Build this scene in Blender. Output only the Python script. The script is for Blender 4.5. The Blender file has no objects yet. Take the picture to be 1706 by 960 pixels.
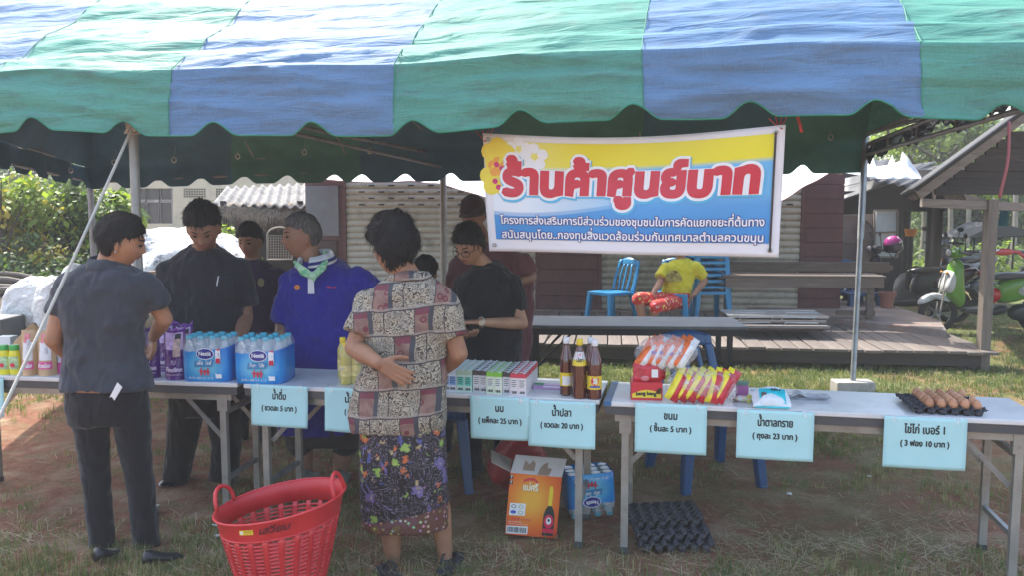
import bpy, bmesh, math, random
from math import sin, cos, pi, radians, atan2, sqrt, exp
from mathutils import Vector, Matrix, Euler, noise
random.seed(7)
SC = bpy.context.scene
COL = SC.collection
# ------------------------------------------------------------------ camera, sky, sun, exposure
F = 1400.0; CH = 1.65; TH = math.atan(135 / 1400)
cam = bpy.data.cameras.new('camera'); cam.lens = F / 1706 * 36; cam.sensor_width = 36; cam.clip_end = 600; cam.clip_start = .05
camo = bpy.data.objects.new('camera', cam); COL.objects.link(camo)
camo.location = (0, 0, CH); camo.rotation_euler = (pi / 2 - TH, 0, 0); SC.camera = camo
SUN_EL, SUN_AZ = 53, -34      # azimuth measured from +Y towards +X
w = bpy.data.worlds.new('World'); SC.world = w; w.use_nodes = True
nt = w.node_tree; bg = nt.nodes['Background']
sky = nt.nodes.new('ShaderNodeTexSky'); sky.sky_type = 'NISHITA'; sky.sun_disc = False
sky.sun_elevation = radians(SUN_EL); sky.sun_rotation = radians(SUN_AZ); sky.dust_density = 3.0; sky.air_density = 1.2
nt.links.new(sky.outputs[0], bg.inputs[0]); bg.inputs[1].default_value = 0.15
sl = bpy.data.lights.new('sun', 'SUN'); sl.energy = 2.5; sl.angle = radians(0.6); sl.color = (1, .96, .88)
so = bpy.data.objects.new('sun', sl); COL.objects.link(so)
_sd = Vector((sin(radians(SUN_AZ)) * cos(radians(SUN_EL)), cos(radians(SUN_AZ)) * cos(radians(SUN_EL)), sin(radians(SUN_EL))))
so.rotation_euler = _sd.to_track_quat('Z', 'Y').to_euler(); so.location = (0, 0, 20)
SC.view_settings.view_transform = 'Standard'; SC.view_settings.look = 'None'; SC.view_settings.exposure = 1.78; SC.view_settings.gamma = 1
SC.cycles.max_bounces = 8; SC.cycles.transparent_max_bounces = 12; SC.cycles.caustics_reflective = False; SC.cycles.caustics_refractive = False
SC.cycles.use_denoising = True

# ------------------------------------------------------------------ measuring helpers (a pixel of the photograph at a real distance)
def P(px, py, D):
    r = (px - 853) / F; u = (480 - py) / F
    y = cos(TH) + u * sin(TH); z = -sin(TH) + u * cos(TH)
    return Vector((r, y, z)) * (D / y) + Vector((0, 0, CH))
def Z(px, py, z):
    r = (px - 853) / F; u = (480 - py) / F
    y = cos(TH) + u * sin(TH); zz = -sin(TH) + u * cos(TH)
    k = (z - CH) / zz
    return Vector((r * k, y * k, z))
def PX(px, D): return (px - 853) / F * D * 1.0 / 1.0

# ------------------------------------------------------------------ tags
def tag(o, label=None, cat=None, group=None, kind=None):
    if label: o['label'] = label
    if cat: o['category'] = cat
    if group: o['group'] = group
    if kind: o['kind'] = kind
    return o
def thing(name, label, cat, loc=(0, 0, 0), rz=0, group=None):
    o = bpy.data.objects.new(name, None); COL.objects.link(o); o.location = loc; o.rotation_euler = (0, 0, rz); o.empty_display_size = .05
    return tag(o, label, cat, group)
def kids(o): return [c for c in COL.objects if c.parent == o]
def dup(root, loc=None, rot=None, label=None, group=None):
    def cp(o, par):
        c = o.copy(); COL.objects.link(c); c.parent = par
        return c
    r = cp(root, None)
    for ch in list(CH_OF.get(root.name, [])):
        c = cp(ch, r); CH_OF.setdefault(r.name, []).append(c)
        for g in list(CH_OF.get(ch.name, [])):
            d = cp(g, c); CH_OF.setdefault(c.name, []).append(d)
    if loc is not None: r.location = loc
    if rot is not None: r.rotation_euler = rot if hasattr(rot, '__len__') else (0, 0, rot)
    if label: r['label'] = label
    if group: r['group'] = group
    return r
CH_OF = {}

# ------------------------------------------------------------------ mesh builder
class B:
    def __init__(s): s.v = []; s.f = []; s.mi = []; s.M = Matrix.Identity(4); s.m = 0
    def _add(s, vs, fs):
        o = len(s.v); M = s.M
        s.v.extend([tuple(M @ Vector(v)) for v in vs]); s.f.extend([tuple(i + o for i in f) for f in fs]); s.mi.extend([s.m] * len(fs)); return s
    def box(s, x0, x1, y0, y1, z0, z1, R=None):
        vs = [(x, y, z) for x in (x0, x1) for y in (y0, y1) for z in (z0, z1)]
        if R is not None:
            c = Vector(((x0 + x1) / 2, (y0 + y1) / 2, (z0 + z1) / 2)); vs = [tuple(c + R @ (Vector(v) - c)) for v in vs]
        return s._add(vs, [(0, 1, 3, 2), (4, 6, 7, 5), (0, 4, 5, 1), (2, 3, 7, 6), (0, 2, 6, 4), (1, 5, 7, 3)])
    def rbox(s, x0, x1, y0, y1, z0, z1, r=.01, seg=3):   # vertical-edge rounded box with small top bevel
        rings = []; b = min(r * .5, (z1 - z0) * .3)
        def loop(ins, z):
            pts = []; rr = max(r - ins, .0005)
            for cx, cy, a0 in ((x1 - r, y1 - r, 0), (x0 + r, y1 - r, 90), (x0 + r, y0 + r, 180), (x1 - r, y0 + r, 270)):
                for k in range(seg + 1):
                    a = radians(a0 + 90 * k / seg); pts.append((cx + rr * cos(a), cy + rr * sin(a), z))
            return pts
        L = [loop(b, z0), loop(0, z0 + b), loop(0, z1 - b), loop(b, z1)]
        return s.rings(L, True)
    def rings(s, L, cap=True, closed=True):
        n = len(L[0]); vs = [p for r in L for p in r]; fs = []
        for i in range(len(L) - 1):
            for j in range(n if closed else n - 1):
                k = (j + 1) % n; fs.append((i * n + j, i * n + k, (i + 1) * n + k, (i + 1) * n + j))
        if cap: fs.append(tuple(range(n - 1, -1, -1))); fs.append(tuple((len(L) - 1) * n + j for j in range(n)))
        return s._add(vs, fs)
    def cyl(s, a, b, r1, r2=None, n=10, cap=True):
        r2 = r1 if r2 is None else r2; a = Vector(a); b = Vector(b); d = (b - a)
        if d.length < 1e-7: return s
        d.normalize(); u = d.orthogonal().normalized(); w = d.cross(u)
        return s.rings([[a + (u * cos(2 * pi * k / n) + w * sin(2 * pi * k / n)) * r1 for k in range(n)], [b + (u * cos(2 * pi * k / n) + w * sin(2 * pi * k / n)) * r2 for k in range(n)]], cap)
    def caps(s, a, b, r1, r2, n=12):                      # round-ended tapered limb
        a = Vector(a); b = Vector(b); d = (b - a); L = d.length
        if L < 1e-6: d = Vector((0, 0, 1))
        else: d = d / L
        u = d.orthogonal().normalized(); w = d.cross(u); R = []
        for t in (-80, -55, -28): R.append((a + d * r1 * sin(radians(t)), r1 * cos(radians(t))))
        R += [(a, r1), (b, r2)]
        for t in (28, 55, 80): R.append((b + d * r2 * sin(radians(t)), r2 * cos(radians(t))))
        return s.rings([[c + (u * cos(2 * pi * k / n) + w * sin(2 * pi * k / n)) * r for k in range(n)] for c, r in R])
    def chain(s, pts, rs, n=12):
        for i in range(len(pts) - 1): s.caps(pts[i], pts[i + 1], rs[i], rs[i + 1], n)
        return s
    def tube(s, pts, r, n=8, closed=False):
        pts = [Vector(p) for p in pts]; N = len(pts); L = []; up = None
        rr = r if hasattr(r, '__len__') else [r] * N
        for i, p in enumerate(pts):
            d = (pts[(i + 1) % N] - pts[i - 1]) if closed else (pts[min(i + 1, N - 1)] - pts[max(i - 1, 0)])
            d.normalize()
            if up is None: up = d.orthogonal().normalized()
            up = (up - d * up.dot(d)); up.normalize(); w = d.cross(up)
            L.append([p + (up * cos(2 * pi * k / n) + w * sin(2 * pi * k / n)) * rr[i] for k in range(n)])
        if closed: L.append(L[0])
        return s.rings(L, not closed)
    def lathe(s, prof, c=(0, 0, 0), n=20, sx=1, sy=1):
        c = Vector(c)
        return s.rings([[c + Vector((r * sx * cos(2 * pi * k / n), r * sy * sin(2 * pi * k / n), z)) for k in range(n)] for r, z in prof])
    def ell(s, c, rx, ry, rz, R=None, nu=14, nv=9):
        c = Vector(c); L = []
        for i in range(1, nv):
            t = pi * i / nv - pi / 2
            ring = []
            for k in range(nu):
                a = 2 * pi * k / nu; v = Vector((rx * cos(t) * cos(a), ry * cos(t) * sin(a), rz * sin(t)))
                ring.append(c + (R @ v if R is not None else v))
            L.append(ring)
        return s.rings(L)
    def grid(s, fn, nu, nv):
        vs = [fn(i / nu, j / nv) for j in range(nv + 1) for i in range(nu + 1)]
        return s._add(vs, [(j * (nu + 1) + i, j * (nu + 1) + i + 1, (j + 1) * (nu + 1) + i + 1, (j + 1) * (nu + 1) + i) for j in range(nv) for i in range(nu)])
    def poly(s, pts): return s._add(pts, [tuple(range(len(pts)))])
    def prism(s, pts, d):                                  # polygon pts extruded by vector d
        d = Vector(d); n = len(pts); a = [Vector(p) for p in pts]
        return s._add(a + [p + d for p in a], [tuple(range(n - 1, -1, -1)), tuple(range(n, 2 * n))] + [(i, (i + 1) % n, n + (i + 1) % n, n + i) for i in range(n)])
    def build(s, name, mats, parent=None, smooth=False, org=None):
        me = bpy.data.meshes.new(name)
        v = s.v
        if org is not None: ox, oy, oz = org; v = [(a - ox, b - oy, c - oz) for a, b, c in v]
        me.from_pydata(v, [], s.f); me.validate(clean_customdata=False)
        if not isinstance(mats, (list, tuple)): mats = [mats]
        for m in mats: me.materials.append(m)
        if len(mats) > 1 and len(me.polygons) == len(s.mi): me.polygons.foreach_set('material_index', s.mi)
        if smooth:
            me.polygons.foreach_set('use_smooth', [True] * len(me.polygons))
            if smooth != 2: me.set_sharp_from_angle(angle=radians(38))
        me.update()
        o = bpy.data.objects.new(name, me); COL.objects.link(o)
        if parent is not None: o.parent = parent; CH_OF.setdefault(parent.name, []).append(o)
        return o
def link_obj(name, me, parent=None):
    o = bpy.data.objects.new(name, me); COL.objects.link(o)
    if parent is not None: o.parent = parent; CH_OF.setdefault(parent.name, []).append(o)
    return o
def solid(o, t, off=-1):
    m = o.modifiers.new('s', 'SOLIDIFY'); m.thickness = t; m.offset = off; return o
def bev(o, wd=.004, seg=2):
    m = o.modifiers.new('b', 'BEVEL'); m.width = wd; m.segments = seg; m.limit_method = 'ANGLE'; return o

# ------------------------------------------------------------------ materials
MC = {}
class NT:
    def __init__(s, name):
        s.mat = bpy.data.materials.new(name); s.mat.use_nodes = True; s.t = s.mat.node_tree; s.b = s.t.nodes['Principled BSDF']; s.out = s.t.nodes['Material Output']
    def n(s, ty, **kw):
        x = s.t.nodes.new(ty)
        for k, v in kw.items():
            if k.startswith('i_'): x.inputs[k[2:].replace('_', ' ')].default_value = v
            else: setattr(x, k, v)
        return x
    def l(s, a, b): s.t.links.new(a, b)
    def co(s, scale=(1, 1, 1), rot=(0, 0, 0), kind='Object'):
        tc = s.n('ShaderNodeTexCoord'); mp = s.n('ShaderNodeMapping'); s.l(tc.outputs[kind], mp.inputs[0]); mp.inputs['Scale'].default_value = scale; mp.inputs['Rotation'].default_value = rot
        return mp.outputs[0]
    def noise(s, scale, det=4, co=None, dist=0, rough=.55):
        x = s.n('ShaderNodeTexNoise'); x.inputs['Scale'].default_value = scale; x.inputs['Detail'].default_value = det; x.inputs['Distortion'].default_value = dist; x.inputs['Roughness'].default_value = rough
        s.l(co if co is not None else s.co(), x.inputs['Vector']); return x.outputs[0]
    def ramp(s, fac, stops, interp='LINEAR'):
        r = s.n('ShaderNodeValToRGB'); r.color_ramp.interpolation = interp; e = r.color_ramp.elements
        while len(e) < len(stops): e.new(.5)
        for q, (p, c) in zip(e, stops): q.position = p; q.color = (*c, 1) if hasattr(c, '__len__') else (c, c, c, 1)
        s.l(fac, r.inputs[0]); return r.outputs[0]
    def mix(s, f, a, b, mode='MIX'):
        m = s.n('ShaderNodeMix', data_type='RGBA', blend_type=mode)
        for q, i in ((f, 0), (a, 6), (b, 7)):
            if isinstance(q, (int, float)): m.inputs[i].default_value = q if i == 0 else (q, q, q, 1)
            elif isinstance(q, tuple): m.inputs[i].default_value = (*q[:3], 1)
            else: s.l(q, m.inputs[i])
        return m.outputs[2]
    def math(s, op, a, b=0.0, c=0.0):
        m = s.n('ShaderNodeMath', operation=op)
        for i, q in enumerate((a, b, c)):
            if isinstance(q, (int, float)): m.inputs[i].default_value = q
            else: s.l(q, m.inputs[i])
        return m.outputs[0]
    def bump(s, h, st=.3, dist=.01):
        x = s.n('ShaderNodeBump'); x.inputs['Strength'].default_value = st; x.inputs['Distance'].default_value = dist; s.l(h, x.inputs['Height']); s.l(x.outputs[0], s.b.inputs['Normal']); return x
    def set(s, **kw):
        for k, v in kw.items():
            i = s.b.inputs[k.replace('_', ' ')]
            if hasattr(v, 'is_linked') or hasattr(v, 'links'): s.l(v, i)
            else: i.default_value = (*v, 1) if hasattr(v, '__len__') and len(v) == 3 else v
        return s
def mat(name, col, rough=.55, var=.15, scale=6, bump=.0, bs=40, metal=0, spec=.5, alpha=1, tr=0, dirt=None, stretch=(1, 1, 1), bd=.004):
    if name in MC: return MC[name]
    m = NT(name); c = tuple(col)
    co = m.co(stretch)
    n1 = m.noise(scale, 5, co)
    cc = m.mix(m.ramp(n1, [(.3, 0), (.7, 1)]), tuple(x * (1 - var) for x in c), tuple(min(1, x * (1 + var)) for x in c))
    if dirt:
        n2 = m.noise(scale * .6 + 1.7, 6, co, rough=.7); cc = m.mix(m.math('MULTIPLY', m.ramp(n2, [(.5, 0), (.68, 1)]), dirt[3]), cc, tuple(dirt[:3]))
    m.set(Base_Color=cc, Roughness=rough, Metallic=metal, Alpha=alpha); m.b.inputs['Specular IOR Level'].default_value = spec
    if tr: m.b.inputs['Transmission Weight'].default_value = tr
    if bump: m.bump(m.noise(bs, 4, co), bump, bd)
    MC[name] = m.mat; return m.mat
def flat(name, col, rough=.5, **k): return mat(name, col, rough, var=.04, scale=15, **k)
def cloth(name, col, var=.18, bump=.85, weave=700, rough=.85, sheen=.2):
    if name in MC: return MC[name]
    m = NT(name); n1 = m.noise(4, 4); cc = m.mix(m.ramp(n1, [(.3, 0), (.7, 1)]), tuple(x * (1 - var) for x in col), tuple(x * (1 + var) for x in col))
    n3 = m.noise(9, 2, m.co((1, 1, .45)), dist=.8)
    hh = m.math('ADD', m.math('MULTIPLY', n3, 6), m.math('MULTIPLY', m.noise(weave, 1), .25))
    m.set(Base_Color=cc, Roughness=rough); m.b.inputs['Sheen Weight'].default_value = sheen; m.b.inputs['Specular IOR Level'].default_value = .25
    m.bump(hh, bump, .006); MC[name] = m.mat; return m.mat
def skin(name, col):
    if name in MC: return MC[name]
    m = NT(name); n1 = m.noise(14, 5); cc = m.mix(m.ramp(n1, [(.3, 0), (.7, 1)]), (col[0] * .84, col[1] * .8, col[2] * .78), (col[0] * 1.12, col[1] * 1.1, col[2] * 1.08))
    m.set(Base_Color=cc, Roughness=.52); m.b.inputs['Subsurface Weight'].default_value = .08; m.b.inputs['Subsurface Radius'].default_value = (.02, .008, .004); m.b.inputs['Specular IOR Level'].default_value = .4
    m.bump(m.noise(180, 3), .15, .002); MC[name] = m.mat; return m.mat
def wood(name, c1, c2, ax=(1, 14, 14), rough=.8, bump=.5):
    if name in MC: return MC[name]
    m = NT(name); co = m.co(ax); n1 = m.noise(3, 6, co, dist=.6, rough=.65); oi = m.n('ShaderNodeObjectInfo')
    cc = m.mix(m.ramp(n1, [(.3, 0), (.72, 1)]), c1, c2)
    cc = m.mix(m.math('MULTIPLY', oi.outputs['Random'], .45), cc, tuple(x * .45 for x in c1)); 
    cc = m.mix(m.math('MULTIPLY', m.ramp(m.noise(1.7, 5), [(.48, 0), (.7, 1)]), .5), cc, tuple(x * .5 for x in c2))
    m.set(Base_Color=cc, Roughness=rough); m.bump(n1, bump, .006); MC[name] = m.mat; return m.mat
def film(name, col=(.9, .92, .95), alpha=.22, rough=.12, bump=.8, bs=22):
    if name in MC: return MC[name]
    m = NT(name); m.set(Base_Color=col, Roughness=rough)
    n = m.noise(bs, 4, dist=1.2); m.bump(n, bump, .02); m.b.inputs['Specular IOR Level'].default_value = .9
    a = m.math('ADD', alpha, m.math('MULTIPLY', m.ramp(n, [(.55, 0), (.66, 1)]), .35)); m.l(a, m.b.inputs['Alpha']); MC[name] = m.mat; return m.mat

# ------------------------------------------------------------------ lettering: each glyph becomes mesh, laid out here (Thai marks stacked)
_gl = {}
_tc = bpy.data.curves.new('glyph', 'FONT'); _to = bpy.data.objects.new('glyph', _tc); COL.objects.link(_to); _tc.resolution_u = 3
def _mesh_of(body, fill):
    _tc.body = body; _tc.fill_mode = 'FRONT' if fill else 'NONE'
    me = _to.to_mesh(); vs = [tuple(v.co) for v in me.vertices]; fs = [tuple(p.vertices) for p in me.polygons]; es = [tuple(e.vertices) for e in me.edges]
    _to.to_mesh_clear(); return vs, fs, es
def _adv(body):
    vs, _, _ = _mesh_of(body + '|', False); return max(v[0] for v in vs) if vs else 0
def glyph(ch):
    if ch not in _gl:
        if ch == ' ': _gl[ch] = ([], [], [], .28); return _gl[ch]
        v, f, _ = _mesh_of(ch, True); _, _, _ = 0, 0, 0
        v2, _, e2 = _mesh_of(ch, False)
        loops = []; nb = {}
        for a, b in e2: nb.setdefault(a, []).append(b); nb.setdefault(b, []).append(a)
        seen = set()
        for st in nb:
            if st in seen: continue
            lp = [st]; seen.add(st); cur = st
            while True:
                nx = [q for q in nb[cur] if q not in seen]
                if not nx: break
                cur = nx[0]; seen.add(cur); lp.append(cur)
            if len(lp) > 2: loops.append([v2[i] for i in lp])
        _gl[ch] = (v, f, loops, None)
    return _gl[ch]
UPPER = 'ิีึืั็'; TONE = '่้๊๋์'; LOWER = 'ุู'
_base0 = None; _av = {}
def adv(ch):
    global _base0
    if _base0 is None: _base0 = _adv('')
    if ch not in _av: _av[ch] = _adv('น' + ch) - _adv('น') if (ch in UPPER + TONE + LOWER or ch == 'ำ') else (_adv(ch) - _base0 if ch != ' ' else .27)
    return _av[ch]
def layout(text, sp=0.0):
    out = []; x = 0; up = False
    for i, ch in enumerate(text):
        dy = 0
        if ch in TONE:
            if up or (i + 1 < len(text) and text[i + 1] == 'ำ'): dy = .22
        if ch != ' ': out.append((ch, x, dy))
        if ch in UPPER + TONE + LOWER: up = up or ch in UPPER
        else: up = False
        a = adv(ch); x += a + (sp if a > .1 else 0)
    return out, x
def text_into(b, text, x0, y0, W, H, fn, bold=0.0, slant=0.0, zl=.0006, center=False, sp=0.0, fill=True, dz=.00002):
    """text laid along u; (x0,y0) baseline start, W total width, H glyph size in the surface's own units; fn(u,v,h)->point"""
    lay, tw = layout(text, sp); kx = (W / tw) if W else H
    if center: x0 -= tw * kx / 2
    for gi, (ch, gx, gy) in enumerate(lay):
        v, f, loops, _ = glyph(ch)
        zz = zl + (gi % 7) * dz
        def tr(p, q): X = (p[0] + gx) * kx; Y = (p[1] + gy) * H; return fn(x0 + X + slant * Y, y0 + Y, q)
        if fill: b._add([tr(p, zz) for p in v], f)
        if bold:
            for lp in loops:
                n = len(lp); L = []
                ks = kx / H
                for i in range(n):
                    a = Vector(lp[i - 1][:2]); c = Vector(lp[(i + 1) % n][:2]); a.x *= ks; c.x *= ks; d = c - a
                    if d.length < 1e-9: d = Vector((1, 0))
                    d.normalize(); nn = Vector((-d.y, d.x)) * (bold / H)
                    q = Vector((lp[i][0], lp[i][1]))
                    L.append([tr((q.x + nn.x / ks, q.y + nn.y), zz + dz * 3), tr((q.x, q.y), zz + dz * 10), tr((q.x - nn.x / ks, q.y - nn.y), zz + dz * 3)])
                vs = [p for r in L for p in r]; fs = []
                for i in range(n):
                    k = (i + 1) % n
                    for j in (0, 1): fs.append((i * 3 + j, i * 3 + j + 1, k * 3 + j + 1, k * 3 + j))
                b._add(vs, fs)
    return tw * kx
# ================================================================== TENT, BANNER, ROPE
def eaveD(X): return 3.894 - .2 * X
EH = 2.33
def fabric(name, col, dk):
    m = NT(name); co = m.co()
    n1 = m.noise(2.2, 6, m.co((.6, 1, 2.2)), rough=.7); n2 = m.noise(60, 3)
    c = m.mix(m.ramp(n1, [(.35, 0), (.65, 1)]), tuple(x * .86 for x in col), tuple(min(1, x * 1.12) for x in col))
    dirt = m.math('MULTIPLY', m.ramp(m.noise(5, 8, m.co((.8, 1, 3)), rough=.8, dist=.5), [(.50, 0), (.68, 1)]), .62)
    c = m.mix(dirt, c, dk); c = m.mix(m.math('MULTIPLY', m.ramp(n2, [(.62, 0), (.74, 1)]), .3), c, tuple(x * .5 for x in col))
    # horizontal and vertical threads of the woven sheet
    wv = m.noise(40, 2, m.co((8, 8, .25))); c = m.mix(m.math('MULTIPLY', wv, .16), c, (.75, .85, .9))
    m.set(Base_Color=c, Roughness=.58); m.b.inputs['Specular IOR Level'].default_value = .10; m.b.inputs['Coat Weight'].default_value = .0; m.b.inputs['Coat Roughness'].default_value = .25
    h = m.math('ADD', m.math('MULTIPLY', m.noise(7, 4, m.co((.35, 1, 2.4)), dist=.7), 3), m.math('MULTIPLY', m.noise(300, 1), .1))
    bp = m.bump(h, .55, .012)
    t = m.n('ShaderNodeBsdfTranslucent'); m.l(m.mix(1, c, tuple(min(1, x * 1.5 + .1) for x in col), 'MULTIPLY'), t.inputs[0])
    mx = m.n('ShaderNodeMixShader'); mx.inputs[0].default_value = .07; m.l(m.b.outputs[0], mx.inputs[1]); m.l(t.outputs[0], mx.inputs[2]); m.l(mx.outputs[0], m.out.inputs[0])
    return m.mat
FG = fabric('green_sheet', (.050, .26, .185), (.05, .09, .08)); FB = fabric('blue_sheet', (.080, .18, .33), (.08, .10, .14))
hem_m = mat('green_binding', (.03, .22, .13), .7)
FGD = mat('shaded_green_sheet', (.065, .20, .185), .7, .2, 3, spec=.15, dirt=(.04, .10, .09, .3)); FBD = mat('shaded_blue_sheet', (.055, .14, .215), .7, .2, 3, spec=.15, dirt=(.04, .06, .10, .3))  # darker copies of the sheet colours, shade of the underside put into them
def lin(T, x):
    if x <= T[0][0]: return T[0][1]
    for (a, ya), (c, yc_) in zip(T[:-1], T[1:]):
        if x <= c: return ya + (yc_ - ya) * (x - a) / (c - a)
    return T[-1][1]
BKD = [(-320, 10.0), (150, 10.2), (738, 8.98), (1441, 7.92)]
BKY = [(-320, 285), (0, 297), (110, 314), (150, 315), (300, 310), (440, 305), (640, 303), (800, 301), (1100, 294), (1441, 287)]
BKE = [(-320, 262), (0, 266), (150, 281), (738, 243), (1441, 229)]
BKN = [190, 265, 336, 408, 480, 558, 604, 676, 752, 830, 920, 1000, 1090, 1170, 1250, 1338]
tent_x0, tent_x1 = -7.0, 2.35
u_al = Vector((1, -.2, 0)).normalized(); n_bk = Vector((.23, 1, 0))        # along the eave / backwards
DEPTH = 4.75; RIDGE = 4.35
def hem(X):
    k = (X + 1.93) / .49; fr = k - round(k); x = fr * .49
    a = abs(x)
    notch = .066 * (0.5 + 0.5 * cos(pi * min(a / (.135 if x > 0 else .105), 1)))
    bot = -.325 + .02 * (1 - min(1, a / .245)) * 0
    return bot + .012 * sin(X * 2.1 + .5) + notch + .02 * max(0, X) * .6
def fold_sag(X): return .012 * sin(X * 1.9) + .008 * sin(X * 5.1 + 1)
def canopy_pt(X, v):
    """v<0: valance metres below the fold; v>0: metres of run up the front slope"""
    base = Vector((X, eaveD(X), EH + fold_sag(X)))
    if v <= 0:
        z = v; k = -v / .33
        out = .030 * noise.noise(Vector((X * 1.1, v * 7, 3))) + .022 * sin(X * 6.4 + v * 5 + 1.5 * noise.noise(Vector((X, v, 1)))) * k
        out += .016 * noise.noise(Vector((X * 2.0, v * 22, 9))); rd_ = noise.noise(Vector((X * .8, v * 9 + X * .8, 32))); out += .016 * (1 - min(1, abs(rd_) * 4)) ** 2
        return base + Vector((0, -.02 - .04 * sin(k * pi / 2) - out, z))
    run = v; kk = v / (DEPTH / 2)
    z = (RIDGE - EH) * kk - .16 * sin(pi * min(kk, 1)) * 1.0
    # long cross-wise folds of the stretched sheet
    w = noise.noise(Vector((X * .55 + v * .2, v * 6 + X * .35, 5))) * .026 + noise.noise(Vector((X * 1.0, v * 14 - X * .5, 8))) * .010 + noise.noise(Vector((X * 5, v * 34, 2))) * .002
    rd_ = noise.noise(Vector((X * .9 + v * .5, v * 9 - X * .8, 12))); w += .012 * (1 - min(1, abs(rd_) * 4)) ** 2
    rd_ = noise.noise(Vector((X * 1.3 - v, v * 15 + X * .6, 22))); w += .006 * (1 - min(1, abs(rd_) * 4)) ** 2
    w += .02 * exp(-((v - .12) / .05) ** 2) * (1 + .6 * noise.noise(Vector((X * 3, 0, 0)))) - .018 * exp(-((v - .2) / .04) ** 2)
    w *= min(1, v / .05)
    p = base + n_bk * run + Vector((0, 0, z)); p += Vector((0, -.65, .75)) * w
    return p
tent = thing('marquee_tent', 'long green and blue striped marquee tent with scalloped edge over the stalls', 'tent', (0, 0, 0))
seams = [-3.83, -2.70, -1.67, -.546, .565, 1.68, 2.35]
colors = [FB, FG, FB, FG, FB, FG]
hp = B()
for i in range(len(seams) - 1):
    xa, xb = seams[i], seams[i + 1]; m = colors[i]
    nu = int((xb - xa) / .022); b = B()
    if xb < -3.4: nu = int((xb - xa) / .08)
    vs = []; nvv = 16; nvr = 90
    def fn(u, v, xa=xa, xb=xb):
        X = xa + (xb - xa) * u
        j = v * (nvv + nvr)
        if j <= nvv: return canopy_pt(X, hem(X) * (1 - j / nvv))
        return canopy_pt(X, ((j - nvv) / nvr) ** 1.25 * DEPTH / 2)
    b.grid(fn, nu, nvv + nvr)
    o = b.build('canopy_panel', m, tent, 2); tag(o, ('green' if m is FG else 'blue') + ' panel of the canopy')
    # back slope with its own scalloped valance
    b = B()
    def fb(u, v, xa=xa, xb=xb):
        X = xa + (xb - xa) * u; px = 1441 - (2.35 - X) * 208.9; D = lin(BKD, px); z = P(px, lin(BKY, px), D).z
        nt_ = max([1 - abs(px - q) / (26 if px < q else 20) for q in BKN] + [0]); z += .085 * (.5 - .5 * cos(pi * nt_))
        eave = P(px, lin(BKY, px), D); eave.z = P(px, lin(BKE, px), D).z
        if v < .16: return Vector((eave.x, eave.y + .01 * sin(px * .09), z + (eave.z - z) * v / .16))
        k = (v - .16) / .84
        q = Vector((X, eaveD(X), EH)) + n_bk * DEPTH / 2 + Vector((0, 0, RIDGE - EH))
        return eave.lerp(q, k) + Vector((0, 0, -.1 * sin(pi * k) + .02 * noise.noise(Vector((X * 3, k * 9, 4)))))
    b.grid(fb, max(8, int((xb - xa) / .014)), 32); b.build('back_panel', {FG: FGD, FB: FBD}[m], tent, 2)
    # hem binding
    n = max(6, int((xb - xa) / .02)); hp.tube([canopy_pt(xa + (xb - xa) * k / n, hem(xa + (xb - xa) * k / n)) + Vector((0, -.001, 0)) for k in range(n + 1)], .0042, 5)
    # stitched seam
    sb = B(); sb.tube([canopy_pt(xb, hem(xb) * (1 - k / 6)) + Vector((0, -.003, 0)) for k in range(6)] + [canopy_pt(xb, k * .1) + Vector((0, -.002, .002)) for k in range(20)], .0025, 5)
    sb.build('seam', hem_m, tent, True)
hp.build('hem_binding', hem_m, tent, True)
# right gable: dark sheet, ragged black tarp hanging under the side bar
FRc = Vector((2.35, eaveD(2.35), EH)); BRc = P(1441, 229, 7.97)
apex = FRc.lerp(BRc, .5) + Vector((-.2, 0, RIDGE - EH))
b = B(); b.grid(lambda u, v: (FRc.lerp(BRc, u)).lerp(apex, v) + Vector((.05 * noise.noise(Vector((u * 5, v * 4, 1))), 0, 0)), 30, 16)
b.build('gable_panel', FG, tent, 2)
LB_ = P(150, 281, 10.2); LF_ = Vector((-3.83, eaveD(-3.83), EH)); lap = Vector((-3.7, eaveD(-3.83), EH)) + n_bk * DEPTH / 2 + Vector((0, 0, RIDGE - EH))
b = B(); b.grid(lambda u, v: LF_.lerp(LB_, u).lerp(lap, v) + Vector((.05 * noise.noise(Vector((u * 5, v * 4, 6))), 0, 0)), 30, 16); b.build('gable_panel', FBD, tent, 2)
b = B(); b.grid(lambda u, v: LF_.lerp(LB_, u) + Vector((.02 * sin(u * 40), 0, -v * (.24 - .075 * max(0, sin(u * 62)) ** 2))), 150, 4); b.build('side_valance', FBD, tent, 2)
blk = mat('black_tarp', (.012, .013, .016), .25, spec=.8, bump=.8, bs=14, bd=.03)
b = B()
def rag(u, v):
    p = FRc.lerp(BRc, u); drop = .10 + .13 * noise.noise(Vector((u * 9, 0, 3))) + .07 * noise.noise(Vector((u * 31, 0, 1)))
    if u > .8: drop += .05
    return p + Vector((.03 * noise.noise(Vector((u * 14, v * 3, 7))) + .02, 0, -.06 - drop * v))
b.grid(rag, 110, 6); tag(b.build('side_valance', blk, tent, 2), 'ragged black plastic edge hanging from the side bar')
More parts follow.
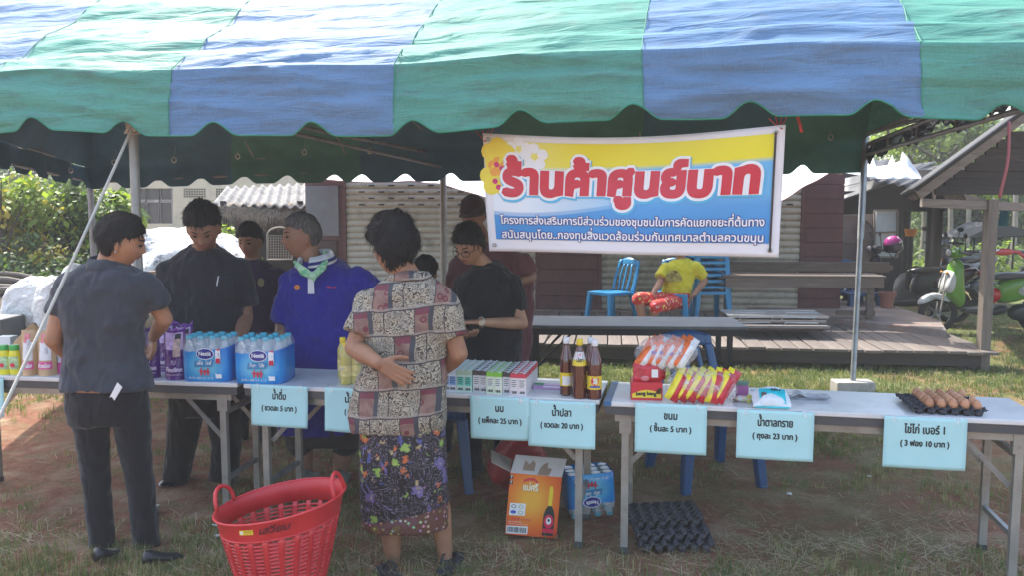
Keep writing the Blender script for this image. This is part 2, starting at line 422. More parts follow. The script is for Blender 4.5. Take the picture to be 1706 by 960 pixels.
# frame: galvanised poles and trusses
galv = mat('galvanised_steel', (.29, .30, .30), .42, .2, 9, metal=.55, dirt=(.2, .14, .1, .5)); dkst = mat('dark_painted_steel', (.26, .25, .25), .5, .2, 8, metal=.3, dirt=(.14, .08, .05, .5))
pb = Z(219, 878, 0); pb.y = 4.40; p0 = P(222, 215, 4.42); b = B(); b.cyl(pb, p0, .024, n=16); b.cyl(p0 - Vector((0, 0, .08)), p0 + Vector((0, 0, .16)), .019, n=12); b.box(pb.x - .045, pb.x + .045, pb.y - .06, pb.y + .06, 0, .03); b.build('front_pole', galv, tent, True)
br = P(1441, 258, 7.97); bl2 = P(738, 278, 9.05); bl3 = P(150, 303, 10.25)
brb = Z(1421, 634, .12)
for a, bb, r, mm in ((br, Vector((brb.x, brb.y, 0.1)), .024, galv), (bl2, Vector((bl2.x, bl2.y, 0)), .034, dkst), (bl3, Vector((bl3.x, bl3.y, 0)), .036, dkst)):
    b = B(); b.cyl(a + Vector((0, 0, .22)), bb, r, n=14)
    if mm is galv: b.cyl(a.lerp(bb, .0) + Vector((0, 0, .3)), a.lerp(bb, .38), r * 1.28, n=14)
    b.build('back_pole', mm, tent, True)
up = Vector((0, 0, .19))
FLc = Vector((-3.83, eaveD(-3.83), EH - .2))
b = B()
for a, c in ((br, bl2), (bl2, bl3), (bl3, FLc), (br, FRc + Vector((0, 0, -.2)))):
    for q in (Vector(), up): b.cyl(a + q, c + q, .017, n=8)
    n = max(2, int((c - a).length / .9))
    for k in range(1, n): b.cyl(a.lerp(c, k / n), a.lerp(c, k / n) + up, .011, n=6)
b.build('eave_truss', dkst, tent, True)
b = B()
ridge = lambda X: Vector((X, eaveD(X), EH)) + n_bk * DEPTH / 2 + Vector((0, 0, RIDGE - EH - .2))
for a, c in ((bl3, ridge(-3.8)), (bl2, ridge(-1.8)), (bl2, ridge(-3.2)), (br, ridge(2.1)), (br, ridge(.6)), (bl2.lerp(bl3, .5), ridge(-3.8)), (bl2.lerp(br, .5), ridge(.2)), (bl2.lerp(br, .25), ridge(-.8)), (bl2.lerp(bl3, .25), ridge(-2.9))):
    b.cyl(a + up, c, .016, n=8)
b.cyl(bl2 + Vector((0, 0, .0)), Vector((p0.x, p0.y, 2.22)), .016, n=8); b.cyl(ridge(-3.8), ridge(2.3), .02, n=8)
b.cyl(br + up, FRc + Vector((0, .05, -.12)), .018)
for xx in (-2.0, 2.3): b.cyl(Vector((xx, eaveD(xx) + .06, 2.24)), Vector((xx, eaveD(xx) + .06, 2.24)) + n_bk * DEPTH, .017, n=8)
for zz in (2.24,): b.cyl(Vector((-3.83, eaveD(-3.83) + .10, zz)), Vector((2.35, eaveD(2.35) + .10, zz)), .016, n=8)
b.build('rafter', dkst, tent, True)
eye = mat('metal_eyelet', (.5, .5, .48), .3, metal=.8)
for px, py, D in ((190, 270, 8.5), (290, 266, 8.5), (396, 260, 8.6), (507, 253, 8.8), (616, 251, 8.6), (1384, 228, 7.9), (118, 283, 8.8), (39, 271, 8.6)):
    c = P(px, py, D); b = B(); b.tube([c + Vector((.022 * cos(a * pi / 6), 0, .026 * sin(a * pi / 6))) for a in range(12)], .006, 6, True); b.cyl(c + Vector((0, 0, .026)), c + Vector((0, .05, .14)), .004, n=5)
    b.build('eyelet', eye, tent, True)
pad = thing('concrete_footing', 'pale concrete block footing under the right rear tent pole on the sunlit grass', 'concrete block', (brb.x, brb.y, 0))
b = B(); b.box(-.17, .17, -.09, .09, -.02, .115); bev(b.build('block', mat('weathered_concrete', (.42, .40, .36), .9, .2, 9, .5, 30, dirt=(.2, .2, .15, .6)), pad), .012)

# guy rope from the pole top to the ground at lower left
rope_m = NT('cream_rope'); wv = rope_m.n('ShaderNodeTexWave', wave_type='BANDS', bands_direction='DIAGONAL'); wv.inputs['Scale'].default_value = 60; rope_m.l(rope_m.co(), wv.inputs[0])
rope_m.set(Base_Color=rope_m.mix(wv.outputs[0], (.50, .47, .40), (.74, .72, .64)), Roughness=.9); rope_m.bump(wv.outputs[0], .8, .004); rope_m = rope_m.mat
ra = P(221, 211, 4.36); rb_ = P(0, 681, 3.35); rc = ra + (rb_ - ra) * 1.9
k = (ra.z - 0) / (ra.z - rb_.z); rend = ra + (rb_ - ra) * k
rp = thing('guy_rope', 'cream guy rope running slantwise from the front tent pole down to the left', 'rope', (rend.x, rend.y, 0))
b = B(); pts = [ra.lerp(rend, t / 30) - Vector((0, 0, .03 * sin(pi * t / 30))) for t in range(31)]
b.tube(pts, .0075, 8)
bo = b.build('rope_line', rope_m, rp, True, org=(rend.x, rend.y, 0))
b = B()
for k in range(5): b.tube([Vector((p0.x, p0.y, p0.z - .02 + k * .013)) + Vector((.03 * cos(a * pi / 7), .03 * sin(a * pi / 7), .004 * sin(a))) for a in range(14)], .007, 6, True)
b.tube([ra + Vector((0, 0, 0)), ra + Vector((-.03, -.02, -.03)), ra + Vector((.0, -.03, .01)), ra + Vector((.02, -.02, -.02))], .008, 6)
b.build('knot', rope_m, rp, True, org=(rend.x, rend.y, 0))

# ---------------- banner
TL, TR, BR, BL = P(804, 221, 4.10), P(1309, 207, 3.70), P(1297, 429, 3.72), P(815, 418, 4.12)
BW, BHt = (TR - TL).length, (TL - BL).length
nrm = (TR - TL).cross(TL - BL).normalized()
if nrm.y > 0: nrm = -nrm
def ban(x, y, h=0.0):          # x,y in unit square, y up
    u = x; v = 1 - y
    sag = -.028 * sin(pi * min(max(u, 0), 1)) * (1 - v) ** 1.5 * 1.3
    p = TL.lerp(TR, u).lerp(BL.lerp(BR, u), v) + Vector((0, 0, sag))
    q = .012 * sin(u * 9 + v * 3) + .010 * noise.noise(Vector((u * 4, v * 2.5, 1))) + .006 * sin((u * 7 - v * 8)) * exp(-((u - .05) * 5) ** 2)
    return p + nrm * (q + h)
bn = thing('vinyl_banner', 'white edged yellow and blue vinyl banner with big red Thai lettering hanging from the tent', 'banner', tuple(BL.lerp(BR, .5)))
OB = tuple(bn.location)
vin = lambda n, c, r=.35: mat(n, c, r, .03, 5, .12, 12, bd=.01)
white_v = mat('white_vinyl', (.80, .80, .84), .38, .03, 4, .15, 8, bd=.02)
b = B(); b.grid(lambda u, v: ban(u, v, -.004), 70, 30); tag(solid(b.build('sheet', white_v, bn, 2, org=OB), .002, 1), 'white vinyl sheet')
# printed field: yellow sky over blue, with pale swooshes
m = NT('banner_print'); uvn = m.n('ShaderNodeAttribute'); uvn.attribute_name = 'uvp'; sx = m.n('ShaderNodeSeparateXYZ'); m.l(uvn.outputs['Vector'], sx.inputs[0])
U, V = sx.outputs[0], sx.outputs[1]
wob = m.math('MULTIPLY', m.math('SINE', m.math('ADD', m.math('MULTIPLY', U, 3.6), 2.2)), .07)
edge = m.math('ADD', m.math('MULTIPLY', m.math('ABSOLUTE', m.math('SUBTRACT', U, .42)), .06), .52)
yl = m.ramp(m.math('SUBTRACT', V, .5), [(0, 0), (.06, 0), (.20, 1)])
blue = m.mix(m.ramp(V, [(0, 0), (.35, .3), (.6, 1)]), (.035, .27, .66), (.22, .56, .86))
curve = m.math('SUBTRACT', V, m.math('SUBTRACT', .335, m.math('MULTIPLY', m.math('SINE', m.math('MULTIPLY', m.math('SUBTRACT', .46, U), 4.6)), .10)))
lightm = m.ramp(curve, [(.0, 0), (.012, .45), (.035, .45), (.05, 1)])
pale = m.mix(m.ramp(U, [(.1, 0), (.62, 1)]), (.80, .87, .93), (.15, .50, .84))
c = m.mix(lightm, blue, pale)
yel = m.mix(m.ramp(U, [(0, 0), (.35, 1)]), (.80, .80, .30), (.83, .74, .03))
yf = m.ramp(m.math('ADD', m.math('SUBTRACT', V, .72), m.math('MULTIPLY', m.math('SUBTRACT', U, .5), -.06)), [(0, 0), (.05, 1)])
c = m.mix(yf, c, yel); m.set(Base_Color=c, Roughness=.32); m.bump(m.noise(6, 3), .15, .01)
def iu(u, v): return (.030 + .938 * u, .105 + .838 * v)
b = B(); b.grid(lambda u, v: ban(*iu(u, v), .0012), 80, 40); o = b.build('printed_field', m.mat, bn, 2, org=OB)
at = o.data.attributes.new('uvp', 'FLOAT_VECTOR', 'POINT')
vv = []
for j in range(41):
    for i in range(81): vv += [i / 80, j / 40, 0]
at.data.foreach_set('vector', vv)
# flowers at the upper left corner of the print
fl = [flat('print_pale_petal', (.85, .88, .92)), flat('print_orange', (.85, .38, .05)), flat('print_magenta', (.62, .03, .16)), flat('print_yellow', (.86, .70, .06))]
def petal(b, cx, cy, r, n, w, mi, h):
    b.m = mi
    for k in range(n):
        a = 2 * pi * k / n + .3; ox, oy = cx + r * .6 * cos(a) * .42, cy + r * .6 * sin(a)
        b.poly([ban(ox + w * cos(t * pi / 6) * r * .42 * .62, oy + r * .62 * w * sin(t * pi / 6), h + k * .00006) for t in range(12)])
b = B(); petal(b, .13, .88, .11, 5, .62, 0, .0016); petal(b, .185, .82, .12, 5, .62, 0, .0022); petal(b, .055, .82, .13, 5, .95, 3, .0028); petal(b, .045, .62, .13, 5, .9, 3, .0032); petal(b, .05, .72, .08, 5, .8, 1, .0036)
for cx, cy in ((.047, .74), (.066, .71), (.04, .60), (.052, .55)):
    b.m = 2; b.poly([ban(cx + .010 * cos(t * pi / 6), cy + .024 * sin(t * pi / 6), .0042) for t in range(12)])
b.build('flower_print', fl, bn, 2, org=OB)
# headline: red with white halo and a pale blue shadow
W_ = lambda n, c: flat(n, c, .35)
hd = 'ร้านค้าศูนย์บาท'
def banm(x, y, h): return ban(x / BW, y / BHt, h)
for nm, col, bold, zl, sh in (('headline_shadow', (.10, .50, .80), .031, .0045, .008), ('headline_halo', (.86, .88, .92), .027, .0060, 0), ('headline', (.62, .035, .065), .0135, .0078, 0)):
    b = B(); text_into(b, hd, .066 * BW + sh * .4, .495 * BHt - sh, .865 * BW, .37 * BHt, banm, bold=bold, slant=.07, zl=zl, dz=.00004)
    b.build(nm, W_('ink_' + nm, col), bn, org=OB)
for tx, y in (('โครงการส่งเสริมการมีส่วนร่วมของชุมชนในการคัดแยกขยะที่ต้นทาง', .240), ('สนันสนุนโดย..กองทุนสิ่งแวดล้อมร่วมกับเทศบาลตำบลควนขนุน', .118)):
    b = B(); text_into(b, tx, .052 * BW, y * BHt, .90 * BW, .092 * BHt, banm, bold=.0052, zl=.003, dz=.00003); b.build('lettering_outline', W_('ink_navy', (.03, .045, .26)), bn, org=OB)
    b = B(); text_into(b, tx, .052 * BW, y * BHt, .90 * BW, .092 * BHt, banm, bold=.0012, zl=.0045, dz=.00003); b.build('lettering', W_('ink_white', (.86, .87, .9)), bn, org=OB)
for u, v in ((.022, .055), (.972, .055), (.972, .95), (.02, .95)): b = B(); b.tube([ban(u + .006 * cos(a * pi / 6), v + .014 * sin(a * pi / 6), .004) for a in range(12)], .003, 6, True); b.build('eyelet', eye, bn, True, org=OB)
b = B(); b.tube([ban(.972, .05 + .9 * k / 12, .008) for k in range(13)], .0045, 6); b.build('edge_cord', mat('dark_cord', (.05, .04, .04), .7), bn, True, org=OB)
redr = mat('red_raffia', (.55, .05, .05), .5)
b = B()
for u, v in ((.99, .97), (.01, .93)):
    a = ban(u, v, .004)
    for k in range(4): b.tube([a, a + Vector((.01 * k - .02, .03, .02)), a + Vector((.03 * (k - 1.5), .05, .05 + .01 * k))], .0025, 5)
b.build('tie', redr, bn, True, org=OB)
t = P(1340, 205, 3.8); rt = thing('red_ribbon', 'short red plastic ribbon dangling from the tent edge right of the banner', 'ribbon', tuple(t))
b = B(); b.grid(lambda u, v: Vector(((u - .5) * .015 + .02 * v - .03, .003 * sin(v * 8), -.07 * v + .03)), 2, 8); solid(b.build('strip', redr, rt, 2), .001)
t = P(1678, 260, 5.4); rt = thing('faded_red_ribbon', 'long faded red ribbon hanging from the tent edge in front of the pavilion roof', 'ribbon', tuple(t))
b = B(); b.grid(lambda u, v: Vector(((u - .5) * .022 + .015 * sin(v * 4) - .02 * v, .004 * sin(v * 8), .22 - .48 * v)), 2, 14); solid(b.build('strip', mat('faded_red', (.35, .10, .11), .6), rt, 2), .001)
# ================================================================== TABLES, SIGNS AND GOODS
TT = .74
lam = mat('white_laminate', (.72, .71, .70), .30, .05, 3, dirt=(.35, .34, .33, .35)); edgem = mat('dark_table_apron', (.07, .07, .075), .5); rail = mat('beige_steel', (.36, .35, .32), .45, .15, 7, metal=.5, dirt=(.2, .13, .08, .5))
_tz = {'l': (Z(0, 627.5, TT), Z(395, 640, TT)), 'm': (Z(405, 641, TT), Z(999, 668, TT)), 'r': (Z(1006, 670, TT), Z(1706, 702, TT))}
def tline(q, X):  # front edge depth
    a, c = _tz[q]; return a.y + (X - a.x) * (c.y - a.y) / (c.x - a.x)
def ftable(q, X0, X1, label, end_tape=False):
    D0, D1 = tline(q, X0), tline(q, X1); rz = atan2(D1 - D0, X1 - X0); L = sqrt((X1 - X0) ** 2 + (D1 - D0) ** 2)
    t = thing('folding_table', label, 'folding table', (X0, D0, 0), rz, 'folding tables along the stall')
    b = B(); b.rbox(0, L, 0, .46, TT - .022, TT, .006, 2); b.build('tabletop', lam, t)
    b = B(); b.box(.006, L - .006, .006, .026, TT - .062, TT - .022); b.box(.006, L - .006, .434, .454, TT - .062, TT - .022); b.box(.006, .026, .026, .434, TT - .062, TT - .022); b.box(L - .026, L - .006, .026, .434, TT - .062, TT - .022); b.build('apron', edgem, t)
    b = B(); b.box(.05, L - .05, .03, .055, TT - .098, TT - .0625); b.box(.05, L - .05, .405, .43, TT - .098, TT - .0625); b.build('rail', rail, t)
    for xx in (.10, L - .10):
        for yy in (.045, .415):
            b = B(); b.box(xx - .017, xx + .017, yy - .015, yy + .015, .012, TT - .0985); b.m = 1; b.box(xx - .019, xx + .019, yy - .017, yy + .017, 0, .03); b.m = 0
            b.build('leg', [rail, edgem], t)
            b = B(); b.box(xx - .028, xx + .028, yy - .0195, yy + .0195, TT - .155, TT - .0645); b.cyl((xx, yy - .024, TT - .125), (xx, yy - .019, TT - .125), .006, n=8); b.cyl((xx, yy - .02, TT - .26), (xx, yy - .012, TT - .26), .004, n=6); b.build('bracket', rail, t)
            s = 1 if xx < L / 2 else -1
            b = B(); a = Vector((xx + s * .02, yy + .019, .43)); c = Vector((xx + s * .24, yy + .019, TT - .075))
            d = (c - a).normalized(); nn = Vector((-d.z, 0, d.x)) * .012
            b.prism([a - nn, a + nn, c + nn, c - nn], (0, .004, 0)); mm = a.lerp(c, .55); b.cyl(mm - Vector((0, .004, 0)), mm + Vector((0, .01, 0)), .006, n=8); b.build('brace', galv, t)
        b = B(); b.box(xx - .01, xx + .01, .06, .40, .20, .225); b.build('crossbar', galv, t)
        b = B(); b.box(xx - .012, xx + .012, .06, .40, .56, .585); b.build('crossbar', rail, t)
    return t
tl = ftable('l', _tz['l'][1].x - 1.83, _tz['l'][1].x, 'white topped folding table at the left end carrying the purple pouches and a water pack')
tm = ftable('m', _tz['m'][0].x, _tz['m'][1].x, 'white topped folding table in the middle carrying the milk cartons and fish sauce')
tr_ = ftable('r', _tz['r'][0].x, _tz['r'][1].x + .10, 'white topped folding table at the right carrying the snacks and the tray of eggs')
b = B(); b.box(.0, .035, -.0015, .461, TT + .0008, TT + .0022); b.box(.0, .035, -.003, -.0015, TT - .02, TT + .0022); tag(b.build('edge_tape', mat('blue_tape', (.03, .13, .28), .4), tr_), 'blue tape over the table end')

def on(px, py): return Z(px, py, TT)
def prod(name, label, cat, px, py, rz=0, group=None, z=TT):
    p = Z(px, py, z); return thing(name, label, cat, tuple(p), rz, group)

# ---- paper price signs
paper = mat('pale_cyan_paper', (.46, .74, .74), .75, .04, 3, .25, 6, bd=.01); ink = flat('black_ink', (.02, .03, .03), .6)
def sign(q, x0, x1, ytop, label, l1, l2, w1, w2, curl=0.0, left=False, tilt=0.0, hh=.208):
    xm = (x0 + x1) / 2; D = 4.2
    for _ in range(6): X = P(xm, ytop + 40, D).x; D = tline(q, X)
    X0, X1 = P(x0, ytop + 40, D).x, P(x1, ytop + 40, D).x; Wd = X1 - X0
    rz = {'l': -.129, 'm': -.205, 'r': -.197}[q]
    t = thing('price_sign', label, 'paper sign', (X0, tline(q, X0) - .012, TT), rz, 'pale blue paper price signs along the table edge')
    ztop = P(xm, ytop, D).z - TT
    def fn(x, y, h=0):   # x 0..Wd, y 0..-hh
        k = -y / hh
        out = .006 + curl * k * k * (.4 + .6 * x / Wd) + .006 * k * sin(x / Wd * pi) + .003 * noise.noise(Vector((x * 9, y * 9, x0)))
        return Vector((x + tilt * y, -out - h, ztop + y - (.3 * abs(curl) * k * k)))
    b = B(); b.grid(lambda u, v: fn(u * Wd, -hh * (1 - v)), 16, 14); solid(b.build('sheet', paper, t, 2), .0006, 1)
    for s, yy, H, ww in ((l1, -.071, .050, w1), (l2, -.128, .036, w2)):
        b = B(); x = Wd / 2 if not left else .028
        text_into(b, s, x, yy, ww, H, lambda a, c, h: fn(a, c, h), bold=.0016, zl=.0016, center=not left, dz=.00002); b.build('lettering', ink, t)
    b = B(); 
    for xx in (.03, Wd - .05): b.box(xx, xx + .02, -.012, -.0105, ztop - .004 - .02, ztop + .006)
    b.build('clear_tape', film('clear_tape', alpha=.18, bump=0), t)
    return t
sign('l', -92, 16, 629, 'paper price sign cut by the left picture edge, under the green capped bottles', 'น้ำยาล้างจาน', '( ถุงละ 10 บาท )', .17, .16, .01)
sign('m', 418, 520, 642, 'paper price sign for drinking water at five baht, under the water packs', 'น้ำดื่ม', '( ขวดละ 5 บาท )', .078, .195, .012)
sign('m', 541, 645, 647, 'paper price sign half hidden behind the woman in the patterned shirt', 'น้ำมัน', '( ขวดละ', .10, .10, .02, hh=.215)
sign('m', 783, 884, 661, 'paper price sign for milk at twenty five baht a pack', 'นม', '( แพ็คละ 25 บาท )', .045, .215, -.012, tilt=-.02)
sign('m', 881, 993, 668, 'paper price sign for fish sauce at twenty baht a bottle', 'น้ำปลา', '( ขวดละ 20 บาท )', .096, .205, .006, hh=.222)
sign('r', 1059, 1176, 673, 'paper price sign for snacks at five baht a piece', 'ขนม', '( ชิ้นละ 5 บาท )', .064, .19, .0, hh=.232)
sign('r', 1229, 1352, 684, 'paper price sign for sugar at twenty three baht a bag', 'น้ำตาลทราย', '( ถุงละ 23 บาท )', .155, .195, .0, hh=.225)
sign('r', 1475, 1603, 695, 'paper price sign for eggs, three for ten baht, at the far right', 'ไข่ไก่ เบอร์ 1', '( 3 ฟอง 10 บาท )', .17, .20, .0, hh=.228)

# ---- water packs
clearp = NT('clear_plastic'); clearp.set(Base_Color=(.72, .84, .90), Roughness=.08, Alpha=.38); clearp.b.inputs['Specular IOR Level'].default_value = .9; clearp.bump(clearp.noise(30, 3), .3, .005); clearp = clearp.mat
capm = flat('aqua_cap', (.05, .42, .56), .35)
m = NT('water_label'); g = m.n('ShaderNodeTexGradient', gradient_type='SPHERICAL'); tc = m.n('ShaderNodeTexCoord'); mp = m.n('ShaderNodeMapping'); mp.inputs['Location'].default_value = (.02 * 0, 0, -.085 * 6.2); mp.inputs['Scale'].default_value = (5.2, 0.001, 6.2)
m.l(tc.outputs['Object'], mp.inputs[0]); m.l(mp.outputs[0], g.inputs[0]); m.set(Base_Color=m.ramp(g.outputs[0], [(.05, (.015, .13, .55)), (.45, (.02, .30, .72)), (.85, (.20, .68, .88))]), Roughness=.22); m.bump(m.noise(25, 3), .5, .008); wl = m.mat
navy = flat('label_navy', (.02, .03, .27), .3); whitei = flat('print_white', (.85, .87, .9), .4); redi = flat('print_red', (.65, .03, .08), .4); cyi = flat('label_teal', (.03, .25, .50), .35)
def water_pack(label, l2, W=.252, D=.19, H=.245):
    t = thing('water_pack', label, 'water bottle pack', (0, 0, 0), 0, 'shrink wrapped packs of drinking water')
    nx, ny = 4, 3; bw = W / nx; bd = D / ny
    for i in range(nx):
        for j in range(ny):
            c = (bw * (i + .5) - W / 2, bd * (j + .5), 0); r = bw * .48
            if i == 0 and j == 0:
                b = B(); b.lathe([(r * .8, .002), (r, .012), (r, .075), (r * .93, .085), (r, .095), (r, .15), (r * .9, .172), (r * .5, .205), (.013, .222)], (0, 0, 0), 14)
                o = b.build('bottle', clearp, t, True); o.location = c; bottle_me = o.data
                b = B(); b.lathe([(.0155, .218), (.0165, .222), (.0165, .236), (.014, .240), (.002, .2405)], (0, 0, 0), 12); cm_ = b.build('cap', capm, o, True).data
                CH_OF[t.name]; 
            else:
                o = link_obj('bottle', bottle_me, t); o.location = c; link_obj('cap', cm_, o)
    # printed sleeve, bulging over each bottle
    def sl_(u, h0, h1):
        pass
    def ring(z, ins=0.0):
        pts = []; n = 48
        for k in range(n):
            a = 2 * pi * k / n; ca, sa = cos(a), sin(a)
            x = math.copysign(abs(ca) ** .35, ca) * (W / 2 + .004 - ins); y = math.copysign(abs(sa) ** .35, sa) * (D / 2 + .004 - ins) + D / 2
            bl = .0045 * abs(cos((x + W / 2) / bw * pi + pi / 2)) - .002
            y += -bl if sa < 0 else bl
            pts.append(Vector((x, y, z(x) if callable(z) else z)))
        return pts
    top = lambda x: .165 + .022 * (x / W) + .012 * abs(x / W * 2) ** 3
    b = B(); b.rings([ring(.001, .006), ring(.012), ring(.08), ring(top)], False); b.build('printed_wrap', wl, t, 2)
    b = B(); b.rings([ring(lambda x: top(x) - .004, -.0008), ring(.20, -.0004), ring(.222, .006), ring(.236, .014)], False)
    b.build('clear_wrap', film('pack_film', alpha=.13, bump=.6), t, 2)
    fy = lambda x, z, h=0: Vector((x, -.0040 - .0045 * abs(cos((x + W / 2) / bw * pi + pi / 2)) - h, z))
    b = B(); b.m = 1
    def oval(cx, cz, rx, rz_, h, n=26): return [fy(cx, cz, .004 + h) + Vector((rx * cos(2 * pi * k / n), 0, rz_ * sin(2 * pi * k / n))) for k in range(n)]
    b.m = 1; b.poly(oval(.004, .148, .048, .030, .0)); b.m = 0; b.poly(oval(.004, .148, .044, .0265, .0008))
    b.m = 3; b.poly([fy(x, z, .0045) for x, z in ((-.055, .078), (.04, .082), (.052, .118), (-.05, .112))])
    b.m = 1; b.poly([fy(x, z, .005) for x, z in ((.058, .112), (.086, .112), (.086, .172), (.058, .168))])
    b.m = 2; b.poly([fy(x, z, .006) for x, z in ((.060, .098), (.072, .102), (.084, .098), (.084, .127), (.060, .124))]); b.poly([fy(x, z, .006) for x, z in ((.066, .166), (.085, .168), (.084, .178), (.064, .174))])
    for k, x in enumerate((-.018, .0, .018)):   # family of little red figures
        b.m = 2; hh = .030 if k != 1 else .021
        b.poly([fy(x - .004, .036, .0052), fy(x + .004, .036, .0052), fy(x + .006, .036 + hh, .0052), fy(x - .006, .036 + hh, .0052)]); b.poly([fy(x, .036 + hh + .006, .0052) + Vector((.005 * cos(a), 0, .005 * sin(a))) for a in (0, 1, 2, 3, 4, 5)])
        b.poly([fy(x - .014, .058, .0054), fy(x + .012, .050, .0054), fy(x + .012, .055, .0054), fy(x - .014, .063, .0054)])
    b.m = 1; b.poly([fy(x, z, .005) for x, z in ((.058, .020), (.092, .022), (.090, .045), (.066, .042), (.056, .048))])
    f3 = lambda x, y, h: fy(x, y, h)
    text_into(b, 'Nestlé', .004, .140, .066, .030, f3, bold=.0010, zl=.0056, center=True)
    text_into(b, l2, -.003, .091, .078, .030, f3, bold=.0004, zl=.0052, center=True, slant=.15)
    b.m = 3; text_into(b, '12', .072, .137, .014, .024, f3, bold=.0008, zl=.0056, center=True)
    b.m = 1; text_into(b, 'น้ำดื่ม 600 มล. x 12', -.02, .018, .13, .014, f3, zl=.005, center=True)
    b.build('label_print', [navy, whitei, redi, cyi], t)
    return t
wp = water_pack('shrink wrapped water pack with Thai lettering, next to the purple pouches', 'เพียวไลฟ์')
wp.location = on(343, 637); wp.rotation_euler = (0, 0, -.05)
wp2 = water_pack('shrink wrapped water pack marked Pure Life, nearer to the man in the blue polo shirt', 'Pure Life', W=.262, D=.22)
wp2.location = on(431, 641); wp2.rotation_euler = (0, 0, -.06)
wp3 = dup(wp, Z(984, 868, .0) + Vector((0, 0, .25)), (0, pi * .98, .12), 'water pack lying upside down on the ground behind the table legs')

# ---- bottles of cooking oil in clear wrap
oil = NT('yellow_oil'); oil.set(Base_Color=(.80, .66, .10), Roughness=.08, Alpha=.80); oil.b.inputs['Transmission Weight'].default_value = .25; oil = oil.mat
yc = flat('yellow_cap', (.80, .58, .03), .4)
def bottle(t, prof, m, cap, capm_, c=(0, 0, 0), label=None, n=20, name='bottle_body'):
    b = B(); b.lathe(prof, c, n); b.build(name, m, t, True)
    b = B(); b.lathe(cap, c, 16); b.build('cap', capm_, t, True)
ob = None
for k, (x, y, l) in enumerate(((577, 641, 'bottle of yellow cooking oil in front, beside the patterned shirt'), (594, 640, 'second bottle of yellow cooking oil, half hidden by the elbow'), (572, 630, 'bottle of yellow cooking oil at the back of the pair'), (590, 629, 'rear bottle of yellow cooking oil mostly hidden by the elbow'))):
    t = prod('oil_bottle', l, 'oil bottle', x, y, 0, 'bottles of yellow cooking oil')
    prof = [(.024, 0), (.029, .006)] + [(.029 - .0012 * (i % 2), .02 + i * .011) for i in range(11)] + [(.028, .155), (.018, .182), (.012, .194)]
    bottle(t, prof, oil, [(.0145, .19), (.016, .194), (.016, .214), (.013, .218), (.002, .2185)], yc)
    b = B(); b.rings([[Vector((.0295 * cos(a * pi / 10), .0295 * sin(a * pi / 10), z)) for a in range(20)] for z in (.045, .10)], False); b.build('label', mat('clear_yellow_label', (.72, .62, .2), .3, .3, 40, dirt=(.5, .08, .04, .7)), t, True)
t = prod('oil_bottle_wrap', 'clear shrink wrap around the yellow oil bottles', 'plastic wrap', 583, 643)
b = B(); b.rbox(-.062, .062, -.002, .12, .001, .205, .03, 5); b.build('film', film('oil_film', alpha=.10), t, 2)

# ---- milk cartons: rows of small boxes, one thing each
mk = {}
def carton_me(key, body, top, side, straw):
    b = B(); w_, d, h = .0385, .046, .106
    b.m = 0; b.box(-w_ / 2, w_ / 2, 0, d, 0, h)
    b.m = 1; b.box(-w_ / 2 - .0004, w_ / 2 + .0004, -.0005, d + .0005, h * .80, h + .0006)
    b.m = 2; b.box(-w_ / 2 + .004, w_ / 2 - .004, -.0012, -.0004, h * .30, h * .70); b.m = 3
    for i in range(4): b.box(-w_ / 2 + .006, w_ / 2 - .008 - .004 * (i % 2), -.0018, -.0012, h * (.66 - i * .09), h * (.66 - i * .09) + .003)
    for i in range(7): b.box(-w_ / 2 + .007 + i * .0037, -w_ / 2 + .0085 + i * .0037 + .0008 * (i % 3), -.0016, -.0004, .008, .020)
    b.m = 4; b.box(.004, .013, -.0012, d, h + .0006, h + .004); b.box(-w_ / 2 + .003, w_ / 2 - .003, d * .44, d * .56, h + .0006, h + .0035)
    b.m = 2; b.box(w_ / 2 + .0003, w_ / 2 + .001, .006, d - .006, .012, h * .72)
    me_o = b.build('carton_source', [body, top, side, ink, straw], None); me = me_o.data; bpy.data.objects.remove(me_o); me.name = 'milk_carton'; return me
wh = flat('carton_white', (.72, .74, .76), .35)
kinds = {'wb': ('white and blue', (.72, .74, .78), (.60, .64, .70), (.22, .38, .70)), 'tl': ('green and teal', (.55, .72, .62), (.42, .55, .40), (.12, .55, .45)), 'bk': ('black and white', (.60, .60, .62), (.05, .05, .06), (.70, .70, .72)), 'lm': ('lime green', (.70, .78, .60), (.22, .55, .06), (.72, .78, .74)), 'rd': ('red and white', (.76, .70, .72), (.62, .05, .09), (.74, .72, .72))}
for k_, (_, a, c, d) in kinds.items(): mk[k_] = carton_me(k_, flat('carton_' + k_, a, .35), flat('carton_top_' + k_, c, .35), flat('carton_panel_' + k_, d, .4), wh)
cols = [(745, 'wb'), (754, 'wb'), (767, 'tl'), (780, 'tl'), (794, 'bk'), (805, 'bk'), (817, 'lm'), (830, 'lm'), (844, 'bk'), (857, 'rd'), (870, 'rd')]
rzm = -.205; back = Vector((sin(-rzm), cos(rzm), 0))
for ci, (px, k_) in enumerate(cols):
    py = 652 + (px - 745) * .066
    p0c = on(px, py)
    for r in range(7 if k_ in ('rd',) else 6):
        c = p0c + back * (.0475 * r) + Vector((random.uniform(-.0012, .0012), random.uniform(-.002, .002) + (.012 if ci in (4, 5, 8) else 0), 0))
        o = link_obj('milk_carton', mk[k_]); o.location = c; o.rotation_euler = (0, 0, rzm * .8 + random.uniform(-.03, .03))
        same = [q for q, (x, kk) in enumerate(cols) if kk == k_]; side = ('left hand' if ci == same[0] else 'right hand') if k_ != 'bk' else {4: 'left hand', 5: 'middle', 8: 'right hand'}[ci]
        rowt = ('front', 'second', 'third', 'fourth', 'fifth', 'sixth', 'rearmost')[r]
        tag(o, '%s milk carton, %s one of the %s column of its colour' % (kinds[k_][0], rowt, side), 'milk carton', 'milk cartons on the middle table')

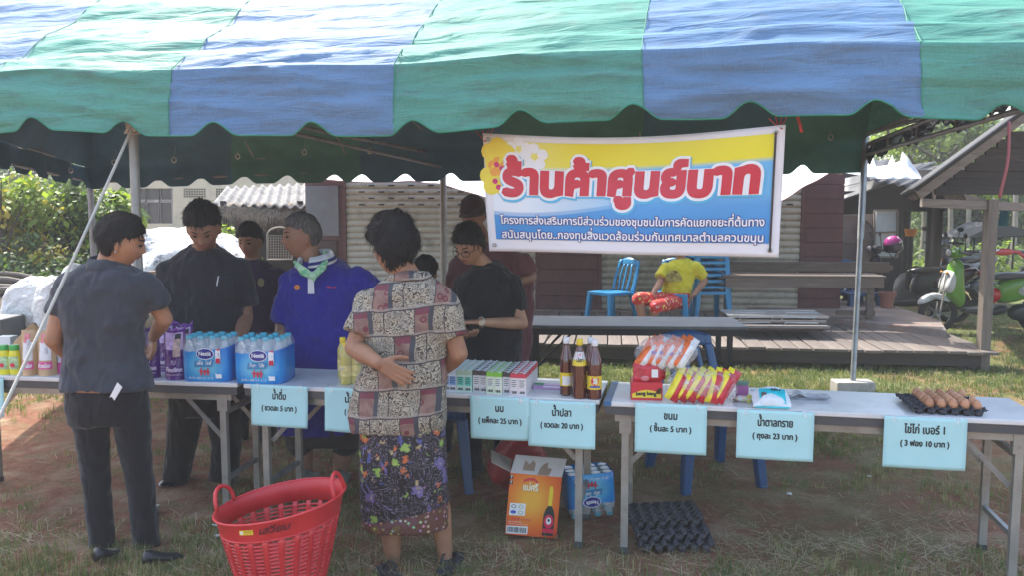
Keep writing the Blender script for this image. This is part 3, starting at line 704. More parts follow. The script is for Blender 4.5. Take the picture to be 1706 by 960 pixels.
# ---- pink tray with green bars
t = prod('pink_packet', 'flat pink and lilac packet with a green strip lying behind the fish sauce', 'packet', 912, 650, -.18)
b = B(); b.rbox(-.075, .085, 0, .05, 0, .022, .006, 3); b.build('packet_body', mat('lilac_wrap', (.48, .28, .50), .3, .15, 20), t, True)
b = B(); b.box(-.065, -.02, -.001, .03, .0225, .0265); b.build('green_strip', flat('green_print', (.05, .35, .14)), t)
b = B(); b.box(-.02, .07, -.001, .0, .012, .016); b.build('white_line', whitei, t)

# ---- fish sauce bottles
sauce = NT('dark_sauce'); sauce.set(Base_Color=(.075, .012, .012), Roughness=.06); sauce.b.inputs['Specular IOR Level'].default_value = .8; sauce.b.inputs['Coat Weight'].default_value = .6; sauce.bump(sauce.noise(40, 2), .15, .004); sauce = sauce.mat
yl_l = flat('label_yellow', (.82, .62, .05), .35); redl = flat('label_red', (.65, .04, .07), .35); bl_l = flat('label_blue', (.05, .10, .42), .35); whl = flat('label_white', (.78, .78, .78), .4)
def sauce_bottle(px, py, H, R, label, kind, cap, rz=0):
    t = prod('fish_sauce_bottle', label, 'sauce bottle', px, py, rz, 'fish sauce bottles on the table')
    k = H / .285
    prof = [(R * .8, 0), (R, .006), (R, .05 * k), (R * .96, .06 * k), (R, .075 * k), (R, .165 * k), (R * .93, .18 * k), (R * .55, .225 * k), (.0125, .247 * k), (.012, .262 * k)]
    b = B(); b.lathe(prof, n=24); b.build('bottle_body', sauce, t, True)
    b = B(); b.lathe([(.0135, .255 * k), (.0155, .258 * k), (.0155, .281 * k), (.013, H), (.001, H)], n=18); b.build('cap', cap, t, True)
    # glossy moulded flutes on the shoulder
    b = B()
    for q in range(12):
        a = q * pi / 6; b.tube([Vector((cos(a) * r, sin(a) * r, z)) for r, z in ((R * .94, .180 * k), (R * .74, .205 * k), (R * .56, .226 * k), (.0135, .246 * k))], .0014, 4)
    b.build('flute', mat('pale_glass_highlight', (.34, .20, .20), .12), t, True)
    def lab(a, z, h=0): return Vector(((R + .0008 + h) * sin(a / R), -(R + .0008 + h) * cos(a / R), z))
    z0, z1 = (.050 * k, .115 * k) if kind != 'mid' else (.160 * k, .225 * k)
    if kind == 'mid':
        Rm = R; 
        def lab(a, z, h=0):
            rr = (Rm if z < .17 * k else Rm - (z - .17 * k) * .30) + .0012 + h
            return Vector((rr * sin(a / R), -rr * cos(a / R), z))
    b = B(); b.m = 0; b.grid(lambda u, v: lab((u - .5) * 2 * pi * R * .96, z0 + (z1 - z0) * v), 28, 4)
    if kind == 'white': b.m = 3; b.grid(lambda u, v: lab((u - .45) * R * 1.5, z0 + (z1 - z0) * (.08 + .66 * v), .0005), 8, 2)
    if kind == 'mid':
        b.m = 3; b.grid(lambda u, v: lab((u - .5) * 2 * pi * R * .96, z0 + (z1 - z0) * (.45 + .55 * v), .0005), 28, 2)
        b.m = 1; b.poly([lab(x, z0 + (z1 - z0) * y, .001) for x, y in ((-.010, .60), (.012, .66), (.004, .80), (.012, .92), (-.004, .86), (-.012, .74))])
        b.m = 4; text_into(b, 'ปลา', 0, z0 + (z1 - z0) * .30, .040, .026, lambda x, y, h: lab(x, y, h), bold=.001, zl=.0015, center=True)
    if kind == 'red':
        n = 20; b.m = 1; b.poly([lab(.019 * cos(2 * pi * q / n), z0 + (z1 - z0) * .62 + .024 * sin(2 * pi * q / n), .0008) for q in range(n)])
        b.m = 2; b.grid(lambda u, v: lab((u - .5) * .05, z0 + (z1 - z0) * (.14 + .14 * v), .0012), 8, 1)
        b.m = 3; text_into(b, 'แม่', 0, z0 + (z1 - z0) * .66, .020, .018, lambda x, y, h: lab(x, y, h), bold=.001, zl=.0014, center=True); text_into(b, 'ศรี', 0, z0 + (z1 - z0) * .44, .018, .016, lambda x, y, h: lab(x, y, h), bold=.001, zl=.0014, center=True)
    b.build('label', [yl_l, redl, bl_l, whl, ink], t)
    return t
wcap = flat('white_cap', (.78, .78, .8), .4)
sauce_bottle(983, 655, .275, .030, 'white capped fish sauce bottle at the back, behind the right one', 'red', wcap)
sauce_bottle(943, 659, .283, .030, 'white capped fish sauce bottle at the left with a white printed label', 'white', wcap)
sauce_bottle(990, 665, .283, .0345, 'white capped fish sauce bottle at the right with red oval on yellow label', 'red', wcap)
sauce_bottle(965, 664, .285, .034, 'yellow capped fish sauce bottle in the middle with its label at the shoulder', 'mid', yc)

# ---- snacks
pkt = {n: mat('foil_' + n, c, .28, .25, 18, .9, 14, bd=.02) for n, c in (('red', (.58, .03, .05)), ('orange', (.82, .17, .04)), ('yellow', (.85, .68, .04)), ('white', (.76, .76, .76)), ('pink', (.70, .22, .25)), ('violet', (.20, .10, .42)), ('teal', (.02, .55, .62)), ('purple', (.13, .035, .25)))}
def sachet(b, c, w_, h, t_, R=None, ma=0, mb_=0, split=.5, puff=1.0):
    """pillow packet w x h, thickness t, pinched and crimped at both ends; the two long halves may differ in colour"""
    for side in (1, -1):
        nu, nv = 8, 10
        for half in (0, 1):
            b.m = ma if half == 0 else mb_
            def fn(u, v):
                uu = u * split if half == 0 else split + u * (1 - split)
                x = (uu - .5) * w_; z = (v - .5) * h; e = max(0, 1 - abs(2 * v - 1) ** 6) ** .7 * max(0, 1 - abs(2 * uu - 1) ** 3)
                y = side * t_ / 2 * e * puff + .0012 * sin(uu * 40) * (1 if v < .06 or v > .94 else 0)
                x *= 1 - .1 * e
                p = Vector((x, y, z)); p = (R @ p) if R is not None else p
                return p + Vector(c)
            b.grid(fn, nu // 2, nv)
# red carton with yellow wave and lettering
t = prod('snack_box', 'red snack box with a yellow wave marked beng beng under the clear bag', 'snack box', 1078, 668, -.1)
b = B(); b.rbox(-.075, .072, 0, .13, 0, .085, .003, 2); b.build('box_body', flat('box_red', (.60, .03, .05), .35), t)
b = B(); b.m = 0; b.poly([Vector((-.070 + .135 * k / 12, -.0012, .030 + .018 * sin(k / 12 * pi) + .004 * k / 12)) for k in range(13)] + [Vector((.065, -.0012, .012)), Vector((-.070, -.0012, .012))])
b.m = 1; text_into(b, 'beng beng', -.005, .020, .095, .026, lambda x, y, h: Vector((x, -.002 - h, y + .006 * cos(x * 22))), bold=.0012, center=True); b.m = 2
for k in range(3): b.poly([Vector((.045 + .006 * k, -.0022, .052 + .004 * k)), Vector((.056 + .006 * k, -.0022, .060)), Vector((.050 + .006 * k, -.0022, .030)), Vector((.040 + .006 * k, -.0022, .036))])
b.build('box_print', [yl_l, ink, mat('chocolate', (.10, .04, .02))], t)
t = prod('red_snack_pouch', 'glossy red snack pouches bundled on top of the red snack box', 'snack pouch', 1082, 667, -.1, z=TT); t.location.z += .086
b = B()
for i in range(3): sachet(b, (.012 * i - .01, .03 + .036 * i, .04), .135, .09, .04, Matrix.Rotation(-.12, 3, 'X'), 0, 0)
b.build('pouch', [pkt['red']], t, 2)
b = B(); b.box(.008, .038, -.004, -.002, .022, .060); b.build('price_tag', whl, t)
b = B(); b.ell((-.022, .004, .015), .02, .006, .014); b.build('pink_patch', pkt['pink'], t, True)
def bag_of(name, label, px, py, z, n, w_, h, cols_, tilt, lean, off, parts_label, group=None, jit=0):
    t = prod(name, label, 'bag of snacks', px, py, -.17, group, z=TT); t.location.z += z
    ms = [pkt[c] for c in cols_]
    for i in range(n):
        b = B(); R = Matrix.Rotation(tilt + random.uniform(-.2, .2), 3, 'Y') @ Matrix.Rotation(lean, 3, 'X')
        sachet(b, (off * (i - (n - 1) / 2), .0 + .006 * (i % 2), h * .5 * cos(tilt) + .012), w_, h, .058, R, 0, 1, .42)
        o = b.build('snack_packet', ms, t, 2)
        for row in (1, 2):
            o2 = link_obj('snack_packet', o.data, t); o2.location = (random.uniform(-.01, .01) + .012 * row, .036 * row, .008 * row)
    return t
t1 = bag_of('clear_snack_bag', 'clear bag of red and yellow striped snack packets lying flat on the table', 1166, 674, 0, 6, .064, .135, ('yellow', 'red', 'red'), .38, -.25, .042, '')
b = B(); b.ell((.005, .05, .075), .165, .085, .088, None, 26, 14); o = b.build('clear_bag', film('bag_film', alpha=.22, bump=1, bs=26), t1, 2)
def crumple(o, amp, sc, seed=0):
    for v in o.data.vertices:
        n = noise.noise_vector(v.co * sc + Vector((seed, 0, 0))) ; v.co += n * amp
    o.data.update(); return o
crumple(o, .016, 14)
for v in o.data.vertices: v.co.z = max(v.co.z, .002)
t2 = bag_of('clear_snack_bag', 'clear bag of orange and white snack packets resting on the red pouches', 1108, 664, .135, 5, .062, .135, ('orange', 'white', 'red'), .45, -.35, .043, '')
t2.rotation_euler = (0, -.02, -.17)
b = B()
for i in range(5): sachet(b, (-.072 + .043 * i, .015, .11 - .006 * i), .05, .075, .03, Matrix.Rotation(.5 + .2 * (i % 2), 3, 'Y'), 0, 0)
b.build('snack_packet', [pkt['orange']], t2, 2)
b = B()
for i in range(4): sachet(b, (-.055 + .043 * i, -.018, .085 - .004 * i), .030, .020, .012, Matrix.Rotation(.3, 3, 'Y'), 0, 0)
b.build('snack_packet', [pkt['violet']], t2, 2)
b = B(); b.ell((.0, .035, .072), .155, .075, .088, None, 26, 14); crumple(b.build('clear_bag', film('bag_film', alpha=.12, bump=1), t2, 2), .02, 13, 5)
t = prod('small_purple_box', 'small mauve box with a green lid behind the sweets', 'box', 1237, 664, -.15)
b = B(); b.rbox(-.028, .028, 0, .05, 0, .062, .004, 2); b.build('box_body', flat('mauve_box', (.42, .13, .32)), t); b = B(); b.rbox(-.029, .029, -.001, .051, .0605, .074, .004, 2); b.build('lid', flat('green_lid', (.10, .24, .16)), t)
t = prod('sweet_packet', 'crumpled multicoloured sweet packet beside the sugar bag', 'sweet packet', 1240, 672, -.2)
m = NT('candy_print'); vo = m.n('ShaderNodeTexVoronoi'); vo.inputs['Scale'].default_value = 70; m.l(m.co(), vo.inputs[0]); m.set(Base_Color=m.mix(.55, vo.outputs['Color'], (.75, .62, .5)), Roughness=.3)
b = B(); sachet(b, (0, .02, .014), .10, .05, .03, Matrix.Rotation(pi / 2 - .3, 3, 'X')); crumple(b.build('packet', m.mat, t, 2), .006, 40)
b = B(); sachet(b, (.022, .0, .020), .024, .04, .01, Matrix.Rotation(.2, 3, 'Y')); b.build('packet', mat('print_olive', (.5, .5, .1), .3), t, 2)
t = prod('sugar_bag', 'clear and turquoise printed bag of sugar lying on the table', 'sugar bag', 1286, 682, -.15)
b = B(); sachet(b, (0, .05, .035), .165, .13, .075, Matrix.Rotation(-1.15, 3, 'X')); crumple(b.build('bag', mat('sugar_white', (.74, .78, .8), .3, .08, 20, .6, 20, bd=.01), t, 2), .006, 25)
b = B(); b.grid(lambda u, v: Vector(((u - .47) * .115, -.008 + .070 * v, .026 + .050 * sin(v * 1.7) * 1.02 + .004 * sin(u * pi))), 10, 8); b.build('turquoise_print', pkt['teal'], t, 2)
b = B(); b.box(-.075, .075, -.016, -.013, .006, .014); b.build('turquoise_band', pkt['teal'], t)
b = B(); b.grid(lambda u, v: Vector((-.045 + .024 * u, -.007 + .035 * v, .032 + .045 * sin(v * .85) + .003)), 3, 4); b.build('dark_patch', flat('brown_print', (.12, .07, .05)), t, 2)
b = B(); text_into(b, 'Mitr', .022, .058, .045, .022, lambda x, y, h: Vector((x, .038 + .0 * y, y + .012 + h)), bold=.0012, center=True); b.build('brush_lettering', ink, t)
t = prod('folded_plastic_bags', 'small stack of folded grey plastic bags beside the sugar', 'plastic bags', 1342, 668, -.18)
for k in range(3):
    b = B(); b.grid(lambda u, v: Vector(((u - .5) * .19 + .01 * k, v * .085, .004 + .006 * k + .004 * noise.noise(Vector((u * 5, v * 4, k))) + (.016 * max(0, 1 - abs(u - .25) * 6) if k == 2 else 0))), 16, 8); solid(b.build('bag', mat('grey_film', (.42, .43, .47), .25, .1, 9, .5, 12), t, 2), .002)
t = prod('paper_scrap', 'tiny white scrap on the table edge right of the sugar', 'scrap', 1331, 686, 0); b = B(); b.box(-.012, .012, 0, .012, 0, .004); bev(b.build('scrap', whl, t), .002)

# ---- eggs and trays
trm = mat('charcoal_pulp', (.030, .030, .038), .6, .2, 12, .3, 40)
def tray_me(nx=6, ny=5, s=.046):
    W, D = nx * s, ny * s
    def h(x, y):
        cx = cos(2 * pi * x / s) ; cy = cos(2 * pi * y / s)
        peak = max(0, cx) ** 1.5 * max(0, cy) ** 1.5
        cup = -.020 * max(0, -cx) ** .8 * max(0, -cy) ** .8
        return .020 + .020 * peak + cup + .004 * (max(0, cx) + max(0, cy)) * .5
    b = B(); N = 8
    def fn(u, v):
        x = -s * .25 + (W + .5 * s) * u; y = -s * .25 + (D + .5 * s) * v
        z = h(x, y) if (0 <= x <= W and 0 <= y <= D) else .018 + .012 * abs(cos(pi * (x + y) / s))
        return Vector((x, y, z))
    b.grid(fn, nx * N + 4, ny * N + 4)
    for k in range(nx): b.cyl((s * (k + .5), 0.002, .002), (s * (k + .5), -.010, .022), .013, .016, 8)
    return b, W, D
b, EW, ED = tray_me()
et = thing('egg_tray', 'charcoal egg tray filled with brown eggs on the right table', 'egg tray', tuple(on(1588, 692)), -.20)
eo = solid(b.build('tray', trm, et, 2), .002); eo.location = (-.165, .0, 0)
cw = on(1650, 694) - on(1526, 690)
sx_ = .285 / EW * 1.02
eo.scale = (sx_, 1.15, 1)
_m = NT('brown_egg'); _o = _m.n('ShaderNodeObjectInfo'); _m.set(Base_Color=_m.mix(_o.outputs['Random'], (.40, .16, .07), (.62, .30, .16)), Roughness=.38); egm = _m.mat
b = B(); L = []
for i in range(1, 12):
    t_ = pi * i / 12; z = -cos(t_); r = sin(t_) * (1 - .12 * z); L.append([Vector((r * .0205 * cos(a * pi / 8), r * .0205 * sin(a * pi / 8), z * .0275)) for a in range(16)])
b.rings(L); eg = b.build('egg', egm, None, 2); egme = eg.data; bpy.data.objects.remove(eg)
ex = 0
for j in range(5):
    for i in range(6):
        if j == 0 and i == 5: pass
        x = -.165 + (i + .5) * .046 * sx_; y = (j + .5) * .046 * 1.15
        if i == 0 or (i == 5 and j in (2, 3)): continue
        o = link_obj('egg', egme); R = Matrix.Rotation(-.20, 3, 'Z'); o.location = Vector(et.location) + R @ Vector((x, y, .040)) + Vector((0, 0, random.uniform(-.001, .003)))
        o.rotation_euler = (random.uniform(-.18, .18), random.uniform(-.18, .18), random.uniform(0, 6)); o.scale = (.98, .98, 1.0)
        OR = ('first', 'second', 'third', 'fourth', 'fifth', 'sixth')
        tag(o, 'brown egg in the tray, %s from the left in %s' % (OR[i], 'the front row' if j == 0 else 'the back row' if j == 4 else 'the %s row from the front' % OR[j]), 'egg', 'brown eggs in the charcoal tray')
for k, (px, py, z, rz, rx, l) in enumerate(((1128, 922, 0, -.03, .0, 'empty black egg tray at the bottom of the stack on the ground'), (1122, 916, .035, .03, .02, 'empty black egg tray in the middle of the stack on the ground'), (1112, 905, .075, .07, .10, 'empty black egg tray tilted on top of the stack on the ground'))):
    t = thing('egg_tray', l, 'egg tray', tuple(Z(px, py, 0) + Vector((0, 0, z))), rz, 'empty black egg trays stacked under the table')
    o = link_obj('tray', eo.data, t); solid(o, .002); o.location = (-.17, 0, .0); o.scale = (1.22, .8, 1.5); o.rotation_euler = (rx, -.02, 0)

# ---- left table goods
gc = flat('green_screw_cap', (.06, .42, .08), .4); yb = mat('yellow_detergent', (.80, .72, .03), .2, .08, 10); lbm = mat('detergent_label', (.42, .62, .35), .3, .5, 40)
for px, l in ((8, 'yellow bottle with green cap cut by the left picture edge'), (26, 'yellow bottle with green cap beside the brown pouch'), (-12, 'yellow bottle with green cap')):
    if px < 0: continue
    t = prod('detergent_bottle', l, 'detergent bottle', px, 624, 0, 'green capped yellow bottles')
    b = B(); b.lathe([(.026, 0), (.031, .008), (.031, .10), (.028, .122), (.024, .134)], n=18, sy=.75); b.build('bottle_body', yb, t, True)
    b = B(); b.lathe([(.0255, .132), (.026, .135), (.026, .158), (.024, .161), (.001, .161)], n=18, sy=.8); b.build('cap', gc, t, True)
    b = B(); b.grid(lambda u, v: Vector((.0318 * sin((u - .5) * 2), -.0318 * .76 * cos((u - .5) * 2) - .0004, .03 + .07 * v)), 8, 4); b.build('label', lbm, t, 2)
    b = B(); b.poly([Vector((.014 * cos(a * pi / 6), -.0262, .052 + .012 * sin(a * pi / 6))) for a in range(12)]); b.build('badge', redi, t)
kr = mat('kraft_paper', (.45, .28, .14), .8, .12, 6, .8, 20, bd=.01)
t = prod('brown_paper_bag', 'brown paper bag with a green print leaning behind the green capped bottles', 'paper bag', 34, 613, 0)
b = B(); b.grid(lambda u, v: Vector(((u - .5) * .20 * (1 - .1 * v) + .02 * v, .03 - .02 * sin(u * pi) + .04 * v + .008 * noise.noise(Vector((u * 5, v * 5, 1))), (.16 + .09 * (1 - abs(u - .68) * 1.9)) * v)), 14, 12); solid(b.build('bag_front', kr, t, 2), .03)
b = B(); b.poly([Vector((.03 + .018 * cos(a * pi / 6), .0, .10 + .024 * sin(a * pi / 6))) for a in range(12)]); b.build('green_print', flat('leaf_print', (.18, .30, .10)), t)
def pouch(name, l, cat, px, py, w_, h, cols_, spec_, group=None, rz=0, ears=False):
    t = prod(name, l, cat, px, py, rz, group)
    def fn(side):
        def g(u, v):
            x = (u - .5) * w_ * (1 - .12 * v * (1 if not ears else .6) + (.08 * v * v if ears else 0)); th = .045 * (1 - v) ** .7 * (max(0, 1 - abs(2 * u - 1) ** 2.5)) + .001
            y = .03 - side * th + .004 * noise.noise(Vector((u * 6, v * 8, px))) * (1 - abs(2 * u - 1))
            z = h * v + (.012 * abs(2 * u - 1) ** 3 * v if ears else 0) + .004 * noise.noise(Vector((u * 5, 1, px))) * v
            return Vector((x, y, z))
        return g
    b = B()
    for side in (1, -1): b.grid(fn(side), 14, 20)
    o = b.build('pouch_body', cols_[0], t, 2)
    for k, (u0, u1, v0, v1, m, nm) in enumerate(spec_):
        b = B(); g = fn(1); b.grid(lambda u, v: g(u0 + (u1 - u0) * u, v0 + (v1 - v0) * v) + Vector((0, -.0012 - .0006 * k, 0)), 8, 8); b.build(nm, m, t, 2)
    return t, fn(1)
pinkm = flat('pink_print', (.72, .08, .30)); figm = mat('pale_figure_print', (.62, .62, .64), .5, .5, 35)
for px, l, w_ in ((46, 'kraft pouch with white panel and pink lettering, left one of two', .085), (75, 'kraft pouch with white panel and pink lettering, nearer the pink pouch', .105)):
    t, g = pouch('kraft_pouch', l, 'pouch', px, 627, w_, .245, (mat('tan_foil', (.55, .36, .20), .4, .12, 10, .5, 20),), [(.22, .84, .34, .74, whl, 'white_panel'), (.3, .7, .72, .93, pkt['pink'], 'pink_top'), (.48, .70, .48, .80, figm, 'figure_print'), (.12, .88, .15, .31, pinkm, 'pink_print')], 'kraft pouches')
    b = B(); text_into(b, 'ข้าวกล้อง', 0, .045, w_ * .62, .03, lambda x, y, h: g(.5 + x / w_, y / .245) + Vector((0, -.006 - h, 0)), bold=.0008, center=True, slant=.2); b.build('lettering', whitei, t)
t, g = pouch('pink_pouch', 'bright pink pouch beside the kraft pouches, by the elbow', 'pouch', 95, 624, .075, .16, (mat('hot_pink_foil', (.68, .07, .30), .35, .12, 9),), [(.25, .8, .4, .85, figm, 'figure_print')])
pw = mat('purple_foil', (.10, .022, .20), .26, .25, 12, .8, 16, bd=.02); lil = mat('lilac_print', (.52, .36, .62), .3, .45, 30, .5, 20)
for k, (px, py, l, w_) in enumerate(((248, 631, 'purple softener pouch at the left, half behind the woman in grey', .105), (275, 620, 'purple softener pouch at the back between the two front ones', .10), (305, 622, 'purple softener pouch at the back, against the water pack', .10), (290, 634, 'purple softener pouch in front, beside the water pack', .115))):
    t, g = pouch('purple_pouch', l, 'softener pouch', px, py, w_, .255, (pw,), [(.10, .90, .62, .97, lil, 'lilac_panel'), (.48, .80, .48, .86, mat('portrait_print', (.60, .42, .38), .4, .5, 50), 'figure_print'), (.55, .82, .84, .94, ink, 'dark_print')], 'purple softener pouches', 0, True)
    b = B()
    f_ = lambda x, y, h, g=g, w_=w_: g(.5 + x / w_, y / .255) + Vector((0, -.006 - h, 0))
    text_into(b, 'Fineline', .002, .045, w_ * .74, .034, f_, bold=.0014, center=True); text_into(b, 'FU', .002, .082, .026, .034, f_, bold=.0004, center=True); text_into(b, 'ผลิตภัณฑ์ปรับผ้านุ่ม', .002, .026, w_ * .72, .012, f_, center=True)
    b.build('lettering', flat('pale_lilac_ink', (.72, .58, .74)), t)
    b = B(); b.grid(lambda u, v: Vector(((u - .5) * w_ * .98, .03 + .008 * sin(u * 9), .25 + .016 * v + .012 * abs(2 * u - 1) ** 2 + .006 * sin(u * 14))), 14, 2); solid(b.build('crimped_top', mat('violet_foil', (.22, .06, .38), .25), t, 2), .003)

# ---- red laundry basket
bk = NT('red_plastic'); bk.set(Base_Color=bk.mix(bk.ramp(bk.noise(6, 5), [(.35, 0), (.7, 1)]), (.50, .022, .03), (.62, .04, .045)), Roughness=.42); bk.bump(bk.noise(90, 3), .12, .003); bk = bk.mat
kc = P(468, 850, 3.47); KX, KY = kc.x, kc.y; ks = 1400 / 3.47
bas = thing('laundry_basket', 'big red plastic basket with slatted sides and two loop handles on the ground', 'basket', (KX, KY, 0), 0)
TILT = -.09
Rt, Rb, Hb = .264, .165, .395
def bpt(a, z, off=0.0):
    r = Rb + (Rt - Rb) * (z / Hb) ** .85 + off
    zz = z + .045 * cos(a) * (z / Hb) * 1.0      # rim lies a little higher on one side
    return Vector((r * cos(a), r * sin(a) * .96, zz + .01))
NR = 24
b = B()
for q in (-.004, .0): pass
b.rings([[bpt(2 * pi * k / 72, z, o) for k in range(72)] for z, o in ((Hb - .085, .0), (Hb - .01, .004), (Hb, .010), (Hb + .003, .007), (Hb - .004, .001), (Hb - .085, -.004), (Hb - .085, 0))], False); b.build('rim_band', bk, bas, 2)
for zr, orr, rr_, nm_r in ((Hb + .001, .008, .0055, 'rim'), (Hb - .083, .001, .0045, 'moulded_ring'), (.004, .002, .006, 'foot_ring')): b = B(); b.tube([bpt(2 * pi * k / 72, zr, orr) for k in range(72)], rr_, 8, True); b.build(nm_r, bk, bas, 2)
b = B(); b.rings([[bpt(2 * pi * k / 48, .004, o) for k in range(48)] for o in (.0, -.05, -.1, -.164)], False); b.build('base', bk, bas, 2)
for k in range(NR):
    a0 = 2 * pi * (k - .19) / NR; a1 = 2 * pi * (k + .19) / NR; b = B()
    for o in (.003,):
        b.grid(lambda u, v: bpt(a0 + (a1 - a0) * u, v * (Hb - .083), .0035), 3, 10)
    o = solid(b.build('rib', bk, bas, 2), .006, -1)
NSL = 17
b = B()
for j in range(NSL):
    z = .018 + j * (Hb - .11) / NSL
    L = [[bpt(2 * pi * k / 72, z + dz + .003 * 0, of) for k in range(72)] for dz, of in ((0, .0015), (.0085, .0015), (.0085, -.0025), (0, -.0025), (0, .0015))]
    b.rings(L, False)
tag(b.build('slat', bk, bas, 2), kind='stuff')
for a, s in ((pi * .93, 1), (-.12, 1)):
    b = B(); pts = []
    for t_ in range(17):
        q = pi * t_ / 16; aa = a + .26 * cos(q); pts.append(bpt(aa, Hb - .002, .005 + (.018 * sin(q) if a > 1 else -.03 * sin(q))) + Vector((0, 0, .085 * sin(q) ** .8)))
    b.tube(pts, .009, 8); b.build('handle', bk, bas, 2)
b = B(); f_ = lambda u, v, h=0: bpt(-pi / 2 + u / .25 * .95, Hb - .075 + v, .006 + h)
b.grid(lambda u, v: f_(-.105 + .062 * u, .030 + .022 * v), 6, 2); b.m = 1; b.poly([f_(-.094 + .008 * cos(a * pi / 6), .041 + .008 * sin(a * pi / 6), .001) for a in range(12)])
b.m = 2; text_into(b, 'พลาสติก', -.064, .042, .034, .010, lambda x, y, h: f_(x, y, h), zl=.001, center=True); text_into(b, 'คุณภาพดี', -.064, .034, .03, .006, lambda x, y, h: f_(x, y, h), zl=.001, center=True)
b.build('sticker', [yl_l, whl, ink], bas, False)
b = B(); text_into(b, 'เสวียน', .04, .028, .125, .042, lambda x, y, h: f_(x, y, h), bold=.0012, zl=.0012, center=True, slant=.3); b.build('marker_writing', flat('marker', (.10, .01, .02), .6), bas)

# ---- orange carton with bottle print under the table
p = Z(884, 898, 0)
cb = thing('cardboard_carton', 'open orange cardboard carton with a printed sauce bottle standing under the table', 'cardboard box', (p.x, p.y, 0), -.02); cb.rotation_euler = (0, .085, -.02); cb.location.z += .01
m = NT('orange_print'); g = m.n('ShaderNodeTexGradient', gradient_type='SPHERICAL'); mp = m.n('ShaderNodeMapping'); tc = m.n('ShaderNodeTexCoord'); mp.inputs['Location'].default_value = (.06, 0, -.19 * 4.2); mp.inputs['Scale'].default_value = (4.8, .001, 4.2); m.l(tc.outputs['Object'], mp.inputs[0]); m.l(mp.outputs[0], g.inputs[0])
m.set(Base_Color=m.ramp(g.outputs[0], [(.0, (.62, .045, .02)), (.4, (.76, .16, .02)), (.85, (.82, .42, .05))]), Roughness=.45); m.bump(m.noise(20, 4), .2, .005); orp = m.mat
card = mat('raw_cardboard', (.40, .33, .27), .85, .12, 8, .3, 60)
bx0, bx1, bz, by = -.128, .128, .315, .23
b = B(); b.m = 0; b.box(bx0, bx1, 0, .004, 0, bz); b.build('front_panel', orp, cb)
b = B(); b.box(bx0, bx0 + .004, .0045, by, 0, bz - .002); b.build('side_panel', orp, cb); b = B(); b.box(bx1 - .004, bx1, .0045, by, 0, bz - .002); b.build('side_panel', card, cb); b = B(); b.box(bx0 + .0045, bx1 - .0045, by - .004, by, 0, bz - .004); b.build('back_panel', card, cb); b = B(); b.box(bx0 + .0045, bx1 - .0045, .0045, by - .0045, .0, .004); b.build('bottom_panel', card, cb)
b = B(); b.prism([Vector((bx0, .004, bz)), Vector((bx1, .004, bz)), Vector((bx1 + .02, .06, bz + .075)), Vector((bx0 + .02, .06, bz + .075))], (0, .004, .002)); tag(b.build('flap', mat('pale_cardboard', (.50, .47, .44), .8, .1, 8), cb), 'pale flap folded back at the front')
b = B(); b.m = 0
for pts in (((.02, .2), (.32, .2), (.30, .62), (.22, .80), (.16, .55), (.02, .75)), ((.42, .02), (.70, .02), (.74, .40), (.62, .45), (.60, .75), (.50, .62), (.44, .40))):
    b.poly([Vector((bx0 + .05 + .02 * z + x * .20, .004 + .056 * z - .001, bz + .075 * z + .0005)) for x, z in pts])
b.build('torn_patch', mat('torn_cardboard', (.28, .20, .14), .9), cb)
b = B(); b.prism([Vector((bx0, .01, bz)), Vector((bx0, by - .01, bz)), Vector((bx0 - .11, by - .03, bz + .045)), Vector((bx0 - .10, .03, bz + .035))], (0, 0, .004)); tag(b.build('flap', card, cb), 'brown flap hanging open at the left')
fp = lambda x, z, h=0: Vector((x, -.0006 - h, z))
b = B(); K = dict(r=0, w=1, y=2, k=3, g=4, n=5)
b.m = 1; b.poly([fp(x, z, .0003) for x, z in ((-.118, .100), (-.038, .104), (-.038, .166), (-.116, .164))])
for i, (cx, cz, mm) in enumerate(((-.097, .148, 3), (-.060, .149, 4), (-.097, .119, 5), (-.060, .118, 4))):
    b.m = mm; n = 14; q = []
    outer = [fp(cx + .012 * cos(2 * pi * k / n), cz + .010 * sin(2 * pi * k / n), .0008) for k in range(n)]; inner = [fp(cx + .009 * cos(2 * pi * k / n), cz + .007 * sin(2 * pi * k / n), .0008) for k in range(n)]
    b.rings([outer, inner], False)
b.m = 5; b.box(-.110, -.084, -.0018, -.0012, .114, .124)
b.m = 1; b.poly([fp(x, z, .0003) for x, z in ((-.125, .006), (-.018, .010), (-.018, .050), (-.125, .046))]); b.m = 3
xx = -.120
while xx < -.026: wd = random.choice((.0012, .0022, .0032)); b.poly([fp(xx, .014, .0008), fp(xx + wd, .014, .0008), fp(xx + wd, .042, .0008), fp(xx, .042, .0008)]); xx += wd + random.choice((.0012, .002))
b.m = 3
for cz in (.296, .268): b.poly([fp(x, z + cz, .0004) for x, z in ((-.128, -.010), (-.112, -.010), (-.112, .010), (-.128, .010))])
b.m = 1
for cz in (.296, .268): b.poly([fp(-.120 + x, z + cz, .0009) for x, z in ((-.005, .008), (.005, .008), (.001, .0), (.001, -.006), (.004, -.008), (-.004, -.008), (-.001, -.006), (-.001, 0))])
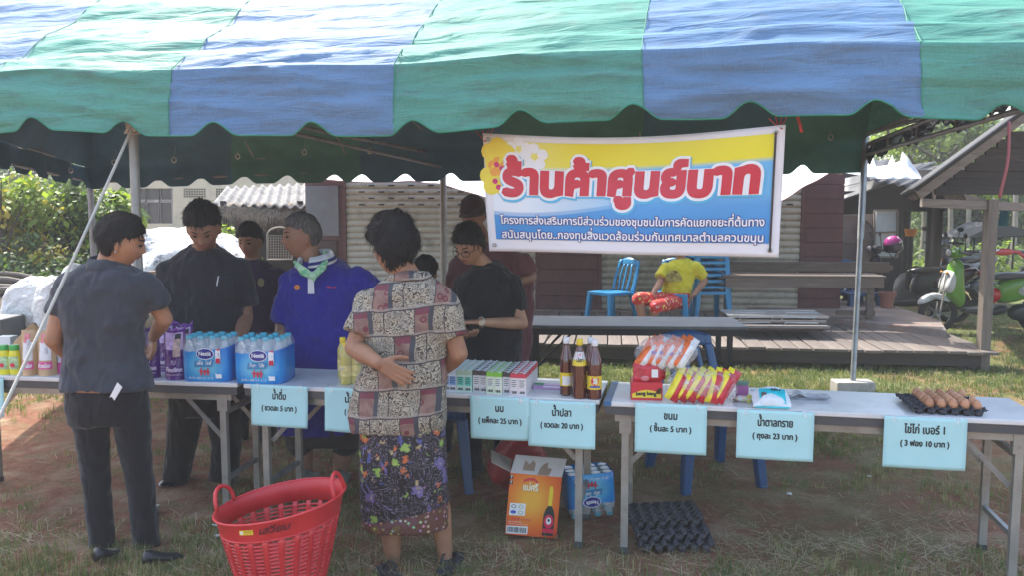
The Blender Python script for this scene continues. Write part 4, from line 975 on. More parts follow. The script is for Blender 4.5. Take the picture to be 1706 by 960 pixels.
# printed bottle
b.m = 3; bxx = .082
half = [(.026, .012), (.028, .02), (.028, .115), (.020, .145), (.009, .165)]
b.poly([fp(bxx + x, z, .0006) for x, z in half] + [fp(bxx - x, z, .0006) for x, z in reversed(half)])
b.m = 2; b.poly([fp(bxx + x, z, .0006) for x, z in ((.009, .165), (.010, .24), (.007, .265), (-.007, .265), (-.010, .24), (-.009, .165))])
b.m = 0; n = 18; b.poly([fp(bxx + .024 * cos(2 * pi * k / n), .085 + .036 * sin(2 * pi * k / n), .0012) for k in range(n)]); b.poly([fp(bxx + x, z, .0012) for x, z in ((-.027, .026), (.027, .026), (.027, .048), (-.027, .048))])
b.m = 1; b.poly([fp(bxx + .013 * cos(2 * pi * k / n), .088 + .019 * sin(2 * pi * k / n), .0018) for k in range(n)])
b.m = 3; b.poly([fp(bxx + .006 * cos(2 * pi * k / n), .092 + .008 * sin(2 * pi * k / n), .0022) for k in range(n)])
ft = lambda x, z, h: fp(x, z, h)
b.m = 0; text_into(b, 'แม่ศรี', -.022, .235, .078, .050, ft, bold=.0050, zl=.0008, center=True)
b.m = 2; text_into(b, 'แม่ศรี', -.022, .235, .078, .050, ft, bold=.0030, zl=.0014, center=True)
b.m = 1; text_into(b, 'แม่ศรี', -.022, .235, .078, .050, ft, bold=.0006, zl=.0022, center=True)
def arc(x, z, h): a = x / .055; return fp(-.022 + .055 * sin(a), .225 + (.062 + (z)) * cos(a), h)
b.m = 0; text_into(b, 'น้ำปลาแท้ตรา', 0, 0, .085, .022, arc, bold=.0014, zl=.0008, center=True)
b.m = 0; text_into(b, '700 ซีซี x 12 ขวด', -.055, .080, .095, .014, ft, bold=.0004, zl=.0008, center=True)
b.m = 1; text_into(b, 'ผลิตและจำหน่ายโดย', -.085, .066, .07, .009, ft, zl=.0008, center=True); text_into(b, 'บริษัท อุตสาหกรรมน้ำปลา จำกัด', -.070, .056, .10, .007, ft, zl=.0008, center=True)
b.build('front_print', [redi, whl, yl_l, ink, flat('olive_green', (.25, .35, .04)), bl_l], cb)
b = B(); sp_ = lambda y, z, h: Vector((bx0 - .0008 - h, y, z))
b.m = 1; b.poly([sp_(.04, .22, 0), sp_(.15, .22, 0), sp_(.15, .29, 0), sp_(.04, .29, 0)]); b.m = 0; b.poly([sp_(.07, .09, 0), sp_(.12, .09, 0), sp_(.12, .25, .0006), sp_(.07, .25, .0006)]); b.m = 1; b.poly([sp_(.03, .01, 0), sp_(.17, .01, 0), sp_(.17, .07, 0), sp_(.03, .07, 0)])
b.build('side_print', [ink, whl], cb)
rb = thing('red_plastic_bag', 'crumpled red plastic bag stuffed behind the orange carton', 'plastic bag', tuple(Z(862, 868, 0)), 0)
b = B(); b.ell((0, .16, .26), .15, .10, .20, None, 30, 20); crumple(b.build('bag', mat('dull_red_film', (.30, .03, .035), .3, .2, 8, .8, 14, bd=.02), rb, 2), .05, 9, 2)

# ---- black folding table between the stall and the deck
bkT = mat('worn_black_top', (.13, .135, .14), .45, .2, 5, .1, 30, dirt=(.22, .21, .2, .5)); bks = mat('black_frame', (.022, .020, .022), .5)
a, c = Z(870, 543, .72), Z(1247, 546, .72); L = (c - a).length
t = thing('folding_table', 'long black topped folding table standing empty between the stall and the deck', 'folding table', (a.x, a.y, 0), atan2(c.y - a.y, c.x - a.x))
b = B(); b.rbox(0, L, 0, .60, .695, .72, .01, 2); b.build('tabletop', bkT, t)
b = B(); b.box(.01, L - .01, .008, .03, .645, .694); b.box(.01, L - .01, .57, .592, .645, .694); b.build('apron', bks, t)
for xx in (.10, L - .13):
    s_ = 1 if xx < 1 else -1
    for yy in (.05, .52):
        b = B(); b.box(xx - .02, xx + .02, yy - .02, yy + .02, 0, .644); b.build('leg', bks, t)
        b = B(); b.cyl((xx, yy + .022, .36), (xx + s_ * .30, yy + .022, .66), .009, n=6); b.cyl((xx, yy + .03, .42), (xx + s_ * .22, yy + .03, .67), .005, n=5); b.build('brace', bks, t)
    b = B(); b.box(xx - .012, xx + .012, .07, .50, .15, .18); b.build('crossbar', bks, t)
# ================================================================== PEOPLE
SK = skin('tan_skin', (.40, .21, .125)); SKD = skin('brown_skin', (.27, .135, .085)); SKL = skin('light_skin', (.46, .26, .17))
hairm = {}
def hair_mat(n, c1, c2):
    m = NT(n); no = m.noise(5, 4, m.co((30, 30, 4))); m.set(Base_Color=m.mix(m.ramp(no, [(.35, 0), (.75, 1)]), c1, c2), Roughness=.6); m.b.inputs['Specular IOR Level'].default_value = .22; m.bump(no, .7, .006); return m.mat
HB = hair_mat('black_hair', (.007, .006, .006), (.020, .017, .018)); HG = hair_mat('greying_hair', (.05, .045, .045), (.22, .21, .21))
tx = bpy.data.textures.new('cloth_folds', 'CLOUDS'); tx.noise_scale = .16; tx.noise_depth = 2
tx2 = bpy.data.textures.new('cloth_creases', 'CLOUDS'); tx2.noise_scale = .055; tx2.noise_depth = 1
def remesh(o, vox, smooth=4, disp=0.0, d2=0.0):
    m = o.modifiers.new('r', 'REMESH'); m.mode = 'VOXEL'; m.voxel_size = vox; m.use_smooth_shade = True
    if smooth: q = o.modifiers.new('s', 'SMOOTH'); q.iterations = smooth; q.factor = .5
    if disp: q = o.modifiers.new('d', 'DISPLACE'); q.texture = tx; q.strength = disp; q.mid_level = .5; q.texture_coords = 'LOCAL'
    if d2: q = o.modifiers.new('d', 'DISPLACE'); q.texture = tx2; q.strength = d2; q.mid_level = .5; q.texture_coords = 'LOCAL'
    return o
HH = .118
def head_pt(d, jaw=1.0, nose_=1.0):
    """d unit direction, face towards -Y; returns head surface point (metres, centre between the ears)"""
    x, y, z = d
    px, py, pz = x * .0745, y * .096, z * HH
    t = max(0, -z)
    px *= 1 - .36 * jaw * t ** 1.6; 
    if y > 0: py *= 1 - .50 * t ** 1.2; pz += .030 * t * y
    else: py *= 1 - .10 * t ** 2 + .04 * t
    if z > 0: px *= 1 + .03 * sin(z * pi); py *= 1 + .05 * max(0, y) * (1 - z)
    def g(cx, cz, sx, sz): return exp(-((px - cx) / sx) ** 2 - ((pz - cz) / sz) ** 2) if y < .1 else 0
    f = 0
    f -= .007 * (g(.031, .004, .015, .011) + g(-.031, .004, .015, .011))
    f += .006 * g(0, .030, .055, .012)
    f += nose_ * (.010 * g(0, -.004, .009, .022) + .022 * g(0, -.026, .0105, .0105) + .008 * (g(.011, -.030, .008, .007) + g(-.011, -.030, .008, .007)))
    f -= .004 * g(0, -.004 + .028, .009, .008)
    f += .007 * g(0, -.056, .022, .012) - .004 * g(0, -.0705, .018, .006) + .007 * g(0, -.092, .020, .014) - .003 * g(0, -.0555, .02, .0022)
    f += .004 * (g(.047, -.022, .018, .018) + g(-.047, -.022, .018, .018)) - .003 * (g(.05, -.06, .015, .02) + g(-.05, -.06, .015, .02))
    f += .003 * (g(.030, .004, .010, .006) + g(-.030, .004, .010, .006))
    py -= f
    return Vector((px, py, pz))
def sph(th, ph): return (cos(th) * cos(ph), cos(th) * sin(ph), sin(th))
def hand(b, wrist, d, palm_n, curl=(.35,) * 5, side=1, s=1.0, spread=1.0):
    """palm + four jointed fingers + thumb; d: direction from wrist to knuckles, palm_n: out of the palm, side: +1/-1 which edge carries the thumb"""
    d = Vector(d).normalized(); pn = Vector(palm_n); pn = (pn - d * pn.dot(d)).normalized(); sd = d.cross(pn) * side
    w_ = Vector(wrist)
    k = .083 * s
    for q in (-1.2, -.4, .4, 1.2):
        a = w_ + sd * q * .010 * s + d * .008; c = w_ + d * k * (1 - .06 * abs(q)) + sd * q * .021 * s
        b.caps(a, c, .0135 * s, .0105 * s, 8)
    b.caps(w_ + d * .02 + sd * .018 * s, w_ + d * .05 + sd * .026 * s, .013 * s, .012 * s, 8)
    for i, (q, L) in enumerate(((1.2, .068), (.4, .077), (-.4, .071), (-1.2, .056))):
        p = w_ + d * k * (1 - .05 * abs(q)) + sd * q * .021 * s; c = curl[i + 1]; dd = (d + sd * q * .09 * spread).normalized(); r = .0088 * s
        for seg, frac in enumerate((.45, .31, .24)):
            ang = c * (.8 if seg == 0 else 1.15 * seg)
            v = dd * cos(ang) + pn * sin(ang); e = p + v * L * frac * s
            b.caps(p, e, r, r * .93, 8); p = e; r *= .93
    p = w_ + d * .022 * s + sd * .022 * s; v = (d * .62 + sd * .72 + pn * .25).normalized()
    for seg, L in enumerate((.036, .030, .024)):
        e = p + v * L * s; b.caps(p, e, (.0125, .0108, .0098)[seg] * s, (.0108, .0098, .0085)[seg] * s, 8); p = e
        v = (v + d * .30 - sd * .14 + pn * .25 * curl[0]).normalized()
def rot_head(yaw, pitch, roll): return Matrix.Rotation(radians(yaw), 3, 'Z') @ Matrix.Rotation(radians(roll), 3, 'Y') @ Matrix.Rotation(radians(pitch), 3, 'X')

def make_head(b, c, R, s=1.0, ears=True):
    L = []
    nu, nv = 56, 40
    for i in range(1, nv):
        th = -pi / 2 + pi * i / nv
        L.append([c + R @ (head_pt(sph(th, 2 * pi * k / nu)) * s) for k in range(nu)])
    b.rings(L)
    if ears:
        for q in (1, -1):
            Re = R @ Matrix.Rotation(q * .35, 3, 'Z') @ Matrix.Rotation(-.15, 3, 'X')
            b.ell(c + R @ (Vector((q * .077, .010, -.006)) * s), .008 * s, .018 * s, .031 * s, Re, 10, 8)
            b.ell(c + R @ (Vector((q * .074, .004, -.032)) * s), .006 * s, .009 * s, .011 * s, Re, 8, 6)
eyew = flat('eye_white', (.20, .15, .12), .3); iris = flat('dark_iris', (.012, .008, .006), .15); lipm = skin('lip_skin', (.30, .11, .09)); browm = flat('eyebrow_hair', (.02, .015, .014), .8)
def face_bits(root, c, R, s, closed=True, lip=True, org=(0, 0, 0)):
    def fp_(x, z, o): # surface point from x,z on the face
        th = math.asin(max(-1, min(1, z / HH))); cx = x / (.0745 * max(.2, cos(th)) * (1 - .36 * max(0, -sin(th)) ** 1.6)); cx = max(-.98, min(.98, cx)); ph = -math.acos(cx)
        p = head_pt(sph(th, ph)); return c + R @ (Vector((p.x, p.y - o, p.z)) * s)
    for q in (1, -1):
        b = B(); cx, cz = q * .031, .004
        b.m = 0; n = 12
        b.poly([fp_(cx + .0135 * cos(2 * pi * k / n), cz - .001 + (.0042 if closed else .0062) * sin(2 * pi * k / n), .0042) for k in range(n)])
        b.m = 1; b.poly([fp_(cx + .0070 * cos(2 * pi * k / n), cz - .001 + (.0040 if closed else .0056) * sin(2 * pi * k / n), .0050) for k in range(n)])
        b.tube([fp_(cx + .015 * t, cz + .0045 * (1 - t * t) + .001, .0046) for t in (-1, -.5, 0, .5, 1)], [.0008, .0018, .0022, .0018, .0008], 5)
        b.build('eye', [eyew, iris], root, org=org)
        b = B(); b.tube([fp_(q * (.014 + .034 * t), .0245 + .006 * sin(t * 2.6), .0012) for t in (0, .25, .5, .75, 1)], [.0018, .0036, .0036, .0028, .001], 6); b.build('eyebrow', browm, root, True, org=org)
    if lip:
        b = B(); b.grid(lambda u, v: fp_((u - .5) * .046, -.0555 + (v - .5) * .019 * (1 - (2 * u - 1) ** 2) ** .6 + .0001, .0016 + .002 * abs(sin(v * 2 * pi)) * (1 - (2 * u - 1) ** 2)), 12, 8); b.build('lips', lipm, root, 2, org=org)
def make_hair(root, c, R, s, mat_, front=.052, side=.0, nape=-.055, vol=.014, topv=.012, puff=0.0, noise_a=.004, strands=500, org=(0, 0, 0), length=.03, part=0, sideburn=.012, seed=1, wild=.5):
    rnd = random.Random(seed)
    def lim(d):      # lowest z allowed for this direction
        y = d[1]; x = abs(d[0])
        if y < -.30: return front - .020 * min(1, max(0, (x - .55) / .35))
        if y < .10: t = (y + .30) / .40; return front * (1 - t) + side * t
        t = min(1, (y - .10) / .40); return side * (1 - t) + nape * t
    def hp_(th, ph, ex=0.0):
        d = sph(th, ph); p = head_pt(d, nose_=0); zl = lim(d)
        fade = min(1, max(0, (p.z - zl) / .022))
        o = (vol + topv * max(0, d[2]) + puff * max(0, d[2] + .35) * (.7 + .5 * max(0, d[1]))) * (.35 + .65 * fade ** .5) + noise_a * noise.noise(Vector((d[0] * 4, d[1] * 4, d[2] * 4 + seed))) * 2 + noise_a * noise.noise(Vector(d) * 11) 
        n = Vector((d[0], d[1], d[2]))
        return p, n, o + ex, p.z >= zl
    b = B(); nu, nv = 72, 44; idx = {}
    vs = []; fs = []
    for i in range(nv + 1):
        th = -pi / 2 + pi * i / nv
        for k in range(nu):
            ph = 2 * pi * k / nu; d = sph(th, ph); p, n, o, ok = hp_(th, ph)
            zl = lim(d)
            if not ok: q = head_pt(d, nose_=0); q = q * .93
            else: q = p + n * o
            vs.append(c + R @ (q * s))
    for i in range(nv):
        for k in range(nu):
            k2 = (k + 1) % nu; fs.append((i * nu + k, i * nu + k2, (i + 1) * nu + k2, (i + 1) * nu + k))
    b._add(vs, fs); o = b.build('hair', mat_, root, 2, org=org)
    # loose locks that break the outline
    b = B(); cnt = 0
    while cnt < strands:
        th = rnd.uniform(-.8, 1.5); ph = rnd.uniform(0, 2 * pi); p, n, of, ok = hp_(th, ph)
        if not ok: continue
        cnt += 1
        a = p + n * (of - .003); tz = Vector((0, 0, -1)); t = (tz - n * tz.dot(n)); t = t.normalized() if t.length > .05 else Vector((rnd.uniform(-1, 1), rnd.uniform(-.3, 1), 0)).normalized()
        if n.z > .5: t = (t + Vector((rnd.uniform(-.7, .7), .1, 0)) * .6).normalized()
        side_ = n.cross(t).normalized(); L = length * rnd.uniform(.5, 1.2); wv = rnd.uniform(-wild, wild)
        pts = [a, a + t * L * .5 + n * (.003 + .004 * wild) + side_ * L * wv * .3, a + t * L + n * rnd.uniform(-.002, .009 * wild + .002) + side_ * L * wv * .7]
        wd = .0017
        L3 = [(c + R @ ((q + side_ * wd * f) * s), c + R @ ((q - side_ * wd * f) * s)) for q, f in zip(pts, (1, 1, .2))]
        b._add([x for pr in L3 for x in pr], [(0, 1, 3, 2), (2, 3, 5, 4)])
    b.build('hair_lock', mat_, o, 2, org=(0, 0, 0)); CH_OF[o.name][-1].location = (-org[0], -org[1], -org[2]); tag(CH_OF[o.name][-1], kind='stuff')
    return o

def rows_to_rings(rows, D, inset=0.0, n=28, sq=2.3):
    """rows: (py, x_left, x_right, half depth, dD) -> superelliptic rings in world space"""
    L = []
    for py, xa, xb, ry, dd in rows:
        a = P(xa, py, D + dd); c = P(xb, py, D + dd); m_ = (a + c) / 2; rx = (c - a).length / 2 - inset; r2 = ry - inset; e = 2 / sq
        L.append([m_ + Vector((math.copysign(abs(cos(2 * pi * k / n)) ** e, cos(2 * pi * k / n)) * rx, math.copysign(abs(sin(2 * pi * k / n)) ** e, sin(2 * pi * k / n)) * r2, 0)) for k in range(n)])
    return L
def densify(rows, m=4):
    out = []
    for a, c in zip(rows[:-1], rows[1:]):
        for k in range(m):
            t = k / m; out.append(tuple(x + (y - x) * t for x, y in zip(a, c)))
    out.append(rows[-1]); return out

def person(S):
    D = S['D']; g = S.get('ground', 0.0); bx, by_ = P(S['base'][0], 500, D).x, D
    org = (bx, by_, g); root = thing('person', S['label'], 'person', org)
    sk = S.get('skin', SK); J = lambda t: P(t[0], t[1], D + (t[2] if len(t) > 2 else 0))
    vox = S.get('vox', .006)
    # body: head, neck, trunk, arms with hands, legs: one continuous surface
    b = B(); hs = S.get('hs', 1.0); hc = J(S['head'][:3]); R = rot_head(*S['head'][3:6])
    make_head(b, hc, R, hs)
    nb = J(S['neck']); nr = S.get('neck_r', .052) * hs
    b.caps(hc + R @ Vector((0, .022, -.05)) * hs, nb, nr * .98, nr * 1.06, 14)
    tr = S['torso']; b.rings(rows_to_rings(densify(tr, 2), D, .020))
    ra = S.get('arm_r', (.043, .034, .024))
    for A in S.get('arms', []):
        sh, el, wr = J(A['sh']), J(A['el']), J(A['wr'])
        b.chain([sh, sh.lerp(el, .5), el, el.lerp(wr, .35), wr], [ra[0], ra[0] * .96, ra[1], ra[1] * 1.02, ra[2]], 12)
        if 'hd' in A: hand(b, wr, A['hd'], A['pn'], A.get('curl', (.4, .3, .35, .4, .45)), A.get('side', 1), A.get('s', 1.0))
    lr = S.get('leg_r', (.075, .052, .034))
    for Lg in S.get('legs', []):
        hp_, kn, an = J(Lg['hip']), J(Lg['knee']), J(Lg['ank'])
        calf = kn.lerp(an, .3) + Vector((0, .012, 0))
        b.chain([hp_, kn, calf, an], [lr[0], lr[1], lr[1] * 1.04, lr[2]], 12)
        if 'toe' in Lg:
            toe = J(Lg['toe']); heel = an + (an - toe).normalized() * .03; heel.z = toe.z + .02
            b.chain([an, Vector((heel.x, heel.y, toe.z + .02))], [lr[2], .028], 12)
            b.chain([Vector((heel.x, heel.y, toe.z + .018)), an.lerp(toe, .5) * 1.0, toe], [.028, .030, .020], 12)
            sdv = (toe - heel).cross(Vector((0, 0, 1))).normalized()
            for q in range(5): b.caps(toe + sdv * (.022 * (q - 2) * .55) - (toe - heel).normalized() * .01, toe + sdv * (.013 * (q - 2)) + (toe - heel).normalized() * (.03 - .004 * abs(q - 1)), .0095, .008, 8)
    remesh(b.build('body', sk, root, 2, org=org), vox, 2)
    if S.get('face', True): face_bits(root, hc, R, hs, S.get('closed', True), org=org)
    if 'hair' in S: make_hair(root, hc, R, hs, S.get('hairm', HB), org=org, **S['hair'])
    # shirt
    b = B(); L = rows_to_rings(densify(tr), D); b.rings(L)
    sr = S.get('sleeve_r', (.064, .060))
    for A in S.get('arms', []):
        if 'cuff' in A:
            sh, cf = J(A['sh']), J(A['cuff']); d = (cf - sh).normalized(); b.caps(sh, sh.lerp(cf, .3), sr[0], sr[0], 16)
            n = 18; u = d.orthogonal().normalized(); w_ = d.cross(u); cr = A.get('cr', sr[1])
            b.rings([[q + (u * cos(2 * pi * k / n) + w_ * sin(2 * pi * k / n)) * r for k in range(n)] for q, r in ((sh, sr[0]), (sh.lerp(cf, .6), (sr[0] + cr) / 2), (cf, cr))])
            if 'elc' in A: b.chain([cf, J(A['elc'])], [cr, cr * .9], 14)
    remesh(b.build(S.get('shirt_name', 'shirt'), S['shirt'], root, 2, org=org), S.get('cvox', .011), 5, S.get('disp', .036), S.get('d2', .018))
    # trousers / skirt
    if 'skirt' in S:
        b = B(); b.rings(rows_to_rings(densify(S['skirt']), D)); remesh(b.build(S.get('skirt_name', 'skirt'), S['pants'], root, 2, org=org), S.get('cvox', .011), 3, .022)
    elif 'pants' in S:
        b = B()
        for Lg in S['legs']:
            hp_, kn, an = J(Lg['hip']), J(Lg['knee']), J(Lg.get('hem', Lg['ank'])); pr = S.get('pants_r', (.092, .068, .062))
            b.chain([hp_, hp_.lerp(kn, .5), kn], [pr[0], (pr[0] + pr[1]) / 2, pr[1]], 16)
            if not S.get('shorts'):
                mid = kn.lerp(an, .5); n = 18
                b.caps(kn, mid, pr[1], (pr[1] + pr[2]) / 2 * .96, 16); b.rings([[q + Vector((cos(2 * pi * k / n) * r, sin(2 * pi * k / n) * r, 0)) for k in range(n)] for q, r in ((mid, pr[1] * .93), (an, pr[2]))])
        if 'seat' in S: b.rings(rows_to_rings(densify(S['seat']), D, 0))
        remesh(b.build(S.get('pants_name', 'trousers'), S['pants'], root, 2, org=org), S.get('cvox', .011), 4, .022, .008)
    return root, J, hc, R, org
def collar(root, org, J, c, rx, ry, hgt, mat_, tilt=(0, 0), open_=0.0, yaw=0, name='collar', thick=.006):
    c = Vector(c); b = B(); n = 32; L = []
    a0 = open_
    def pt(k, r, z): 
        a = -pi / 2 + radians(yaw) + a0 + (2 * pi - 2 * a0) * k / n
        return c + Vector((cos(a) * rx * r, sin(a) * ry * r, z + tilt[0] * cos(a) + tilt[1] * sin(a)))
    b.rings([[pt(k, r, z) for k in range(n + 1)] for r, z in ((1.0, -.006), (.90, hgt), (.96, hgt + .004), (1.26, -.012), (1.24, -.016), (.98, .0))], False, False)
    return solid(b.build(name, mat_, root, 2, org=org), .003)
def shoe(root, org, heel, toe, m, w_=.042, hgt=.05, name='shoe', sole=None):
    heel, toe = Vector(heel), Vector(toe); d = toe - heel; L = d.length; d.normalize(); s = d.cross(Vector((0, 0, 1))).normalized(); b = B(); R_ = []
    for t, ww, h in ((0, .55, .72), (.08, .78, 1.0), (.25, .80, .95), (.45, .86, .72), (.65, 1.0, .55), (.85, .90, .45), (.96, .6, .34), (1.0, .25, .2)):
        c = heel + d * L * t; R_.append([c + s * (w_ * ww * cos(2 * pi * k / 14)) + Vector((0, 0, (.012 if sin(2 * pi * k / 14) < 0 else 0) + hgt * h * .5 * (1 + sin(2 * pi * k / 14)))) for k in range(14)])
    b.rings(R_); o = b.build(name, m, root, 2, org=org); return o

navy_polo = cloth('charcoal_navy_polo', (.040, .045, .060)); dark_polo = cloth('dark_knit_polo', (.020, .020, .028)); blackc = cloth('black_trousers', (.009, .008, .011)); black_t = cloth('black_tshirt', (.012, .012, .016))
bluep = cloth('royal_blue_polo', (.022, .020, .26)); purp = cloth('dark_purple_shirt', (.035, .018, .055)); maro = cloth('dusty_red_shirt', (.15, .055, .065)); teal = cloth('dark_teal', (.03, .05, .06)); yel_t = cloth('yellow_tshirt', (.62, .54, .03)); brown_sk = cloth('dark_shorts', (.030, .026, .028))
blk_sh = flat('black_leather', (.012, .012, .014), .35)

# ---- A: woman in charcoal polo, back to us
A, J, hc, R, org = person(dict(D=3.98, base=(195, 940), label='person in charcoal polo seen from behind at the left table, short black hair', hs=1.04,
    head=(201, 402, 0, 108, 14, -6), neck=(176, 452), face=True, vox=.006,
    torso=[(648, 106, 256, .135, 0), (635, 106, 252, .13, 0), (600, 110, 238, .115, 0), (560, 112, 234, .11, 0), (520, 102, 246, .115, 0), (485, 94, 256, .115, 0), (462, 104, 246, .10, 0), (448, 124, 224, .085, 0), (438, 142, 208, .06, 0)],
    arms=[dict(sh=(116, 474), cuff=(97, 524), el=(88, 566, -.02), wr=(128, 604, .20), hd=(.6, .7, -.25), pn=(0, .2, -1), side=1), dict(sh=(240, 474), cuff=(262, 512, .04), el=(274, 532, .08), wr=(256, 562, .26), hd=(-.25, .6, -.75), pn=(-.8, -.2, -.3), side=-1, curl=(.5, .5, .6, .7, .7))],
    sleeve_r=(.070, .066), arm_r=(.046, .040, .027),
    legs=[dict(hip=(148, 668), knee=(160, 790), ank=(168, 905), hem=(172, 918)), dict(hip=(214, 668), knee=(232, 790), ank=(242, 908), hem=(247, 922))],
    seat=[(705, 118, 246, .12, 0), (680, 112, 246, .13, 0), (645, 114, 244, .12, 0)], pants=blackc, shirt=navy_polo, pants_r=(.094, .068, .060), leg_r=(.07, .05, .034),
    hair=dict(front=.050, side=-.012, nape=-.085, vol=.012, topv=.004, puff=.006, strands=1500, length=.035, seed=3)))
collar(A, org, J, J((176, 440)), .075, .066, .030, navy_polo, tilt=(.0, .01), yaw=110, open_=.25)
for (hx, hy), (tx_, ty) in (((158, 941), (203, 924)), ((237, 946), (305, 931))): shoe(A, org, Z(hx, hy, 0), Z(tx_, ty, 0) , blk_sh, .043, .075)
b = B(); e = hc + R @ Vector((-.079, .006, -.040)); b.ell(e, .006, .006, .006); b.build('earring', eye, A, True, org=org)
b = B(); q = J((193, 648)); b.prism([P(183, 663, 3.83), P(196, 638, 3.83), P(204, 646, 3.83), P(191, 668, 3.83), P(187, 662, 3.83)], (0, -.004, 0)); tag(b.build('pocket_tissue', whl, A, org=org), 'crumpled tissue sticking out of the back pocket')

# ---- B: man in dark polo looking down
Bm, J, hc, R, org = person(dict(D=4.92, base=(335, 830), label='person in dark polo with pen in chest pocket, looking down behind left table', hs=1.12, skin=SKD,
    head=(339, 380, -.10, 10, 30, -2), neck=(338, 432), neck_r=.056,
    torso=[(668, 284, 408, .12, 0), (640, 278, 408, .13, 0), (580, 278, 410, .13, 0), (520, 272, 414, .13, 0), (470, 264, 418, .125, 0), (436, 276, 404, .11, 0), (420, 298, 382, .09, 0), (408, 314, 364, .065, 0)],
    arms=[dict(sh=(284, 450), cuff=(272, 510, -.05), el=(268, 522, -.05), wr=(284, 572, -.26), hd=(.2, -.6, -.7), pn=(.9, 0, 0), side=1), dict(sh=(398, 450), cuff=(412, 512), el=(410, 530), wr=(396, 574, -.24), hd=(-.2, -.5, -.8), pn=(-.8, 0, 0), side=-1)],
    sleeve_r=(.075, .075), arm_r=(.047, .042, .030),
    legs=[dict(hip=(312, 668), knee=(302, 745), ank=(290, 818)), dict(hip=(372, 668), knee=(378, 745), ank=(372, 800))],
    seat=[(690, 280, 404, .12, 0), (650, 284, 402, .12, 0)], pants=blackc, shirt=dark_polo, pants_r=(.108, .088, .082),
    hair=dict(front=.058, side=.012, nape=-.045, vol=.016, topv=.022, strands=700, length=.03, seed=5)))
collar(Bm, org, J, J((338, 418)), .090, .075, .026, dark_polo, tilt=(0, .02), open_=.45)
b = B(); b.cyl(P(364, 460, 4.74), P(361, 476, 4.74), .004, n=6); b.build('pen', flat('silver_pen', (.6, .6, .62), .3), Bm, org=org)
b = B(); b.box(*[v for a in ((P(356, 460, 4.785).x, P(388, 460, 4.785).x), (4.785, 4.79), (P(356, 498, 4.785).z, P(356, 461, 4.785).z)) for v in a]); bev(b.build('pocket', dark_polo, Bm, org=org), .004)
for hx, tx_, D1 in ((290, 276, 5.0), (372, 384, 5.0)): shoe(Bm, org, (PX(hx, D1), D1 + .06, 0), (PX(tx_, D1), D1 - .20, 0), blk_sh, .048, .07)

# ---- C: man in the shade, dark purple shirt
C_, J, hc, R, org = person(dict(D=5.85, base=(425, 760), label='person in dark purple shirt standing in deep shade behind the tables', hs=1.0, skin=SKD,
    head=(417, 402, 0, -8, 10, 0), neck=(420, 445), vox=.009, cvox=.014,
    torso=[(650, 375, 470, .12, 0), (600, 372, 474, .13, 0), (500, 372, 476, .13, 0), (455, 378, 468, .11, 0), (440, 396, 446, .08, 0), (430, 408, 434, .05, 0)],
    arms=[dict(sh=(386, 462), cuff=(378, 520), el=(376, 530), wr=(384, 580, -.2), hd=(0, -.3, -1), pn=(1, 0, 0)), dict(sh=(462, 462), cuff=(470, 520), el=(470, 530), wr=(462, 580, -.2), hd=(0, -.3, -1), pn=(-1, 0, 0), side=-1)],
    legs=[dict(hip=(402, 650), knee=(400, 690), ank=(400, 745)), dict(hip=(446, 650), knee=(446, 690), ank=(446, 745))], seat=[(665, 380, 466, .12, 0), (640, 380, 466, .12, 0)], pants=blackc, shirt=purp,
    hair=dict(front=.050, side=.01, nape=-.04, vol=.014, topv=.014, strands=200, seed=6)))
b = B(); pts = [P(436, 470, 5.70) + Vector((.022 * cos(a * pi / 6), -.02, .03 * sin(a * pi / 6))) for a in range(12)]; b.prism(pts, (0, .006, 0)); b.build('chest_badge', flat('gold_thread', (.25, .20, .10), .7), C_, org=org)

# ---- D: older man in royal blue polo with green scarf
Dm, J, hc, R, org = person(dict(D=5.0, base=(535, 805), label='person in royal blue polo with white collar and green scarf, looking left', hs=1.10, skin=skin('weathered_skin', (.31, .165, .11)),
    head=(503, 394, 0, -62, 2, 0), neck=(524, 446, .02), neck_r=.056, closed=False,
    torso=[(722, 466, 600, .15, 0), (660, 466, 606, .155, 0), (600, 468, 612, .15, 0), (530, 474, 612, .14, 0), (485, 470, 612, .13, 0), (455, 478, 598, .12, .02), (440, 498, 574, .09, .03), (430, 510, 556, .06, .03)],
    arms=[dict(sh=(484, 474), cuff=(472, 538), el=(470, 545), wr=(470, 584, -.14), hd=(0, -.4, -.9), pn=(1, 0, 0)), dict(sh=(598, 466), cuff=(650, 500, -.02), el=(654, 502), wr=(690, 560, .1), hd=(.4, -.3, -.7), pn=(-1, 0, 0), side=-1, cr=.062)],
    sleeve_r=(.076, .078), arm_r=(.046, .042, .030),
    legs=[dict(hip=(500, 700), knee=(500, 738), ank=(511, 792), toe=(500, 806, -.16)), dict(hip=(572, 700), knee=(576, 738), ank=(566, 792), toe=(560, 806, -.16))],
    seat=[(740, 476, 612, .14, 0), (700, 472, 604, .14, 0)], pants=brown_sk, shorts=True, shirt=bluep, pants_r=(.10, .09, .09), leg_r=(.075, .062, .040), disp=.045,
    hair=dict(front=.060, side=.010, nape=-.055, vol=.009, topv=.010, strands=700, length=.02, seed=8), hairm=HG))
whitecl = cloth('white_collar', (.66, .67, .70)); c0 = J((526, 434, .0))
collar(Dm, org, J, c0, .098, .085, .040, whitecl, tilt=(.015, .02), yaw=-30, open_=.35)
b = B(); n = 32
def cst(k, r, z): a = -pi / 2 + radians(-30) + .35 + (2 * pi - .7) * k / n; return c0 + Vector((cos(a) * .098 * r, sin(a) * .085 * r, z + .015 * cos(a) + .02 * sin(a) - .001))
for r_, z_ in ((1.20, .004),): b.rings([[cst(k, r_ + d, z_ + e) for k in range(n + 1)] for d, e in ((-.03, .012), (.03, -.006))], False, False)
solid(b.build('collar_stripe', flat('navy_stripe', (.02, .02, .16), .8), Dm, 2, org=org), .002)
